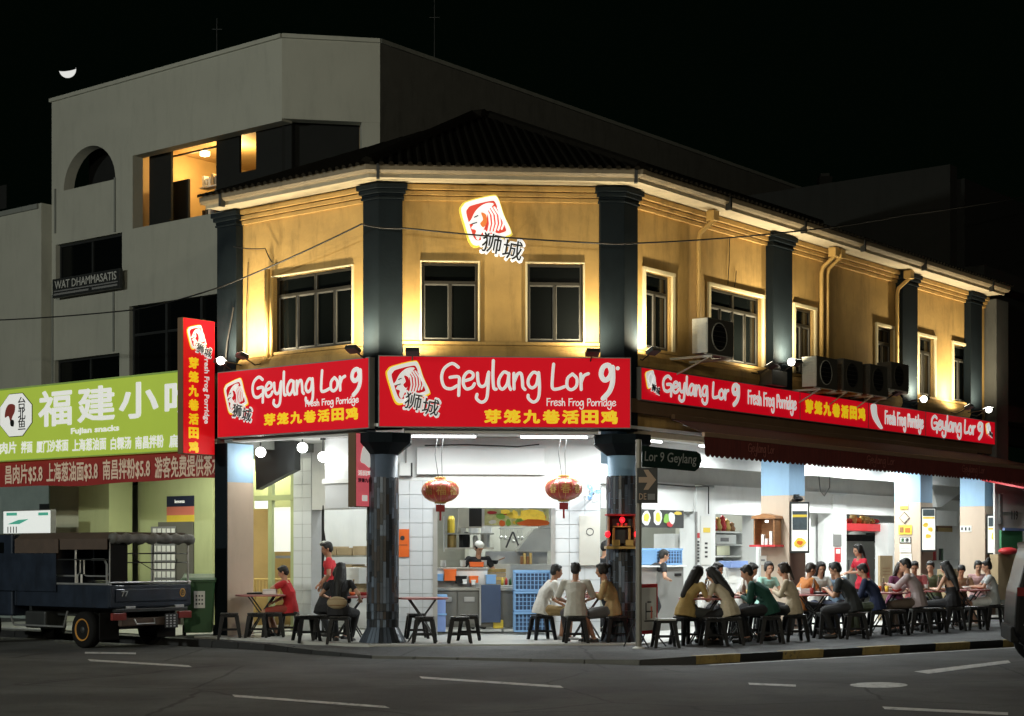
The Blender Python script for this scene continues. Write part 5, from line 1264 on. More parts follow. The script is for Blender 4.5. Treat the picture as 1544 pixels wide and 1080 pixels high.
for i in range(2):
    d = bxs('door', t, i*w/2+.012, (i+1)*w/2-.012, -.005, .028, .06, h-.08, X['greyc']); obj('handle', MB().box(i*w/2+.12, i*w/2+w/2-.1, -.02, -.006, h-.26, h-.17), X['alu'], d, bev=.01)
bxs('kick_plate', t, 0, w+.7, .06, .1, -.0, .055, X['black'], 0)
t, w, h = pt_('side_panel', 'dark blue board leaning against the end of the counter fridge', 'board', M, 723, 755, 882, 939, 2.86)
bxs('panel', t, .03, w, 0, .03, 0, h, mat('dark_blue_board', (.045, .07, .13), .4)); bxs('edge_strip', t, 0, .028, 0, .05, -.05, h+.01, X['alu'], 0)
t, w, h = pt_('worktable', 'pale steel worktable at the right side of the kitchen', 'table', M, 755, 778, 883, 918, 3.1)
bxs('top', t, 0, w+.6, 0, .6, h-.04, h, X['steel']); bxs('front_panel', t, .01, w+.55, .02, .05, -.0, h-.041, X['alu'], 0)
for x in (.02, w+.5): bxs('leg', t, x, x+.04, .06, .1, -.45, -.001, X['alu'], 0)
bxs('shelf', t, .02, w+.55, .02, .5, -.25, -.22, X['steel'], 0)
t, w, h = pt_('jerry_can', 'yellow plastic can on the kitchen floor under the counter', 'can', M, 744, 759, 938, 948, 2.9); bxs('body', t, 0, w, 0, .25, 0, h*1.3, X['yell'], .02)
# long serving counter with trays
t, w, h = pt_('serving_counter', 'white serving counter with orange trays in front of the cook', 'counter', M, 652, 735, 856, 886, 3.25)
bxs('body', t, 0, w, 0, .5, -.4, h-.04, X['white']); bxs('top', t, -.02, w+.02, -.03, .53, h-.037, h, X['steel'])
def small(name, lab, cat, a, b, tp, bt, y, m, d=.25, bev=.008, fr=M): 
    t, w, h = pt_(name, lab, cat, fr, a, b, tp, bt, y); bxs('body', t, 0, w, 0, d, 0, h, m, bev); bxs('rim', t, -.006, w+.006, -.006, d+.006, h-.02, h+.004, m, 0); return t
small('tray', 'tall orange container left on the kitchen counter', 'container', 670, 688, 859, 876, 2.98, X['orange'])
small('tray', 'orange box on the shelf before the cook', 'container', 709, 729, 848, 855, 3.2, X['orange'])
small('tray', 'small orange tub beside white cups on the kitchen counter', 'container', 708, 721, 869, 879, 2.98, X['orange'])
small('tub', 'black tub between the orange containers', 'container', 687, 704, 869, 880, 2.97, X['black'])
small('tub', 'light blue tub at the left edge of the kitchen counter', 'container', 658, 668, 866, 876, 3.0, X['bluec'])
small('tub', 'white and blue carton standing at the right end of the kitchen counter', 'box', 733, 748, 867, 881, 3.02, X['bluec'])
small('cup', 'white cup in front of the orange tub', 'cup', 698, 704, 874, 881, 2.92, X['white'], .08); small('cup', 'white cup at the right of the first white cup', 'cup', 711, 717, 875, 882, 2.92, X['white'], .08)
t, w, h = pt_('crate_stack', 'low stack of pale wooden trays behind the counter end', 'tray stack', M, 734, 763, 857, 881, 3.5)
for k in range(4): bxs('tray', t, 0, w, 0, .4, k*h/4, (k+1)*h/4-.012, X['woodl'] if k % 2 else X['card'])
t, w, h = pt_('wall_shelf', 'two tier steel wall shelf with jars behind the cook', 'shelf', M, 671, 745, 778, 832, 4.6)
for z in (.05, h*.48): bxs('shelf_board', t, 0, w, 0, .35, z, z+.03, X['steel'], 0)
bxs('side_bracket', t, -.02, 0, .0, .35, 0, h, X['alu'], 0)
random.seed(5)
for z in (.08, h*.48+.03):
    x = .05
    while x < w-.2:
        d = random.uniform(.1, .22); hh = random.uniform(.12, .36); obj('jar', MB().lathe([(d/2, 0), (d/2, hh*.8), (d*.3, hh)], 10, (x+d/2, .15, z+.001)), random.choice((X['steel'], X['white'], X['card'], X['yell'], X['black'], X['woodl'])), t); x += d+.05
t, w, h = pt_('wall_cabinet', 'closed pale cabinet high on the kitchen wall at the left', 'cabinet', M, 692, 727, 766, 796, 3.4)
bxs('body', t, 0, w, 0, .35, 0, h, mat('beige_cabinet', (.5, .48, .4), .5)); bxs('door_gap', t, w*.5, w*.5+.01, -.003, 0, .02, h-.02, X['ink'], 0)
t, w, h = pt_('hood', 'grey slanting extractor hood at the right of the kitchen', 'hood', M, 782, 829, 797, 832, 4.9)
obj('canopy', MB().plate([(0, 0.05), (0, .0), (w*1.2, 0), (w*1.2, h), (w*.5, h)], 0, .7), X['steel'], t); bxs('duct', t, w*.7, w*1.1, .1, .5, h+.003, h+.8, X['steel'])
t, w, h = pt_('range', 'steel cooking range along the kitchen back wall', 'stove', M, 735, 830, 851, 900, 4.8)
bxs('body', t, -.2, w+.2, 0, .7, -.5, h, X['steel']); bxs('splash_back', t, 0, w, .6, .66, h+.003, h+.25, X['alu'], 0)
t, w, h = pt_('wok', 'black wok on the kitchen range', 'wok', M, 737, 753, 846, 852, 4.9); obj('pan', MB().lathe([(w*.2, 0), (w*.42, .03), (w*.5, .09)], 16, (w/2, .2, 0)), X['black'], t); obj('handle', MB().tube([(w, .2, .09), (w+.12, .2, .14)], .012, 6), X['wood'], t)
t, w, h = pt_('knife_block', 'wooden block of knives and boards on the range', 'knife block', M, 785, 803, 834, 851, 4.85)
for k in range(4): bxs('board', t, k*w/4, (k+1)*w/4-.01, 0, .14, 0, h*(.7+.3*(k % 2)), (X['wood'], X['woodl'])[k % 2])
t, w, h = pt_('ladder', 'thin folding ladder frame against the kitchen wall', 'ladder', M, 763, 783, 802, 826, 5.6)
obj('rail', MB().tube([(0, 0, 0), (w/2, 0, h)], .018, 6), X['ink'], t); obj('rail', MB().tube([(w, 0, 0), (w/2+.01, 0, h)], .018, 6), X['ink'], t)
# blue basket stack
me_c = None
cr_lab = ['light blue perforated basket, top of the stack by the kitchen opening', 'light blue perforated basket, middle of the stack by the kitchen opening', 'light blue perforated basket, bottom of the stack on the kitchen floor']
tz_ = [(860, 891), (892, 922), (923, 953)]
X['crated'] = mat('basket_hole_shade', (.05, .09, .17), .6)  # for a dark block added inside baskets as shade in their holes
def crate(lab, a, b, tp, bt, y, m, fr=M, d=.4, grp='blue baskets stacked by the kitchen'):
    t, w, h = pt_('crate', lab, 'crate', fr, a, b, tp, bt, y, grp)
    r = .018; mb = MB()
    mb.box(-.01, w+.01, -.01, .02, h-.035, h); mb.box(0, w, 0, .015, 0, .03); mb.box(0, w, d-.015, d, 0, h); mb.box(0, .015, .02, d-.015, 0, h-.035); mb.box(w-.015, w, .02, d-.015, 0, h-.035); mb.box(0, w, .02, d-.015, 0, .012)
    obj('shell', mb, m, t)
    nb = 9; sl = MB()
    for i in range(nb+1): x = .012+(w-.024)*i/nb; sl.box(x-.007, x+.007, .0, .012, .031, h-.036)
    for k in range(1, 4): z = .03+(h-.065)*k/4; sl.box(.0, w, .003, .010, z-.005, z+.005)
    obj('lattice', sl, m, t); bxs('dark_core', t, .03, w-.03, .03, d-.03, .014, h-.06, X['crated'], 0); return t
for lb, (a, b) in zip(cr_lab, tz_): crate(lb, 776, 830, a, b, 2.45, X['bluec'])
t, w, h = pt_('waste_bin', 'blue plastic bin with a lid standing by the left tiled pier', 'bin', M, 655, 672, 897, 953, 2.5)
bxs('body', t, .01, w, .0, .3, 0, h*.9, X['blueb'], .015); bxs('lid', t, -.01, w+.03, -.02, .32, h*.905, h, X['bluec'], .01); bxs('band', t, 0, w+.02, -.012, -.001, h*.45, h*.5, X['bluec'], 0)
# left bay back room
t, w, h = pt_('storage_rack', 'steel rack with cartons and white tubs in the left back room', 'rack', L, 480, 556, 816, 950, 3.2)
for z in (.02, h*.38, h*.62, h*.82): bxs('shelf_board', t, 0, w, 0, .45, z, z+.03, X['steel'], 0)
for x in (0, w-.03): bxs('post', t, x, x+.028, -.001, .03, 0, h, X['alu'], 0)
random.seed(9)
for z, mx_ in ((h*.38+.031, .28), (h*.62+.031, .24), (h*.82+.031, .26)):
    x = .08
    while x < w-.3:
        d = random.uniform(.18, .42); hh = random.uniform(.12, mx_); b_ = bxs('carton', t, x, x+d, .03, .4, z, z+hh, random.choice((X['card'], X['card'], X['white'], X['alu'])), .004); x += d+.03
t, w, h = pt_('cable_reel', 'white wall fan head hanging on a thick black cable in the left bay', 'fan', L, 484, 497, 816, 826, 2.0)
obj('head', MB().ell((w/2, 0, h/2), (w*.6, .08, h*.55)), X['white'], t, smooth=True); obj('cord', MB().tube([(w/2, 0, h), (w*.2, 0, h+.3), (w*.25, 0, h+.66)], .014, 6), X['cable'], t); obj('grille', MB().ell((w/2, -.07, h/2), (w*.3, .03, h*.3)), X['ink'], t)
t, w, h = pt_('carton', 'big blank white carton behind the diner in black, left back room', 'box', L, 514, 541, 856, 880, 2.9); bxs('box', t, 0, w, 0, .4, 0, h, X['white']); bxs('tape', t, 0, w, -.004, -.001, h*.45, h*.52, X['paper'], 0)
# bamboo chairs inside the lime room
for px_, lab in ((384, 'pale bamboo chair, left one in the lime room'), (414, 'pale bamboo chair, right one in the lime room')):
    t, w, h = pt_('bamboo_chair', lab, 'chair', L, px_, px_+25, 872, 925, 3.0, 'bamboo chairs in the lime room')
    for x in (0, w): obj('post', MB().tube([(x, 0, -.02), (x, 0, h)], .02, 6), X['woodl'], t)
    for k in range(5): x = w*(k+.5)/5; obj('spindle', MB().tube([(x, 0, h*.55), (x, 0, h*.95)], .012, 5), X['woodl'], t)
    obj('top_rail', MB().tube([(-.03, 0, h*.97), (w+.03, 0, h*.97)], .022, 6), X['woodl'], t); bxs('seat', t, -.02, w+.02, -.02, .4, h*.45, h*.5, X['woodl'])
    for x in (0, w): obj('front_leg', MB().tube([(x, .38, -.02), (x, .38, h*.45)], .02, 6), X['woodl'], t)
# altars ---------------------------------------------------------------------------------
t, w, h = pt_('altar_shelf', 'small red and gold altar with two lit red lamps on the right mosaic column', 'altar', M, 918, 959, 775, 828, -.32)
bxs('back_panel', t, .02, w-.02, .22, .25, .08, h-.03, X['dark']); bxs('base_board', t, -.04, w+.03, .0, .28, 0, .045, X['gold']); bxs('roof_board', t, -.03, w+.04, -.01, .28, h-.03, h, X['redp'])
for x in (0, w-.025): bxs('side_post', t, x, x+.025, .06, .22, .046, h-.031, X['wood'])
bxs('shelf_board', t, .08, w-.08, .04, .22, h*.62, h*.66, X['gold'])
obj('lamp', MB().ell((w*.5, .02, h*.83), (.045, .045, .05)), X['redlit'], t, smooth=True)
for x in (-.02, w+.01): obj('lamp', MB().ell((x, -.01, h*.42), (.045, .04, .055)), X['redlit'], t, smooth=True)
for x in (w*.2, w*.78): bxs('pillar', t, x-.02, x+.02, .05, .1, .046, h*.6, X['gold'])
for x in (w*.12, w*.62): bxs('plaque', t, x, x+.13, -.01, .01, .05, .15, X['gold'])
for x in (w*.35, w*.5, w*.65): bxs('offering', t, x-.02, x+.02, .05, .09, h*.665, h*.74, X['redp'])
light('POINT', 'altar_light', (w*.5, -.06, h*.8), .6, (1, .1, .06), .03, parent=t)
t, w, h = pt_('altar_shelf', 'open wooden altar box with white offerings and a red shelf on the first square column', 'altar', R, 1144, 1180, 778, 824, .1)
t.location = R.w(COLR[0]-.30, .04, R.z(824, COLR[0], 0)); t.rotation_euler.z = R.a-radians(90)+0
t.rotation_euler.z = R.a - radians(90)   # faces along the wing, towards the corner
t.location = R.w(COLR[0]-.001, .62, R.z(824, COLR[0], 0)); w = .46; h = .56
bxs('back_panel', t, 0.01, w-.01, -.03, -.01, .03, h-.02, X['wood']); bxs('side_panel', t, 0, .03, -.28, -.031, .03, h-.03, X['wood']); bxs('side_panel', t, w-.03, w, -.28, -.031, .03, h-.03, X['wood'])
obj('roof_board', MB().plate([(-.04, h-.03), (w+.04, h-.03), (w+.02, h+.02), (w*.5, h+.07), (-.02, h+.02)], -.31, -.01), X['wood'], t); bxs('base_board', t, -.05, w+.05, -.36, -.01, -.01, .028, X['redp'])
for x, hh in ((.12, .2), (.2, .12), (.3, .26)): bxs('offering', t, x, x+.06, -.2, -.12, .029, .029+hh, X['paper'])
bxs('lamp', t, w*.45, w*.55, -.2, -.15, h-.10, h-.06, X['globe'])
# drinks stall behind the street sign -----------------------------------------------------
t, w, h = pt_('menu_board', 'dark picture menu with round white plates over the drinks stall', 'sign', R, 966, 1031, 769, 796, YI-.03)
bxs('board', t, 0, w, 0, .04, 0, h, X['ink'], 0); random.seed(4)
for i, c_ in enumerate((.12, .38)): blob(t, w*c_, h*.55, .16, h*.42, X['white'], -.012, 'plate_print', z1=h); blob(t, w*c_, h*.58, .09, h*.25, X['menuy'], -.02, z1=h)
blob(t, w*.58, h*.5, .1, h*.3, X['leafg'], -.012, z1=h); blob(t, w*.66, h*.2, .12, h*.15, X['redp'], -.013, z1=h); blob(t, w*.7, h*.55, .12, h*.35, X['white'], -.0145, z1=h); blob(t, w*.85, h*.85, .14, h*.1, X['yell'], -.016, z1=h, x1=w)
t, w, h = pt_('stall_counter', 'grey steel counter cabinet of the drinks stall with a dark slot handle', 'counter', R, 992, 1032, 853, 960, 1.6)
bxs('cabinet', t, 0, w, .02, .6, .0, h-.03, X['grey']); bxs('worktop', t, -.95, w+.05, -.02, .62, h-.028, h, X['white']); bxs('slot_handle', t, w*.65, w*.9, .008, .019, h-.2, h-.15, X['black'], 0)
bxs('side_cabinet', t, -.9, -.01, .02, .6, 0, h-.03, X['alu'])
crate('light blue ribbed storage box on the drinks stall counter', 990, 1029, 827, 852, 1.75, X['bluec'], R, .4, None)
t, w, h = pt_('refrigerator', 'narrow white fridge at the back of the drinks stall', 'fridge', R, 1017, 1031, 805, 850, 2.6); bxs('body', t, 0, w, 0, .5, 0, h, X['white']); obj('handle', MB().tube([(w*.85, -.03, h*.2), (w*.85, -.03, h*.8)], .012, 6), X['ink'], t)
t, w, h = pt_('shelf_unit', 'white shelf unit with a printer, left of the wooden altar', 'shelf', R, 1076, 1119, 801, 880, 3.0)
for z in (0, h*.3, h*.52, h*.74, h*.98): bxs('shelf_board', t, 0, w, 0, .5, z-.02, z+.012, X['white'], 0)
bxs('side_panel', t, w, w+.03, 0, .5, -.05, h, X['white'], 0); bxs('back_panel', t, 0, w, .48, .5, -.02, h, X['inkg'], 0)
p_ = bxs('printer', t, .03, w*.72, -.05, .4, h*.755, h*.93, X['white']); bxs('panel', t, .2, w*.45, -.056, -.051, h*.8, h*.87, X['inkg'], 0); bxs('white_tub', t, .05, w*.6, -.04, .35, h*.02, h*.28, X['paper']); bxs('shelf_door', t, w*.1, w*.55, -.01, 0, h*.54, h*.72, X['gwall2'], 0)
t, w, h = pt_('figurines', 'row of red and gold lucky figures on top of the shelf unit', 'ornaments', R, 1077, 1114, 772, 801, 3.05)
for i, (x, hh, m_) in enumerate(((.12, .26, 'redp'), (.3, .3, 'gold'), (.48, .34, 'redp'), (.66, .26, 'gold'), (.85, .2, 'wood'))): obj('figure', MB().lathe([(.08, 0), (.10, hh*.3), (.06, hh*.6), (.075, hh*.8), (.02, hh)], 10, (w*x, .1, .003)), X[m_], t, smooth=True)
t, w, h = pt_('tub', 'violet blue plastic tub near the white machine', 'tub', R, 1103, 1128, 846, 856, 1.9); bxs('body', t, 0, w, 0, .3, 0, h, X['blueb'])
t, w, h = pt_('cup_machine', 'white counter machine under the violet tub', 'machine', R, 1094, 1140, 855, 872, 2.0); bxs('body', t, 0, w, 0, .4, -.6, h, X['white'], .03); bxs('display', t, w*.1, w*.35, -.01, 0, -.1, h*.6, X['paper'], 0)
t, w, h = pt_('wall_notice', 'column of small printed notices on the white pier beside the drinks stall', 'notices', R, 1050, 1073, 778, 852, YI-.075)
bxs('notice_sheet', t, w*.3, w*.95, 0, .01, 0, h, X['paper'], 0); bxs('red_notice', t, .02, w*.22, 0, .012, h*.55, h*.65, X['redp'], 0); bxs('qr_card', t, w*.45, w*.9, -.004, -.001, h*.66, h*.76, X['yell'], 0)
for k in range(7): bxs('print', t, .03, w*.2, .0, .01, h*(.06+k*.065), h*(.10+k*.065), X['ink'], 0)
for k in range(4): bxs('print', t, w*.55, w*.72, -.005, -.001, h*(.15+k*.09), h*(.19+k*.09), X['ink'], 0)
# stalls between the square columns -------------------------------------------------------
t, w, h = pt_('cold_store_door', 'tall pale cold store with a vertical handle beside the first light box', 'cold store', R, 1218, 1251, 774, 930, 2.6)
bxs('door', t, 0, w*.55, 0, .06, 0, h, X['white']); bxs('door', t, w*.56, w*1.0, 0, .06, 0, h, X['white']); obj('handle', MB().tube([(w*.5, -.04, h*.4), (w*.5, -.04, h*.6)], .014, 6), X['alu'], t)
t, w, h = pt_('wall_notice', 'small red and white notice low on the second white pier', 'notice', R, 1259, 1268, 826, 848, YI-.075); bxs('sheet', t, 0, w, 0, .01, 0, h, X['redp'], 0); bxs('print', t, w*.15, w*.85, -.004, -.001, h*.6, h*.9, X['paper'], 0)
t, w, h = pt_('wall_notice', 'small grey panel on the second white pier above the red notice', 'panel', R, 1257, 1269, 804, 824, YI-.075); bxs('panel', t, 0, w, 0, .012, 0, h, X['grey'], 0); bxs('rim', t, 0, w, -.004, -.001, h*.9, h, X['paper'], 0)
t, w, h = pt_('hanging_shelf', 'red hanging shelf with orange pots across the stall opening', 'shelf', R, 1273, 1340, 790, 801, 2.4); bxs('tray', t, 0, w, 0, .4, 0, h, X['redp'], .01)
random.seed(8)
for k in range(9):
    hh = random.uniform(.1, .3); x = .1+k*(w-.2)/9; obj('pot', MB().lathe([(.07, 0), (.1, hh*.5), (.06, hh)], 10, (x, .18, h+.002)), random.choice((X['orange'], X['redp'], X['black'], X['gold'], X['woodl'])), t)
t, w, h = pt_('upright_fridge', 'stainless upright fridge behind the person in red', 'fridge', R, 1273, 1318, 816, 930, 3.1); bxs('body', t, 0, w, 0, .7, 0, h, X['steel'], .01); bxs('black_top', t, -.02, w+.02, -.03, .7, h+.003, h+.16, X['black'], .02); obj('handle', MB().tube([(w*.1, -.04, h*.5), (w*.1, -.04, h*.75)], .014, 6), X['ink'], t)
t, w, h = pt_('carton', 'white bag of supplies on top of the stainless fridge', 'bag', R, 1292, 1312, 803, 814, 3.2); obj('bag', MB().ell((w/2, .2, h*.4), (w*.5, .2, h*.8)), X['paper'], t, smooth=True)
t, w, h = pt_('shelf_unit', 'pale shelf with pots at the right edge of the middle stall', 'shelf', R, 1319, 1340, 800, 860, 3.3)
for z in (0, h*.33, h*.66, h*.97): bxs('shelf_board', t, 0, w, 0, .4, z, z+.02, X['steel'], 0)
for z, m_ in ((.03, 'card'), (h*.33+.03, 'white'), (h*.66+.03, 'black')): bxs('pot', t, .1, w-.15, .05, .3, z, z+.25, X[m_], .02)
t, w, h = pt_('panel_stack', 'yellowish flat pack panel leaning on the second square column', 'board', R, 1327, 1346, 838, 935, .5); bxs('panel', t, 0, w, 0, .05, 0, h, X['card'], 0); 
for k in range(3): bxs('print', t, w*.2, w*.8, -.004, -.001, h*(.7+k*.05), h*(.71+k*.05), X['wood'], 0)
# signs on the square columns: end faces look towards the corner
def colthing(name, lab, cat, col_i, a, b, tp, bt):
    """a, b = pixel columns on the end face of square column i"""
    xc = COLR[col_i]; E = Frame(*R.w(xc-.004, .62)[:2], math.degrees(R.a)-90)
    x0, x1 = E.fx(a, 0), E.fx(b, 0); xm = (x0+x1)/2; z0, z1 = E.z(bt, xm, 0), E.z(tp, xm, 0)
    return fthing(name, lab, cat, E, x0, -.014, z0), x1-x0, z1-z0
def sheet(lab, i, a, b, tp, bt, m, cat='notice', pr=None, name='wall_notice'):
    t, w, h = colthing(name, lab, cat, i, a, b, tp, bt); bxs('sheet', t, 0, w, 0, .01, 0, h, m, 0)
    for q in (pr or []): bxs('print', t, w*q[0], w*q[1], -.004, -.001, h*q[2], h*q[3], q[4], 0)
    return t, w, h
sheet('small cream and yellow sticker, topmost on the second square column', 1, 1357, 1369, 759, 768, X['paper'], pr=[(0, 1, 0, .55, X['yell'])])
t, w, h = colthing('wall_notice', 'diamond shaped pale sign on the second square column', 'sign', 1, 1356, 1372, 772, 790)
obj('sheet', MB().plate([(w/2, 0), (w, h/2), (w/2, h), (0, h/2)], 0, .01), X['ink'], t); obj('print', MB().plate([(w/2, h*.08), (w*.93, h/2), (w/2, h*.92), (w*.07, h/2)], -.005, -.001), X['beige'], t)
sheet('yellow food poster under the diamond sign', 1, 1355, 1375, 792, 806, X['yell'], 'poster', [(.1, .4, .2, .8, X['wood']), (.5, .9, .2, .7, X['orange'])], 'poster')
sheet('dark edged green and white sticker under the yellow food poster', 1, 1357, 1374, 810, 819, X['ink'], 'sticker', [(.06, .94, .12, .9, X['paper']), (.15, .4, .2, .8, X['bingrn']), (.5, .8, .2, .8, X['ink'])])
sheet('white certificate with thin lines on the second square column', 1, 1357, 1374, 821, 833, X['paper'], 'notice', [(.1, .9, .5, .53, X['inkg']), (.1, .6, .2, .24, X['inkg'])])
sheet('lowest white certificate on the second square column', 1, 1357, 1375, 835, 848, X['paper'], 'notice', [(.08, .92, .75, .78, X['inkg']), (.12, .5, .3, .36, X['inkg'])])
sheet('small white plate with three dark characters on the third square column', 2, 1448, 1465, 793, 802, X['paper'], 'sign', [(.1, .25, .25, .75, X['ink']), (.42, .58, .2, .75, X['ink']), (.75, .9, .2, .75, X['ink'])])
sheet('angular white paper notice low on the first square column', 0, 1146, 1156, 838, 852, X['paper'], 'notice', [(.2, .8, .4, .6, X['inkg'])])
# menu light boxes standing out from the street side of the columns
def lbox(i, a, b, tp, bt, lab, style):
    xc = COLR[i]; y = -.32
    E = Frame(*R.w(xc+.12, -.02)[:2], math.degrees(R.a)-58)
    x0, x1 = E.fx(a, -.02), E.fx(b, -.02); zt_, zb_ = E.z(tp, x1, 0), E.z(bt, x1, 0)
    t = fthing('menu_light_box', lab, 'light box', E, x0, -.1, zb_, 'menu light boxes on the square columns'); w, h = x1-x0, zt_-zb_
    bxs('case', t, 0, w, 0, .12, 0, h, X['dark'], .01); bxs('screen', t, w*.08, w*.92, -.008, -.001, h*.04, h*.96, X['menuw'], 0)
    cellm = {'a': [(.45, .7, 'menud'), (.7, .75, 'yell'), (.75, .82, 'menud')], 'b': [(.8, .95, 'menud'), (.74, .78, 'menuy')], 'c': [(.7, .92, 'menud'), (.62, .66, 'menuy')]}[style]
    for z0, z1, m_ in cellm: bxs('print', t, w*.12, w*.88, -.014, -.009, h*z0, h*z1, X[m_], 0)
    random.seed(i+20)
    if style == 'a': blob(t, w*.5, h*.2, w*.3, h*.09, X['menuy'], -.02); blob(t, w*.5, h*.2, w*.16, h*.045, X['orange'], -.026)
    if style == 'b':
        for q in ((.3, .6), (.6, .5), (.45, .35)): blob(t, w*q[0], h*q[1], w*.18, h*.05, X['menuy'], -.02-q[0]*.01)
    if style == 'c': blob(t, w*.5, h*.45, w*.2, h*.1, X['menuy'], -.02); blob(t, w*.75, h*.25, w*.08, h*.08, X['yell'], -.02)
    obj('bracket', MB().box(w*.3, w*.7, .121, .2, h*.45, h*.55), X['dark'], t)
lbox(0, 1191, 1220, 757, 834, 'tall menu light box with a yellow dish at the bottom, on the first square column', 'a')
lbox(1, 1388, 1411, 765, 832, 'narrow menu light box with scattered yellow dishes, on the second square column', 'b')
lbox(2, 1487, 1508, 776, 836, 'rightmost menu light box with a pale figure print, on the third square column', 'c')
t, w, h = pt_('security_camera', 'small dark camera above the first menu light box', 'camera', R, 1199, 1210, 749, 756, -.1); obj('body', MB().ell((w/2, 0, h/2), (w*.5, .07, h*.6)), X['black'], t, smooth=True); bxs('mount', t, w*.4, w*.6, .0, .1, h*.8, h*1.5, X['dark'], 0)
# far stall at the right end
t, w, h = pt_('white_hood', 'white slanting duct hood in the far right stall', 'hood', R, 1400, 1447, 716, 765, 1.6)
obj('duct', MB().plate([(0, h), (w*.9, h), (w, h*.45), (w*.4, 0), (w*.28, 0)], 0, .5), X['white'], t); bxs('shelf_board', t, 0, w*1.0, .05, .3, -.45, -.08, X['white'])
t, w, h = pt_('stall_counter', 'white counter with a red and black book rack in the far right stall', 'counter', R, 1407, 1445, 845, 930, 2.3)
bxs('body', t, 0, w, 0, .5, 0, h, X['white']); 
for k, m_ in enumerate(('redp', 'paper', 'black', 'bingrn')): bxs('book', t, .05+k*.14, .15+k*.14, -.02, .15, h+.001, h+.3, X[m_], 0)
t, w, h = pt_('picture_board', 'brown picture strip above the white counter in the far right stall', 'picture', R, 1409, 1436, 782, 802, 2.5); bxs('board', t, 0, w, 0, .03, 0, h, X['wood'], 0); bxs('print', t, w*.2, w, -.004, -.001, 0, h*.3, X['woodl'], 0)
t, w, h = pt_('cupboard', 'plain cardboard coloured cupboard behind the seated woman with a bun', 'cupboard', R, 1436, 1478, 858, 900, 1.2); bxs('body', t, 0, w, 0, .4, -.5, h, X['card']); obj('knob', MB().ell((w*.4, -.01, h*.8), (.02, .02, .02)), X['wood'], t)
# neighbour's stall beyond the party wall
EX = R
t = fthing('next_stall', 'brightly lit neighbouring stall with a red awning at the right edge', 'stall', R, RL+.7, -.4, 0)
PM[t.name] = Matrix.Translation(R.w(RL+.7, -.4, 0)) @ Matrix.Rotation(R.a, 4, 'Z')
def ex(name, a, b, tp, bt, y, m, d=.05): return in_frame(R, name, MB().box(R.fx(a, y), R.fx(b, y), y, y+d, R.z(bt, R.fx(a, y), y), R.z(tp, R.fx(a, y), y)), m, parent=t)
ex('wall', 1500, 1640, 700, 880, -.32, X['white'], .04); ex('grey_pipe', 1508, 1512, 745, 790, -.40, X['grey']); ex('green_board', 1510, 1542, 800, 832, -.45, mat('green_baize_board', (.05, .22, .10), .6)); ex('blue_rail', 1515, 1545, 796, 800, -.5, X['blueb'])
ex('counter', 1505, 1560, 836, 905, -.6, X['card'], .2); in_frame(R, 'red_sack', MB().ell((R.fx(1520, -.7), -.7, R.z(831, R.fx(1520, -.7), -.7)), (.34, .2, .09)), X['redp'], smooth=True, parent=t)
ex('lit_panel', 1512, 1544, 744, 772, -.38, X['ceil'])
a1 = R.fx(1486, -.5); in_frame(R, 'red_awning', MB().add([(a1, -.4, R.z(722, a1, -.4)), (a1+3.4, -.4, R.z(722, a1, -.4)), (a1+3.4, -1.5, R.z(738, a1, -.4)), (a1+.2, -1.5, R.z(738, a1, -.4)), (a1, -.4, R.z(725, a1, -.4)), (a1+3.4, -.4, R.z(725, a1, -.4)), (a1+3.4, -1.5, R.z(741, a1, -.4)), (a1+.2, -1.5, R.z(741, a1, -.4))], [(0,3,2,1),(4,5,6,7),(0,1,5,4),(1,2,6,5),(2,3,7,6),(3,0,4,7)]), X['redp'], parent=t)
text('119', .3, X['ink'], t, 0, 0, 0, name='lettering').matrix_basis = PM[t.name].inverted() @ Matrix.Translation(R.w(R.fx(1530, -.42), -.42, R.z(777, R.fx(1530, -.42), -.42))) @ Matrix.Rotation(R.a, 4, 'Z')
light('AREA', 'next_stall_light', R.w(RL+2.2, -1.2, 3.3), 40, (.97, 1, 1), 1.2, .2, aim=R.w(RL+2.2, -1.2, 0))
# ------------------------------------------------------------ street signs
D = 25.9; x = (963-CX)/F*D
t = thing('street_sign_post', 'grey street sign post with a dark green road name plate and an arrow sign', 'sign', (x, D, .12))
zz = lambda py: CZ+(HY-py)*D/F-.12
obj('post', MB().tube([(0, 0, -.03), (0, 0, zz(663))], .048, 12), mat('galvanised_post', (.25, .24, .21), .45, .4, var=.15), t); obj('collar', MB().lathe([(.1, -.02), (.1, .01), (.055, .03)], 12), X['paper'], t)
k = D/F; poly = [(0, zz(704)), (0, zz(672)), (82*k, zz(681)), (88*k, zz(685)), (90*k, zz(695)), (86*k, zz(706)), (80*k, zz(711))]
o = obj('name_plate', MB().plate([(a+.05, b) for a, b in poly], -.03, .0), X['signgrn'], t, bev=.006)
o2 = text('Lor 9 Geylang', .2, mat('dull_reflective_letter', (.14, .15, .14), .5, var=0), t, .05+43*k, -.036, zz(692.5), width=78*k, height=.2, bold=.001, tilt=radians(3.5))
o = obj('arrow_plate', MB().box(-3*k, 28*k, -.075, -.055, zz(759), zz(706)), X['dark'], t, bev=.004)
ar = [(-.5, .09), (.05, .09), (-.12, .42), (.12, .42), (.5, 0), (.12, -.42), (-.12, -.42), (.05, -.09), (-.5, -.09)]
obj('arrow', MB().plate([((12.5+a*26)*k, zz(724)+b*30*k*1.0) for a, b in [(-.5, .14), (.0, .14), (-.22, .5), (.05, .5), (.5, 0), (.05, -.5), (-.22, -.5), (.0, -.14), (-.5, -.14)]], -.082, -.0755), X['signtan'], t)
text('DE', .2, X['signtan'], t, 5.5*k, -.08, zz(749), width=11*k, height=.1, bold=.003); obj('grey_bar', MB().box(13*k, 24*k, -.08, -.0755, zz(754), zz(745)), X['inkg'], t)
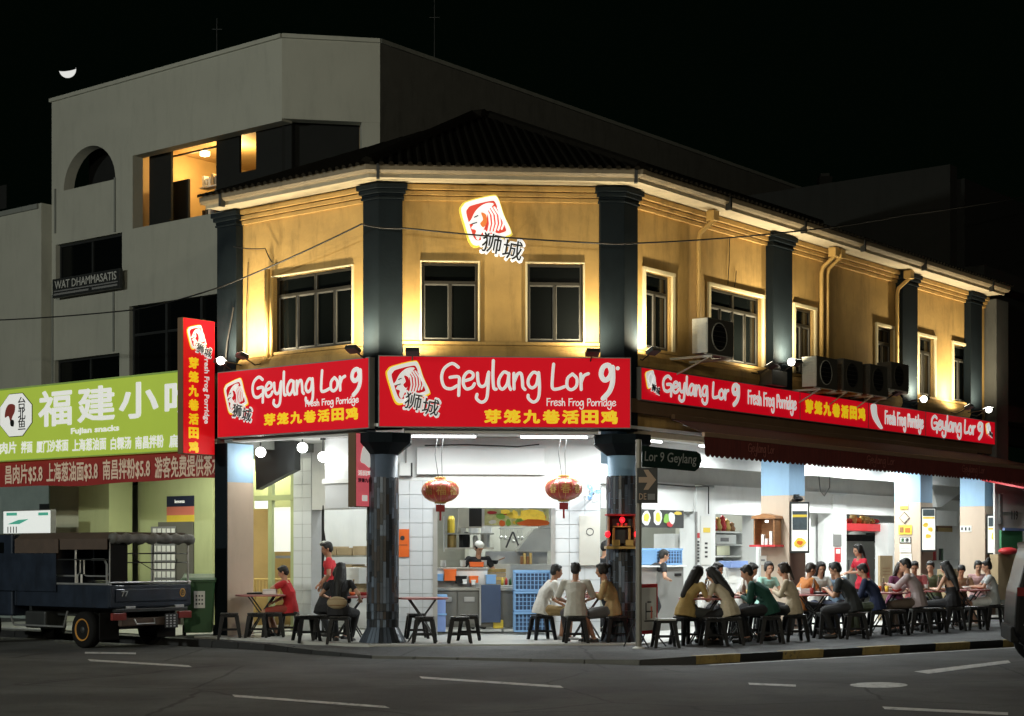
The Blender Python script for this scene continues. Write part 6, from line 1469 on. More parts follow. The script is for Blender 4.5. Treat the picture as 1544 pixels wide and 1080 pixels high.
# red framed easel board beside the post
t = thing('easel_board', 'red framed folding menu board leaning on a stand right of the street sign post', 'menu board', PD(976, 26.4, .12), radians(50))
bxs('red_frame', t, -.25, .25, -.03, .0, .2, 1.0, X['redp'], .01); bxs('panel', t, -.2, .2, -.036, -.031, .26, .94, X['paper'], 0)
for k in range(3): bxs('print', t, -.13+.04*k, .13-.04*k, -.042, -.037, .4+k*.15, .42+k*.15, X['ink'], 0)
bxs('print', t, -.1, -.08, -.042, -.037, .43, .7, X['ink'], 0); bxs('print', t, .04, .08, -.042, -.037, .45, .64, X['salmon'], 0)
for s_ in (-1, 1): obj('leg', MB().tube([(s_*.2, -.02, .2), (s_*.24, -.2, 0)], .012, 5), X['dark'], t); obj('leg', MB().tube([(s_*.2, .0, .6), (s_*.22, .3, 0)], .012, 5), X['dark'], t)
# ------------------------------------------------------------ wheelie bin
t = thing('wheelie_bin', 'dark green wheeled rubbish bin with a white notice, behind the tail of the truck', 'bin', PD(300, 29.6, .12), L.a+radians(90-12))
t.rotation_euler.z = radians(8)
body = MB().add([(-.24, -.28, .08), (.24, -.28, .08), (.24, .25, .08), (-.24, .25, .08), (-.29, -.34, 1.0), (.29, -.34, 1.0), (.29, .33, 1.0), (-.29, .33, 1.0)], [(0,3,2,1),(4,5,6,7),(0,1,5,4),(1,2,6,5),(2,3,7,6),(3,0,4,7)])
obj('body', body, X['bingrn'], t, bev=.02); bxs('rim', t, -.31, .31, -.36, .35, .97, 1.01, X['bingrn'], .01)
obj('lid', MB().add([(-.33, -.38, 1.013), (.33, -.38, 1.013), (.33, .38, 1.013), (-.33, .38, 1.013), (-.27, -.3, 1.06), (.27, -.3, 1.06), (.28, .36, 1.12), (-.28, .36, 1.12)], [(0,3,2,1),(4,5,6,7),(0,1,5,4),(1,2,6,5),(2,3,7,6),(3,0,4,7)]), X['bingrn'], t, bev=.015)
bxs('notice', t, -.07, .12, -.352, -.335, .52, .82, X['paper'], 0)
for k in range(3):
    for j in range(3): bxs('print', t, -.04+j*.05, -.015+j*.05, -.356, -.353, .58+k*.07, .61+k*.07, X['ink'], 0)
for s_ in (-1, 1): o = obj('wheel', MB().lathe([(.03, -.03), (.1, -.03), (.1, .03), (.03, .03)], 16), X['tyre'], t); o.location = (s_*.27, .26, .1); o.rotation_euler.y = radians(90)

# ------------------------------------------------------------ more kitchen clutter
random.seed(31)
t, w, h = pt_('utensil_rail', 'steel rail of hanging ladles over the range', 'utensils', M, 752, 790, 797, 822, 6.3)
obj('rail', MB().tube([(0, 0, h), (w, 0, h)], .01, 6), X['alu'], t)
for k in range(6):
    x = w*(k+.5)/6; l_ = random.uniform(.18, .3); obj('ladle', MB().tube([(x, 0, h), (x, 0, h-l_)], .007, 5).ell((x, -.01, h-l_), (.035, .02, .04), 10, 6), X['steel'], t)
for k, (px_, w_) in enumerate(((664, .2), (694, .16), (726, .2))):
    t, w, h = pt_('bowl_stack', ('stack of white bowls at the left end of the serving counter', 'short stack of white bowls in the middle of the serving counter', 'stack of bowls at the right end of the serving counter')[k], 'bowls', M, px_, px_+9, 845, 856, 3.4)
    for j in range(5): obj('bowl', MB().lathe([(.03, j*.022), (w*.5, j*.022+.045), (w*.48, j*.022+.045), (.025, j*.022+.006)], 14, (w/2, .1, 0)), X['white'], t, smooth=True)
for k, (a, col) in enumerate(((756, 'yell'), (762, 'redp'), (768, 'bingrn'))):
    t, w, h = pt_('sauce_bottle', ('yellow sauce bottle on the steel worktable', 'red sauce bottle on the steel worktable', 'green sauce bottle on the steel worktable')[k], 'bottle', M, a, a+4, 871, 882.5, 3.2)
    obj('body', MB().lathe([(w*.5, 0), (w*.5, h*.7), (w*.2, h*.85), (w*.15, h)], 10, (w/2, .1, 0)), X[col], t, smooth=True); obj('nozzle', MB().lathe([(w*.12, h), (w*.05, h*1.15)], 8, (w/2, .1, 0)), X['paper'], t)
# conduits, switches and a wall fan on the white walls
in_frame(M, 'conduit', MB().tube([(mx(612), YI-.03, 3.6), (mx(612), YI-.03, 2.95)], .012, 6), X['grey'])
in_frame(M, 'conduit', MB().tube([(mx(640), YI-.125, 3.5), (mx(700), YI-.125, 3.52), (mx(780), YI-.125, 3.49), (mx(812), YI-.125, 3.53)], .010, 6), X['cable'])
in_frame(R, 'conduit', MB().tube([(rx(985), YI-.04, 3.3), (rx(985), YI-.04, 2.95), (rx(1040), YI-.04, 2.93), (rx(1062), YI-.1, 2.95), (rx(1062), YI-.1, 2.4)], .012, 6), X['cable'])
in_frame(R, 'conduit', MB().tube([(rx(1232), YI-.04, 3.4), (rx(1234), YI-.05, 3.0), (rx(1240), YI-.05, 2.9), (rx(1248), YI-.05, 3.1), (rx(1248), YI-.05, 3.4)], .014, 6), X['grey'])
for fr, px_, py_, y_, lab in ((M, 893, 742, YI-.02, 'small round wall fan above the beige riser door'),):
    x = fr.fx(px_, y_-.25); t = fthing('wall_fan', lab, 'fan', fr, x, y_-.25, fr.z(py_, x, y_-.25), 'wall fans')
    r = .19
    cage = MB()
    for k in range(12): a = 2*pi*k/12; cage.tube([(.03*cos(a), -.06, .03*sin(a)), (r*.7*cos(a), -.055, r*.7*sin(a)), (r*cos(a), 0, r*sin(a))], .003, 4)
    for q in (.5, 1.0): cage.tube([(r*q*cos(2*pi*k/20), -.06+.06*(q > .9), r*q*sin(2*pi*k/20)) for k in range(21)], .004, 4)
    obj('cage', cage, X['alu'], t)
    for k in range(3): a = 2*pi*k/3; obj('blade', MB().plate(smoothpoly([(0, 0), (r*.5*cos(a-.5), r*.5*sin(a-.5)), (r*.85*cos(a), r*.85*sin(a)), (r*.6*cos(a+.4), r*.6*sin(a+.4))], 3), -.03, -.025), X['bluec'], t)
    obj('motor', MB().ell((0, .06, 0), (.06, .09, .06)), X['white'], t, smooth=True); obj('arm', MB().tube([(0, .08, -.02), (0, .2, -.12), (0, .25, -.12)], .018, 6), X['white'], t)
# ------------------------------------------------------------ parked truck (rear towards the corner)
ND = PD(165, 27.5)       # near rear corner of the load bed
TA = math.degrees(L.a)   # local x points from cab to tail
t = thing('parked_truck', 'dark blue open backed lorry with brown tarpaulin canopy, parked at the left kerb', 'truck', (ND.x, ND.y, 0), radians(TA))
Wd, Ln = 1.72, 4.6
zr, zb = 1.07, .69
def tb(name, x0, x1, y0, y1, z0, z1, m, bev=.01, parent=None): return obj(name, MB().box(x0, x1, y0, y1, z0, z1), m, parent or t, bev=bev)
tb('bed_floor', -2.6, 0, 0.03, Wd-.03, zb+.0, zb+.08, X['truckb'])
sd = tb('side_board', -2.6, -.03, 0, .04, zb, zr, X['truckb']); tb('side_board', -2.6, -.03, Wd-.04, Wd, zb, zr, X['truckb'])
tb('rail', -2.6, 0, -.015, .05, zr+.003, zr+.035, X['alu'], .008); tb('rail', -2.6, 0, Wd-.05, Wd+.015, zr+.003, zr+.035, X['alu'], .008)
tg = tb('tailgate', -.028, .02, .0, Wd, zb+.02, zr, X['truckb'], .008)
tb('panel_rib', .021, .036, .10, Wd-.10, zb+.1, zr-.06, X['truckb'], .012, tg); tb('top_edge', -.03, .03, -.01, Wd+.01, zr+.0365, zr+.06, X['alu'], .006, tg)
def on_tail(s_, y, z, wd_, hg, m, name='lettering'):
    o = text(s_, .2, m, tg, .045, y, z, width=wd_, height=hg, name=name, bold=.003); o.rotation_euler = (0, 0, radians(90)); return o
on_tail('77', .28, .93, .14, .09, X['alu'])
hub = mat('yellow_sticker', (.55, .30, .05), .5)
for k, (r, m_, dx) in enumerate(((.062, hub, .040), (.045, X['ink'], .044))):
    o = obj('round_sticker', MB().plate([(r*cos(a), r*sin(a)*1.2) for a in [2*pi*i/18 for i in range(18)]], -.002, .002), m_, tg, loc=(dx, 1.52, .93)); o.rotation_euler.z = radians(90)
on_tail('U', 1.52, .93, .05, .07, hub)
tb('under_rail', -.05, .06, .1, Wd-.1, zb-.07, zb-.01, X['dark']); 
for y in (.3, 1.35): tb('latch', .021, .05, y, y+.2, zb-.01, zb+.03, X['alu'], .004)
tb('rear_lamp', .0, .07, .02, .3, zb-.2, zb-.08, mat('dull_red_lens', (.2, .035, .03), .3)); tb('rear_lamp', .0, .07, Wd-.3, Wd-.02, zb-.2, zb-.08, mat('dull_red_lens2', (.2, .035, .03), .3))
npm = tb('number_plate', .07, .09, Wd-.62, Wd-.34, zb-.36, zb-.12, X['ink'], .004)
for k in range(5):
    for j in range(3): tb('print', .091, .094, Wd-.60+j*.08, Wd-.56+j*.08, zb-.34+k*.045, zb-.315+k*.045, X['alu'], 0, npm)
tb('mud_flap', -.35, -.32, .05, .45, .15, zb-.08, X['tyre']); tb('mud_flap', -.35, -.32, Wd-.45, Wd-.05, .15, zb-.08, X['tyre'])
tb('bumper', -.1, -.0, .25, Wd-.2, .38, .52, X['tarp'], .02); tb('axle_box', -1.4, -.6, .5, 1.2, .3, .55, X['dark'], .03); obj('tow_loop', MB().tube([(.02, .5, .5), (.06, .52, .42), (.06, .9, .42), (.02, .92, .5)], .012, 6), X['alu'], t)
tb('chassis_rail', -4.6, -.1, .35, .43, .52, zb-.003, X['dark']); tb('chassis_rail', -4.6, -.1, Wd-.43, Wd-.35, .52, zb-.003, X['dark'])
for xw in (-.82, -3.7):
    for yw in (.16, Wd-.16):
        wl = obj('wheel', MB().lathe([(.16, -.09), (.27, -.1), (.31, -.075), (.31, .075), (.27, .1), (.16, .09)], 28), X['tyre'], t, smooth=True); wl.location = (xw, yw, .31); wl.rotation_euler.x = radians(90)
        sgn = 1
        rm = obj('rim', MB().lathe([(.02, .05), (.13, .04), (.175, .105), (.19, .105), (.19, .02), (.02, .0)], 24), mat('yellow_painted_rim', (.55, .26, .05), .45), wl, smooth=False); 
        rm.rotation_euler.x = 0 if yw < 1 else pi
        obj('hub_cap', MB().lathe([(.06, .04), (.055, .09), (.02, .1)], 12), X['dark'], wl).rotation_euler.x = 0 if yw < 1 else pi
# canopy hoops and tarp
zt = 1.95
for x in (-.02, -.95, -1.9): obj('hoop', MB().tube([(x, .03, zr+.03), (x, .03, zt-.12), (x, .12, zt-.02), (x, Wd-.12, zt-.02), (x, Wd-.03, zt-.12), (x, Wd-.03, zr+.03)], .018, 6), X['alu'], t)
for z in (1.45, 1.6): obj('crossbar', MB().tube([(-.02, .03, z), (-.02, Wd-.03, z)], .012, 5), X['dark'], t)
for z in (1.5, ): obj('side_bar', MB().tube([(-1.9, .02, z), (-.02, .02, z)], .012, 5), X['dark'], t)
obj('roof_tarp', MB().add([(-2.62, -.02, zt-.11), (.02, -.02, zt-.11), (.02, .14, zt+.01), (-2.62, .14, zt+.01), (.02, Wd-.14, zt+.01), (-2.62, Wd-.14, zt+.01), (.02, Wd+.02, zt-.11), (-2.62, Wd+.02, zt-.11)], [(0, 1, 2, 3), (3, 2, 4, 5), (5, 4, 6, 7), (0, 3, 5, 7), (1, 6, 4, 2), (0, 7, 6, 1)]), X['tarp'], t)
tb('side_tarp', -2.6, -1.35, -.035, -.022, zt-.34, zt-.10, X['tarp'], 0); tb('side_tarp', -1.3, -.02, -.035, -.022, zt-.28, zt-.10, X['tarp'], 0)
tb('side_tarp', -3.2, -1.42, -.03, -.016, .95, zt-.345, X['truckb'], 0)
rl = MB()
for k in range(1): rl.tube([(.05, .0+i*Wd/24, zt-.10+.012*sin(i*2.1)) for i in range(25)], [.085+.016*sin(i*1.7) for i in range(25)], 8)
tb('rear_curtain', -.01, .015, .02, .36, zr+.06, zt-.1, X['tyre'], .004); tb('dark_inner_sheet', -2.6, -1.65, Wd-.06, Wd-.045, zr+.04, zt-.1, X['tyre'], 0)  # black far sheet added to make the load bed dark inside
obj('rolled_tarp', rl, mat('grey_rolled_tarp', (.12, .12, .11), .6, var=.4, scale=8, bump=.5), t, smooth=True)
# bench frames inside
for (x, y) in ((-1.3, .12), (-.6, .2)): obj('bench_frame', MB().tube([(x-.35, y, 1.5), (x-.35, y, 1.25), (x-.28, y, 1.22), (x+.28, y, 1.22), (x+.35, y, 1.28), (x+.35, y, 1.5)], .015, 6), X['alu'], t)
obj('grab_rail', MB().tube([(-.2, .1, zr+.03), (-.2, .1, 1.42), (-.27, .1, 1.5), (-.6, .1, 1.5)], .018, 6), X['alu'], t)
for x in (-1.0, -.88): obj('peg', MB().tube([(x, .1, zr), (x, .1, 1.25)], .018, 6), X['paper'], t)
obj('strap', MB().tube([(-.02, .5, zt-.1), (-.02, .55, 1.5), (-.02, .9, 1.33), (-.02, 1.4, 1.33), (-.02, 1.45, 1.5)], .008, 5), X['cable'], t)
tb('bed_head', -2.66, -2.61, 0, Wd, zb, zt-.12, X['truckb'])
# cab
cab = MB().plate([(-4.5, .5), (-2.75, .5), (-2.75, 1.95), (-3.9, 1.95), (-4.35, 1.3), (-4.5, 1.15)], .02, Wd-.02)
obj('cab', cab, X['truckb'], t, bev=.04)
obj('side_window', MB().plate([(-4.15, 1.35), (-3.0, 1.35), (-3.0, 1.8), (-3.85, 1.8)], .006, .018), X['pane'], t)
tb('fuel_tank', -2.5, -1.9, .1, .5, .3, .6, X['dark'], .04); obj('side_guard', MB().tube([(-2.9, .05, .62), (-2.75, .05, .35), (-1.3, .05, .35), (-1.2, .05, .62)], .018, 6), X['alu'], t)
# ------------------------------------------------------------ black car entering at the right edge
cpos = G(1512, 1010); ca = math.degrees(math.atan2(.2, 1.0))
cpos = PD(1530, 22.6)
t = thing('black_car', 'glossy black tall car cut off by the right edge of the photo', 'car', (cpos.x, cpos.y, 0), radians(-12))
prof = [(0.05, .45), (0.0, .62), (.02, 1.0), (.04, 1.12), (.07, 1.22), (.2, 1.68), (.38, 1.78), (2.6, 1.8), (3.3, 1.25), (4.3, 1.1), (4.5, .8), (4.45, .35), (3.95, .3), (.5, .3)]
obj('body', MB().plate(smoothpoly(prof, 3), 0, 1.8), X['carp'], t, bev=.05)
for yy, nm in ((-.006, 'side_window'), (1.8, 'side_window')): obj(nm, MB().plate([(.55, 1.2), (.75, 1.62), (2.5, 1.64), (3.05, 1.2)], yy, yy+.006), X['pane'], t)
for x in (.50, 3.4):
    for y in (.05, 1.72):
        wl = obj('wheel', MB().lathe([(.2, -.12), (.33, -.12), (.38, -.08), (.38, .08), (.33, .12), (.2, .12)], 28), X['tyre'], t, smooth=True); wl.location = (x, y, .38); wl.rotation_euler.x = radians(90)
        obj('rim', MB().lathe([(.02, .1), (.2, .125), (.22, .125), (.22, .05), (.02, .05)], 20), X['grey'], wl)
bxs('door_line', t, 1.0, 2.6, -.004, -.001, .98, .99, X['grey'], 0); bxs('tail_lamp', t, .03, .3, -.012, .02, 1.02, 1.14, mat('dark_red_lens', (.12, .01, .01), .2)); bxs('sill_trim', t, .12, 1.2, -.01, -.001, .62, .64, X['alu'], 0)
obj('handle', MB().tube([(1.0, -.03, 1.0), (1.2, -.03, 1.0)], .015, 6), X['alu'], t); bxs('mirror', t, 3.0, 3.2, -.25, -.02, 1.2, 1.35, X['carp'], .03); bxs('rear_bumper', t, -.05, .1, .05, 1.75, .38, .6, X['tyre'], .03)
# ------------------------------------------------------------ stools and folding tables
def make_stool():
    t = thing('stool', 'x', 'stool', (0, 0, 0))
    s_, h = .155, .46
    obj('seat', MB().box(-s_, s_, -s_, s_, h-.035, h), X['stooltop'], t, bev=.02)
    obj('apron', MB().box(-s_+.01, s_-.01, -s_+.01, s_-.01, h-.075, h-.037), X['black'], t)
    for sx in (-1, 1):
        for sy in (-1, 1):
            q = .0
            a, b = (sx*(s_-.035), sy*(s_-.035)), (sx*(s_+.03), sy*(s_+.03)); r1, r2 = .034, .022
            vs = [(a[0]-r1, a[1]-r1, h-.05), (a[0]+r1, a[1]-r1, h-.05), (a[0]+r1, a[1]+r1, h-.05), (a[0]-r1, a[1]+r1, h-.05), (b[0]-r2, b[1]-r2, 0), (b[0]+r2, b[1]-r2, 0), (b[0]+r2, b[1]+r2, 0), (b[0]-r2, b[1]+r2, 0)]
            obj('leg', MB().add(vs, [(0,1,2,3),(4,7,6,5),(0,4,5,1),(1,5,6,2),(2,6,7,3),(3,7,4,0)]), X['black'], t)
    o = s_+.005
    obj('stretcher', MB().box(-o, o, -o-.008, -o+.01, .16, .185).box(-o, o, o-.01, o+.008, .16, .185).box(-o-.008, -o+.01, -o+.02, o-.02, .16, .185).box(o-.01, o+.008, -o+.02, o-.02, .16, .185), X['black'], t)
    return t
X['stooltop'] = mat('stool_top_plastic', (.03, .03, .03), .3, var=.2)
stool0 = make_stool(); used_stool = [False]
def stool(px_, D, lab, rot=0, z=.12):
    o = stool0 if not used_stool[0] else copy_tree(stool0); used_stool[0] = True
    o.location = PD(px_, D, z); o.rotation_euler.z = radians(rot); o['label'] = lab; o['group'] = 'black plastic stools'; return o
def table(px_, D, lab, r=.42, h=.76, z=.12, rot=0, grp='folding round tables', square=False):
    t = thing('folding_table', lab, 'table', PD(px_, D, z), radians(rot), grp)
    if square:
        obj('top', MB().box(-r, r, -r*.8, r*.8, h-.022, h), X['tablet'], t, bev=.01); obj('edge', MB().box(-r-.006, r+.006, -r*.8-.006, r*.8+.006, h-.03, h-.0225), X['tableR'], t)
    else:
        obj('top', MB().lathe([(r, h-.02), (r, h)], 32), X['tablet'], t); obj('edge', MB().lathe([(r+.008, h-.028), (r+.01, h-.021)], 32), X['tableR'], t)
    for s_ in (-1, 1):
        y = s_*.16
        obj('leg', MB().tube([(-.22, y, h-.03), (.0, y, .42), (.17, y, .14), (.24, y, .02)], .013, 6), X['dark'], t); obj('leg', MB().tube([(.22, y*.8, h-.03), (0, y*.8, .42), (-.17, y*.8, .14), (-.24, y*.8, .02)], .013, 6), X['dark'], t)
    obj('foot_bar', MB().tube([(.24, -.2, .015), (.24, .2, .015)], .013, 6), X['dark'], t); obj('foot_bar', MB().tube([(-.24, -.2, .015), (-.24, .2, .015)], .013, 6), X['dark'], t)
    return t
def on_table(px_, D, kind, lab, z=.885, m=None):
    p = PD(px_, D, z)
    if kind == 'bowl':
        t = thing('bowl', lab, 'bowl', p); obj('dish', MB().lathe([(.04, 0), (.08, .025), (.095, .06), (.088, .06), (.07, .03), (.03, .012)], 16), m or X['paper'], t, smooth=True); obj('food', MB().ell((0, 0, .035), (.07, .07, .015), 12, 6), X['card'], t, smooth=True)
    elif kind == 'cup':
        t = thing('cup', lab, 'cup', p); obj('body', MB().lathe([(.03, 0), (.04, .11), (.036, .11), (.027, .01)], 14), m or X['orange'], t, smooth=True); obj('straw', MB().tube([(.0, 0, .02), (.03, 0, .18)], .004, 5), X['paper'], t)
    elif kind == 'bottle':
        t = thing('bottle', lab, 'bottle', p); obj('glass', MB().lathe([(.033, 0), (.035, .15), (.013, .2), (.013, .26)], 14), m or X['bingrn'], t, smooth=True); obj('cap', MB().lathe([(.015, .26), (.015, .275)], 10), X['gold'], t)
    elif kind == 'box':
        t = thing('food_box', lab, 'box', p); obj('body', MB().box(-.12, .12, -.08, .08, 0, .07), m or X['paper'], t, bev=.01); obj('lid', MB().box(-.12, .12, -.08, .08, .073, .09), m or X['paper'], t, bev=.006)
    elif kind == 'tray':
        t = thing('tray', lab, 'tray', p); obj('body', MB().box(-.17, .17, -.12, .12, 0, .025), m or X['black'], t, bev=.006); obj('plate', MB().lathe([(.05, .026), (.09, .035), (.088, .04), (.04, .032)], 14), X['paper'], t); obj('napkins', MB().box(.1, .16, -.05, .05, .026, .09), X['paper'], t)
    return t
# ------------------------------------------------------------ people
_dg = bpy.context.evaluated_depsgraph_get
def remesh(mb, voxel, name, m, parent, smooth_it=4, label=None):
    me = mb.mesh(name); bm = bmesh.new(); bm.from_mesh(me); bmesh.ops.recalc_face_normals(bm, faces=bm.faces); bm.to_mesh(me); bm.free()
    o = bpy.data.objects.new(name, me); COL.objects.link(o)
    r = o.modifiers.new('r', 'REMESH'); r.mode = 'VOXEL'; r.voxel_size = voxel; r.use_smooth_shade = True
    s_ = o.modifiers.new('s', 'SMOOTH'); s_.factor = .5; s_.iterations = smooth_it
    dg = _dg(); dg.update(); nm = bpy.data.meshes.new_from_object(o.evaluated_get(dg)); bpy.data.objects.remove(o)
    nm.materials.clear(); nm.materials.append(m); nm.polygons.foreach_set('use_smooth', [True]*len(nm.polygons)); nm.name = name
    o = bpy.data.objects.new(name, nm); COL.objects.link(o)
    if parent: o.parent = parent
    if label: o['label'] = label
    return o
def cap(mb, a, b, ra, rb, seg=10): mb.tube([a, b], [ra, rb], seg, round_=True)
def chain(mb, pts, rs, seg=10):
    for i in range(len(pts)-1): cap(mb, pts[i], pts[i+1], rs[i], rs[i+1], seg)
def ik(a, b, l1, l2, pole):
    a, b = Vector(a), Vector(b); d = b-a; L_ = min(d.length, (l1+l2)*.995); d.normalize(); b = a+d*L_
    x = (l1*l1-l2*l2+L_*L_)/(2*L_); hh = math.sqrt(max(0, l1*l1-x*x)); p = Vector(pole); p = (p-d*p.dot(d)).normalized()
    return a+d*x+p*hh, b
_mc = {}
def cm(c, rough=.8):
    k = tuple(c)
    if k not in _mc: _mc[k] = mat('cloth', c, rough, var=.2, scale=7, bump=.8, bscale=16)
    return _mc[k]
NP = [0]
def person(px_, D, head, lab, shirt, pants, hair='short', lean=15, twist=0, hands=None, hlook=(0, -15), stand=False, scale=1.0, skin='skin', female=False, sleeve=.5, shorts=False, knees=None, z=.12, straps=False, extra=None, hmat='hair', feet=None, shoes='shoe', longslv=False, cap_=None, roll=0):
    """local frame: +y is where the body faces, z up. head = heading angle in the world (0 = right, 90 = away)"""
    NP[0] += 1
    t = thing('person', lab, 'person', PD(px_, D, z), radians(head-90))
    t.scale = (scale,)*3
    sk = X[skin]; B = MB(); ln = radians(lean); ro = radians(roll)
    sh_w = .165 if female else .19; hz = .90 if stand else .555; hipw = .09
    pel = Vector((0, 0, hz)); 
    def tor(x, y, zz_):  # torso coordinates bent forwards
        f = zz_/.5; a = ln*(.55+.45*f); return pel+Vector((x+zz_*sin(ro), y*cos(a)+zz_*sin(a), zz_*cos(a)-y*sin(a)))
    if True:
        tw = radians(twist)
    def rot(x, y): return x*cos(tw)-y*sin(tw), x*sin(tw)+y*cos(tw)
    SH = [tor(*rot(s_*sh_w, .0), .46) for s_ in (-1, 1)]
    neck0 = tor(0, .0, .50); 
    yaw, pit = radians(hlook[0]), radians(hlook[1])
    na = ln*.6; neck1 = neck0+Vector((0, sin(na)*.09, cos(na)*.09))
    HR = Matrix.Rotation(yaw, 4, 'Z') @ Matrix.Rotation(pit, 4, 'X')
    hc = neck1+Vector((0, .015, .085))+ (HR @ Vector((0, .02, .0)))
    # torso
    def torso(mb, g=0.0, top=.47, seg=12):
        w1 = .135 if female else .15
        rings = [(-.08, .16+g, .12+g), (.02, (.165 if female else .155)+g, .115+g), (.16, (.115 if female else .135)+g, .095+g), (.28, w1+g, .105+g), (.38, w1+.025+g, .105+g), (.46, w1+.01+g, .085+g), (.50, .07+g, .06+g)]
        rings = [r for r in rings if r[0] <= top+.001]
        if g > 0: rings[0] = (-.10, .20, .165); rings[1] = (.02, rings[1][1]+.022, rings[1][2]+.03)
        vs = []; fs = []
        for zz_, rx_, ry_ in rings:
            for k in range(seg):
                a = 2*pi*k/seg; x, y = rot(rx_*cos(a), ry_*sin(a)-(.03 if .1 < zz_ < .3 else 0)+(.0)); vs.append(tor(x, y, zz_))
        n = len(rings)
        for i in range(n-1):
            for k in range(seg): k2 = (k+1) % seg; fs.append((i*seg+k, i*seg+k2, (i+1)*seg+k2, (i+1)*seg+k))
        fs.append(tuple(range(seg))[::-1]); fs.append(tuple((n-1)*seg+k for k in range(seg))); mb.add(vs, fs)
    torso(B, -.012, .50)
    cap(B, neck0-Vector((0, 0, .03)), neck1+Vector((0, .01, .04)), .055, .05)
    # head
    def hp(x, y, z_): return hc+(HR @ Vector((x, y, z_)))
    R3 = HR.to_3x3()
    B.ell(hp(0, -.01, .02), (.075, .092, .098), 16, 12, R3); B.ell(hp(0, .025, -.045), (.055, .062, .068), 14, 10, R3); B.ell(hp(0, .058, -.085), (.028, .024, .022), 10, 8, R3)
    B.ell(hp(0, .088, -.022), (.014, .022, .024), 8, 6, R3); B.ell(hp(0, .076, .022), (.045, .014, .012), 8, 6, R3); B.ell(hp(0, .083, -.055), (.024, .010, .009), 8, 6, R3)
    for s_ in (-1, 1): B.ell(hp(s_*.077, -.005, -.01), (.010, .02, .03), 8, 6, R3)
    # arms
    hands = hands or [(-.12, .38, .22), (.14, .38, .22)]
    EL = []; WR = []
    ua, fa = (.27, .24) if not female else (.25, .225)
    for i, s_ in enumerate((-1, 1)):
        hd = hands[i]; tgt = Vector((hd[0], hd[1], hz+hd[2])) 
        pole = Vector((s_*.7, -.35, -.8)) if len(hd) < 4 else Vector(hd[3])
        el, wr = ik(SH[i], tgt, ua, fa, pole); EL.append(el); WR.append(wr)
        chain(B, [SH[i], el], [.05 if not female else .042, .038 if not female else .033]); chain(B, [el, wr], [.038 if not female else .033, .025])
        d = (wr-el).normalized(); up = Vector((0, 0, 1)); sd = d.cross(up); sd = sd.normalized() if sd.length > .1 else Vector((1, 0, 0)); nn = sd.cross(d)
        pc = wr+d*.045; B.ell(pc, (.036, .044, .016), 10, 6, Matrix((sd, d, nn)).transposed())
        for k, fl in enumerate((.058, .068, .064, .05)):
            b0 = wr+d*.075+sd*((k-1.5)*.02); m1 = b0+d*fl*.55-nn*.006; m2 = b0+d*fl*.9-nn*.026; chain(B, [b0, m1, m2], [.0095, .009, .0075], 6)
        th = -s_; b0 = wr+d*.025+sd*th*.03; chain(B, [b0, b0+d*.03+sd*th*.022-nn*.01, b0+d*.058+sd*th*.024-nn*.022], [.012, .0105, .009], 6)
    # legs
    HP = [pel+Vector((s_*hipw, .02, -.02)) for s_ in (-1, 1)]
    KN = []; AN = []
    ft = feet or ([(-.10, .0), (.10, .04)] if stand else [(-.13, .42), (.13, .36)])
    for i, s_ in enumerate((-1, 1)):
        an = Vector((ft[i][0], ft[i][1], .085+(0 if len(ft[i]) < 3 else ft[i][2])))
        kn, an = ik(HP[i], an, .44, .42, Vector((s_*.35, 1, .8)) if not stand else Vector((0, 1, 0))); KN.append(kn); AN.append(an)
        chain(B, [HP[i], kn], [.082, .055]); chain(B, [kn, kn.lerp(an, .35), an], [.055, .054, .036])
        fd = Vector((s_*.12, 1, 0)).normalized(); chain(B, [an-Vector((0, 0, .02))-fd*.03, an+fd*.12-Vector((0, 0, .055))], [.036, .028])
    remesh(B, .0095, 'body', sk, t, 2)
    # shirt
    S = MB(); tt = .47 if not straps else .36
    torso(S, .014, tt)
    if not straps:
        for i in (0, 1):
            e = SH[i].lerp(EL[i], 1.0 if longslv else sleeve); cap(S, SH[i], e, .064 if not female else .054, .058 if not female else .046)
            if longslv: cap(S, EL[i], EL[i].lerp(WR[i], .85), .05, .034)
            cap(S, SH[i], neck0-Vector((0, 0, .045)), .05, .055); S.ell(SH[i], (.062, .062, .062) if not female else (.052,)*3, 12, 8)
    # a few cloth folds
    random.seed(NP[0])
    for k in range(10):
        a = random.uniform(0, 2*pi); zz_ = random.uniform(.03, .34); r_ = .145 if female else .155
        p0 = tor(*rot(r_*cos(a)*.9, .10*sin(a)), zz_); p1 = tor(*rot(r_*cos(a+.7)*.85, .10*sin(a+.7)), zz_+random.uniform(-.1, .1)); cap(S, p0, p1, .022, .012, 6)
    remesh(S, .0125, 'shirt', shirt if not isinstance(shirt, tuple) else cm(shirt), t, 3)
    if straps:
        for i, s_ in enumerate((-1, 1)): obj('strap', MB().tube([tor(s_*.07, -.112, .34), tor(s_*.08, -.09, .46), tor(s_*.075, .0, .50), tor(s_*.07, .10, .44), tor(s_*.07, .118, .34)], .009, 5), cm(shirt), t)
    # trousers
    Tm = MB(); Tm.ell(pel+Vector((0, 0, -.0)), (.175, .135, .12), 14, 10)
    for i in (0, 1):
        cap(Tm, HP[i], KN[i] if not shorts else HP[i].lerp(KN[i], .82), .102, .072 if not shorts else .082)
        if not shorts: chain(Tm, [KN[i], KN[i].lerp(AN[i], .9)], [.07, .052])
    remesh(Tm, .0135, 'trousers' if not shorts else 'shorts', pants if not isinstance(pants, tuple) else cm(pants), t, 3)
    for i, s_ in enumerate((-1, 1)):
        fd = Vector((s_*.12, 1, 0)).normalized(); q = MB(); a = AN[i]; cap(q, a-Vector((0, 0, .035))-fd*.04, a+fd*.13-Vector((0, 0, .05)), .045, .036, 12)
        o = obj('shoe', q, X[shoes], t, smooth=True)
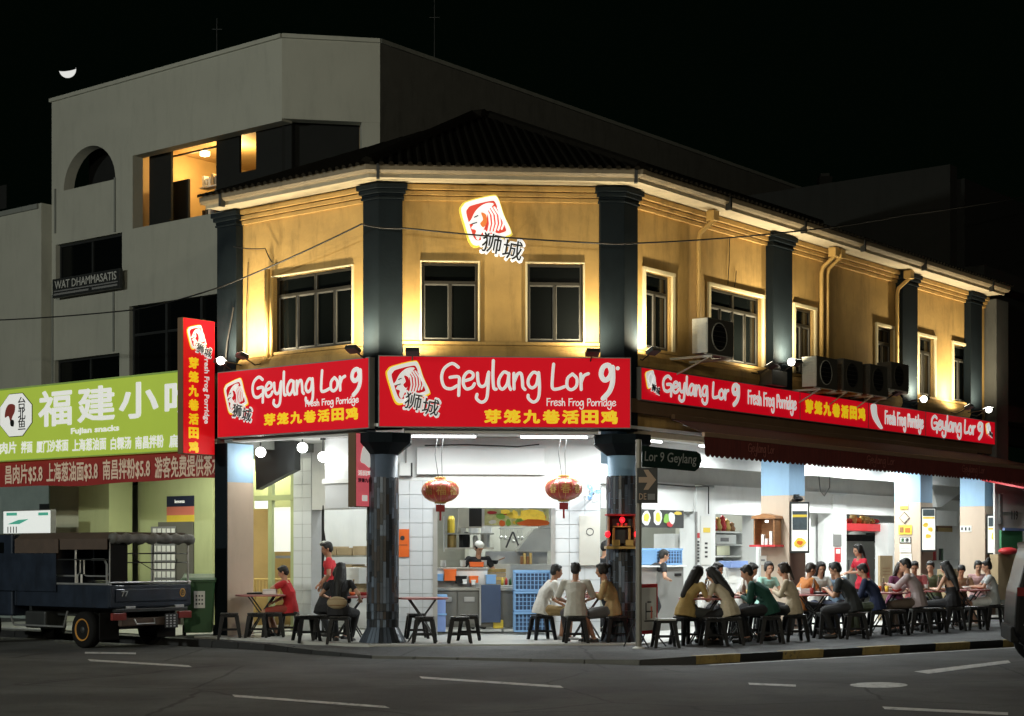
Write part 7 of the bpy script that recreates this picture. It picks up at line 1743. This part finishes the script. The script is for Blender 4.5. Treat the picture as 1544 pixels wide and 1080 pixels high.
    # hair
    H = MB(); hm = X[hmat]
    H.ell(hp(0, -.022, .040), (.086, .095, .088), 16, 12, R3); H.ell(hp(0, -.05, -.005), (.080, .066, .08), 14, 10, R3)
    H.ell(hp(0, .035, .085), (.062, .045, .03), 12, 8, R3)
    if hair == 'short':
        for s_ in (-1, 1): H.ell(hp(s_*.066, .01, .03), (.022, .035, .045), 8, 6, R3)
    if hair in ('long', 'bun', 'tail'):
        for s_ in (-1, 1): H.ell(hp(s_*.074, .005, .0), (.02, .045, .07), 8, 8, R3)
    if hair == 'long':
        bk = tor(0, -.10, .44); bk2 = tor(0, -.135, .22)
        cap(H, hp(0, -.06, -.02), bk, .085, .08); cap(H, bk, bk2, .085, .05)
        for s_ in (-1, 1): cap(H, hp(s_*.06, -.02, -.02), tor(s_*.09, -.04, .42), .035, .03)
    if hair == 'bun': H.ell(hp(0, -.12, .05), (.042, .042, .042), 10, 8, R3)
    if hair == 'topbun': H.ell(hp(0, -.07, .13), (.045, .045, .045), 10, 8, R3)
    if hair == 'tail': cap(H, hp(0, -.1, .02), hp(0, -.14, -.2), .035, .018)
    for k in range(8): a = random.uniform(0, 2*pi); H.ell(hp(.06*cos(a), -.02+.06*sin(a), .09+random.uniform(-.02, .01)), (.025, .03, .018), 6, 5, R3)
    remesh(H, .010, 'hair', hm, t, 1)
    for s_ in (-1, 1): obj('eye', MB().ell(hp(s_*.03, .078, .004), (.013, .007, .006), 8, 6, R3), X['ink'], t)
    obj('mouth', MB().ell(hp(0, .092, -.056), (.02, .004, .004), 8, 5, R3), mat('lip', (.3, .08, .07), .5, var=0) if 'lip' not in X else X['lip'], t)
    if cap_: obj('cap', MB().ell(hp(0, -.01, .075), (.093, .105, .07), 16, 10, R3), X[cap_], t, smooth=True)
    if extra: extra(t, tor, hp, R3, KN, WR)
    return t
X['lip'] = mat('lip', (.28, .09, .07), .5, var=0)
WHT = (.62, .61, .57); CRM = (.58, .5, .36); BLK = (.012, .012, .014)
def seat_at(px_, D, head, lab, **k): return None
# ---- three friends at the small table by the kitchen
stool(817, 28.0, 'black stool under the man in the white shirt at the corner table', 20); stool(868, 27.0, 'black stool under the man seen from behind at the corner table', 5); stool(928, 27.2, 'black stool under the woman in grey shorts at the corner table', 12)
table(884, 28.3, 'small round table with the three friends, before the tiled pier', r=.36)
person(817, 28.0, 12, 'man in a loose white shirt and khaki shorts leaning on his knees, facing right', WHT, (.30, .21, .09), lean=24, shorts=True, shoes='shoew', hands=[(-.1, .40, .05), (.10, .42, .10)], feet=[(-.1, .36), (.16, .44)], skin='skin2', sleeve=.9, hlook=(0, -10))
person(868, 27.0, 88, 'man in an off-white shirt seated with his back to the street', (.52, .50, .44), (.025, .02, .02), lean=12, hands=[(-.2, .38, .16), (.2, .38, .16)], sleeve=.85, hlook=(-10, -8), skin='skin2')
person(924, 27.3, 172, 'woman with a low bun in a beige top and grey shorts facing left', (.42, .29, .13), (.10, .10, .10), hair='bun', female=True, lean=16, shorts=True, hands=[(-.06, .33, .28), (.1, .35, .26)], longslv=True, hlook=(0, -12), feet=[(-.1, .30), (.12, .42)])
on_table(884, 28.25, 'bowl', 'white bowl on the table of three friends'); on_table(877, 28.4, 'cup', 'small dark cup on the table of three friends', m=X['ink'])
# empty table and stools left of the kitchen
table(637, 27.3, 'empty round folding table with a red rim in front of the white tiled pier', r=.42, rot=0)
stool(640, 26.9, 'black stool in front of the empty table', 0); stool(693, 26.9, 'black stool nearest the street right of the empty table', 4); stool(707, 27.8, 'black stool standing just behind the one right of the empty table', 0)
stool(628, 28.4, 'black stool behind the empty table against the pier', 10)
# ---- left bay
table(395, 29.3, 'red topped table with take-away tray in the left bay', r=.46); on_table(388, 29.3, 'tray', 'black tray with crumpled white wrapping on the left bay table'); on_table(407, 29.2, 'box', 'white food box beside the tray on the left bay table')
person(437, 29.3, 178, 'boy in a red t-shirt and shorts rubbing his face at the left bay table', (.50, .02, .025), (.30, .05, .03), lean=10, shorts=True, hands=[(.02, .17, .50, (-.3, .8, -.6)), (.12, .32, .10)], hlook=(0, -22), feet=[(-.06, .34), (.14, .26)], scale=.95, sleeve=.55)
stool(346, 28.6, 'black stool standing alone by the leftmost column', 8); stool(388, 28.7, 'black stool nearest the street at the left bay table', 0); stool(412, 28.9, 'black stool right of the nearest one at the left bay table', 6); stool(437, 29.3, 'black stool under the boy in red', 0)
table(527, 28.2, 'red topped table behind the woman with the tan bag', r=.42)
stool(462, 27.6, 'black stool left of the woman with the tan bag, legs splayed', 25); stool(490, 27.8, 'black stool under the hunched diner in black', 0); stool(512, 27.2, 'black stool under the woman with the tan bag', 0)
def bag(t, tor, hp, R3, KN, WR):
    q = MB(); q.ell(tor(0, -.16, .10), (.17, .08, .105), 16, 10); o = obj('waist_bag', q, X['card'], t, smooth=True, label='tan striped waist bag worn on her back')
    for zz_ in (.05, .10, .15): obj('bag_seam', MB().tube([tor(.15*cos(a), -.165-.07*sin(a), zz_) for a in [pi*i/8 for i in range(9)]], .004, 4), X['wood'], o)
person(511, 27.2, 84, 'long haired woman in black with a tan bag across her back', BLK, BLK, hair='long', female=True, lean=14, hands=[(-.25, .28, .20), (.30, .26, .18)], extra=bag, hlook=(10, -15))
person(490, 28.0, 55, 'diner in black hunched over beside the woman with the tan bag', BLK, BLK, lean=34, hands=[(-.1, .42, .16), (.12, .42, .16)], hlook=(0, -30), longslv=True)
person(499, 29.0, 185, 'young man standing in a bright red t-shirt looking left in the left bay', (.60, .03, .04), BLK, stand=True, lean=4, hands=[(-.2, .16, .02), (.2, .2, .05)], scale=.98, hlook=(10, -12), skin='skin2', z=.15)
on_table(528, 28.2, 'bowl', 'orange bowl on the table behind the woman with the tan bag', m=X['orange'])
# ---- kitchen staff
person(719, 31.9, -75, 'cook in a black t-shirt and white cap behind the serving counter', BLK, BLK, stand=True, lean=14, hands=[(-.22, .28, .12), (.25, .30, .12)], cap_='paper', hlook=(12, -25), z=.15, scale=1.0)
person(908, 30.6, 30, 'person in black standing in the gap right of the tiled pier', BLK, BLK, stand=True, lean=6, hlook=(0, -10), z=.15, skin='skin2', hands=[(-.2, .1, 0), (.2, .1, 0)])
person(975, 31.2, 20, 'worker in black bending behind the drinks stall counter', BLK, BLK, stand=True, lean=38, hlook=(0, -15), z=.15, hands=[(-.15, .4, .1), (.15, .4, .1)], scale=.97)
person(1302, 31.9, 200, 'person in a red shirt with a long ponytail working at the stainless fridge', (.58, .015, .04), BLK, hair='tail', stand=True, female=True, lean=10, hlook=(0, -12), z=.15, hands=[(-.12, .36, .22), (.15, .34, .2)], scale=.97)
# ---- diners on the right pavement
table(1062, 27.2, 'nearest crowded table right of the street sign post', r=.42); table(1120, 28.0, 'second crowded table, before the man in green', r=.42); table(1226, 29.6, 'red rimmed table between the orange t-shirt and the dark grey t-shirt', r=.45); table(1332, 31.0, 'table with orange drinks between the navy and the lilac shirts', r=.45); table(1416, 32.6, 'table before the woman in the black camisole', r=.42); table(1460, 33.4, 'farthest table, beside the woman with the top bun', r=.42)
stool(1003, 26.2, 'pale topped black stool nearest the red easel board, empty', 5)
X['stoolwhite'] = mat('pale_stool_top', (.5, .5, .48), .4)  # paler seat colour for one stool
person(1034, 26.9, 38, 'woman in a mustard cropped top and grey trousers with long black hair', (.40, .28, .10), (.07, .075, .075), hair='long', female=True, lean=26, hands=[(-.1, .42, .20), (.08, .44, .2)], longslv=True, hlook=(5, -20)); stool(1034, 26.9, 'black stool under the woman in the mustard top', 30)
person(1070, 28.6, -38, 'woman in a white top with long hair facing the camera at the nearest crowded table', WHT, BLK, hair='long', female=True, lean=14, hlook=(0, -18)); stool(1070, 28.6, 'black stool under the woman in white who faces the camera', 0)
person(1100, 26.9, 150, 'woman in a cream blouse and black skirt with long hair, leaning left over the table', CRM, BLK, hair='long', female=True, lean=30, hands=[(-.1, .42, .2), (.12, .4, .22)], hlook=(0, -20), sleeve=.6, feet=[(-.1, .2), (.12, .3)]); stool(1102, 26.9, 'black stool under the woman in the cream blouse', 0)
person(1118, 29.0, -30, 'man in a white t-shirt facing the camera between the cream blouse and the green shirt', WHT, BLK, lean=18, hlook=(0, -28), sleeve=.8); stool(1116, 29.0, 'black stool under the man in the white t-shirt', 0)
person(1160, 27.4, 168, 'man in a dark green long sleeved shirt bending over his food', (.012, .075, .055), BLK, lean=36, hands=[(-.1, .44, .2), (.1, .42, .22)], hlook=(0, -22), longslv=True, scale=1.04); stool(1162, 27.4, 'black stool under the man in green', 0)
person(1196, 28.0, 165, 'woman in a cream ribbed top with a brown ponytail', (.56, .47, .34), BLK, hair='tail', female=True, lean=14, hands=[(-.08, .34, .3), (.1, .32, .3)], longslv=True, hmat='hairb', hlook=(0, -12)); stool(1198, 28.0, 'black stool under the woman in the ribbed top', 10)
person(1206, 30.2, 15, 'man in a rust orange t-shirt reaching across the red rimmed table', (.42, .15, .035), BLK, lean=20, hands=[(-.05, .46, .28), (.1, .5, .24)], hlook=(0, -18), skin='skin2', hmat='hairb'); stool(1206, 30.2, 'black stool under the man in rust orange', 0)
person(1232, 31.0, -70, 'girl in a white t-shirt with long hair behind the red rimmed table', WHT, (.05, .06, .1), hair='long', female=True, lean=12, hlook=(-10, -20)); stool(1232, 31.0, 'black stool under the girl in the white t-shirt', 0)
person(1286, 28.8, 162, 'man in a charcoal t-shirt holding up a phone over the red rimmed table', (.035, .04, .042), (.02, .02, .022), lean=28, hands=[(-.08, .42, .26), (.08, .44, .24)], hlook=(0, -24), scale=1.04, feet=[(-.1, .32), (.14, .4)], sleeve=.6,
       extra=lambda t, tor, hp, R3, KN, WR: obj('phone', MB().cbox(0, WR[1].y+.1, WR[1].z+.03, .14, .012, .08), X['ink'], t)); stool(1290, 28.8, 'black stool under the man in the charcoal t-shirt', 0)
person(1322, 29.9, 158, 'man in a navy jumper with a short dark hair cut, back to the street', (.012, .02, .06), (.05, .06, .03), lean=24, hands=[(-.1, .42, .2), (.1, .42, .2)], hlook=(0, -24), longslv=True); stool(1324, 29.9, 'black stool under the man in the navy jumper', 0)
person(1384, 30.9, 156, 'man in a lilac grey long sleeved shirt stretching his arm to the left', (.38, .31, .31), (.10, .07, .05), lean=20, hands=[(.0, .52, .30), (-.05, .46, .26)], hlook=(10, -14), longslv=True, scale=1.06); stool(1386, 30.9, 'black stool under the man in the lilac grey shirt', 0)
person(1378, 32.9, -100, 'diner in pinkish red mostly hidden behind the lilac grey shirt', (.4, .1, .1), BLK, lean=12, hlook=(0, -20), skin='skin2'); stool(1378, 32.9, 'black stool under the hidden diner in pinkish red', 0)
person(1436, 31.9, 140, 'woman in a black camisole with very long black hair', BLK, BLK, hair='long', female=True, lean=12, straps=True, hlook=(0, -14), hands=[(-.12, .36, .24), (.1, .36, .24)]); stool(1438, 31.9, 'black stool under the woman in the black camisole', 0)
person(1447, 34.0, -95, 'young man with a bowed head facing the camera behind the camisole', (.3, .18, .1), BLK, lean=18, hlook=(0, -34), scale=.95, skin='skin2'); stool(1447, 34.0, 'black stool under the young man with the bowed head', 0)
person(1496, 33.4, 172, 'woman with a top bun in a pale grey t-shirt and white shorts', (.42, .45, .45), (.68, .70, .68), hair='topbun', female=True, lean=8, shorts=True, hands=[(-.1, .4, .26), (.1, .42, .26)], hlook=(0, -12), feet=[(-.08, .32), (.12, .4)], shoes='shoew', sleeve=.6); stool(1500, 33.4, 'black stool under the woman in white shorts', 0)
for px_, D, lab in ((1350, 30.2, 'empty black stool between the navy jumper and the lilac shirt'), (1408, 31.2, 'empty black stool just right of the lilac shirt'), (1247, 28.9, 'empty black stool under the red rimmed table, street side'), (1470, 32.2, 'empty black stool left of the woman in white shorts'), (1076, 26.6, 'empty black stool between the mustard top and the cream blouse'), (1140, 28.4, 'black stool half hidden behind the man in green')): stool(px_, D, lab, 7)
for px_, D, kind, lab, m_ in ((1055, 27.2, 'bowl', 'white bowl on the nearest crowded table', None), (1068, 27.3, 'bottle', 'clear bottle on the nearest crowded table', X['alu']), (1075, 27.1, 'tray', 'black tray on the nearest crowded table', None), (1112, 28.0, 'bowl', 'white bowl on the second crowded table', None), (1128, 28.0, 'cup', 'amber cup on the second crowded table', X['gold']),
                            (1216, 29.6, 'box', 'white food box on the red rimmed table', None), (1236, 29.6, 'tray', 'dark tray on the red rimmed table', None), (1224, 29.4, 'cup', 'dark red cup on the red rimmed table', X['redban']), (1326, 31.0, 'cup', 'first orange drink on the table left of the lilac shirt', None), (1337, 31.0, 'cup', 'second orange drink, nearest the lilac shirt', X['yell']), (1343, 31.1, 'bowl', 'white bowl by the orange drinks', None),
                            (1410, 32.6, 'tray', 'dark tray before the woman in the black camisole', None), (1420, 32.6, 'bowl', 'white bowl before the woman in the black camisole', None), (1458, 33.4, 'bowl', 'white bowl on the farthest table', None)):
    on_table(px_, D, kind, lab, m=m_)
for o in [o for o in bpy.data.objects if o.get('label') == 'pale topped black stool nearest the red easel board, empty']:
    for c in o.children:
        if c.name.startswith('seat'): c.data = c.data.copy(); c.data.materials.clear(); c.data.materials.append(X['stoolwhite'])

random.seed(77)
_more = [(884, 28.3, 'the table of three friends'), (637, 27.3, None), (527, 28.2, 'the table behind the woman with the tan bag'), (1062, 27.2, 'the nearest crowded table'), (1120, 28.0, 'the second crowded table'), (1226, 29.6, 'the red rimmed table'), (1332, 31.0, 'the table with orange drinks'), (1416, 32.6, 'the table before the camisole'), (1460, 33.4, 'the farthest table')]
for px_, D, lab in _more:
    if not lab: continue
    for kind, nm, dx, dy, mm in (('bottle', 'dark sauce bottle at the back of ', .05, .22, 'brown'), ('cup', 'pale cup at the left of ', -.24, .05, 'paper'), ('bowl', 'small dark bowl at the right of ', .24, -.05, 'redban')):
        q = PD(px_, D); o = on_table((q.x+dx)/(q.y+dy)*F+CX, D+dy, kind, nm+lab, m=X[mm])

person(1153, 30.4, -60, 'woman in a mint blouse with tied hair, far side of the second crowded table', (.28, .5, .42), BLK, hair='bun', female=True, lean=10, hlook=(-15, -12)); stool(1153, 30.4, 'black stool under the woman in the mint blouse', 0)
person(1262, 31.3, -120, 'man in a pale blue polo behind the charcoal t-shirt', (.25, .36, .5), BLK, lean=20, hlook=(10, -24), skin='skin2'); stool(1262, 31.3, 'black stool under the man in the pale blue polo', 0)
person(1350, 32.4, -70, 'woman in a plum top behind the table with orange drinks', (.2, .05, .12), BLK, hair='long', female=True, lean=16, hlook=(0, -20), hmat='hairb'); stool(1350, 32.4, 'black stool under the woman in the plum top', 0)
person(1408, 33.9, -130, 'man in a dark olive shirt facing the camera left of the camisole', (.06, .07, .03), BLK, lean=14, hlook=(15, -16)); stool(1408, 33.9, 'black stool under the man in the dark olive shirt', 0)
person(1474, 35.0, -100, 'girl in a pale pink top seated beyond the farthest table', (.5, .3, .3), BLK, hair='tail', female=True, lean=12, hlook=(0, -20)); stool(1474, 35.0, 'black stool under the girl in the pale pink top', 0)
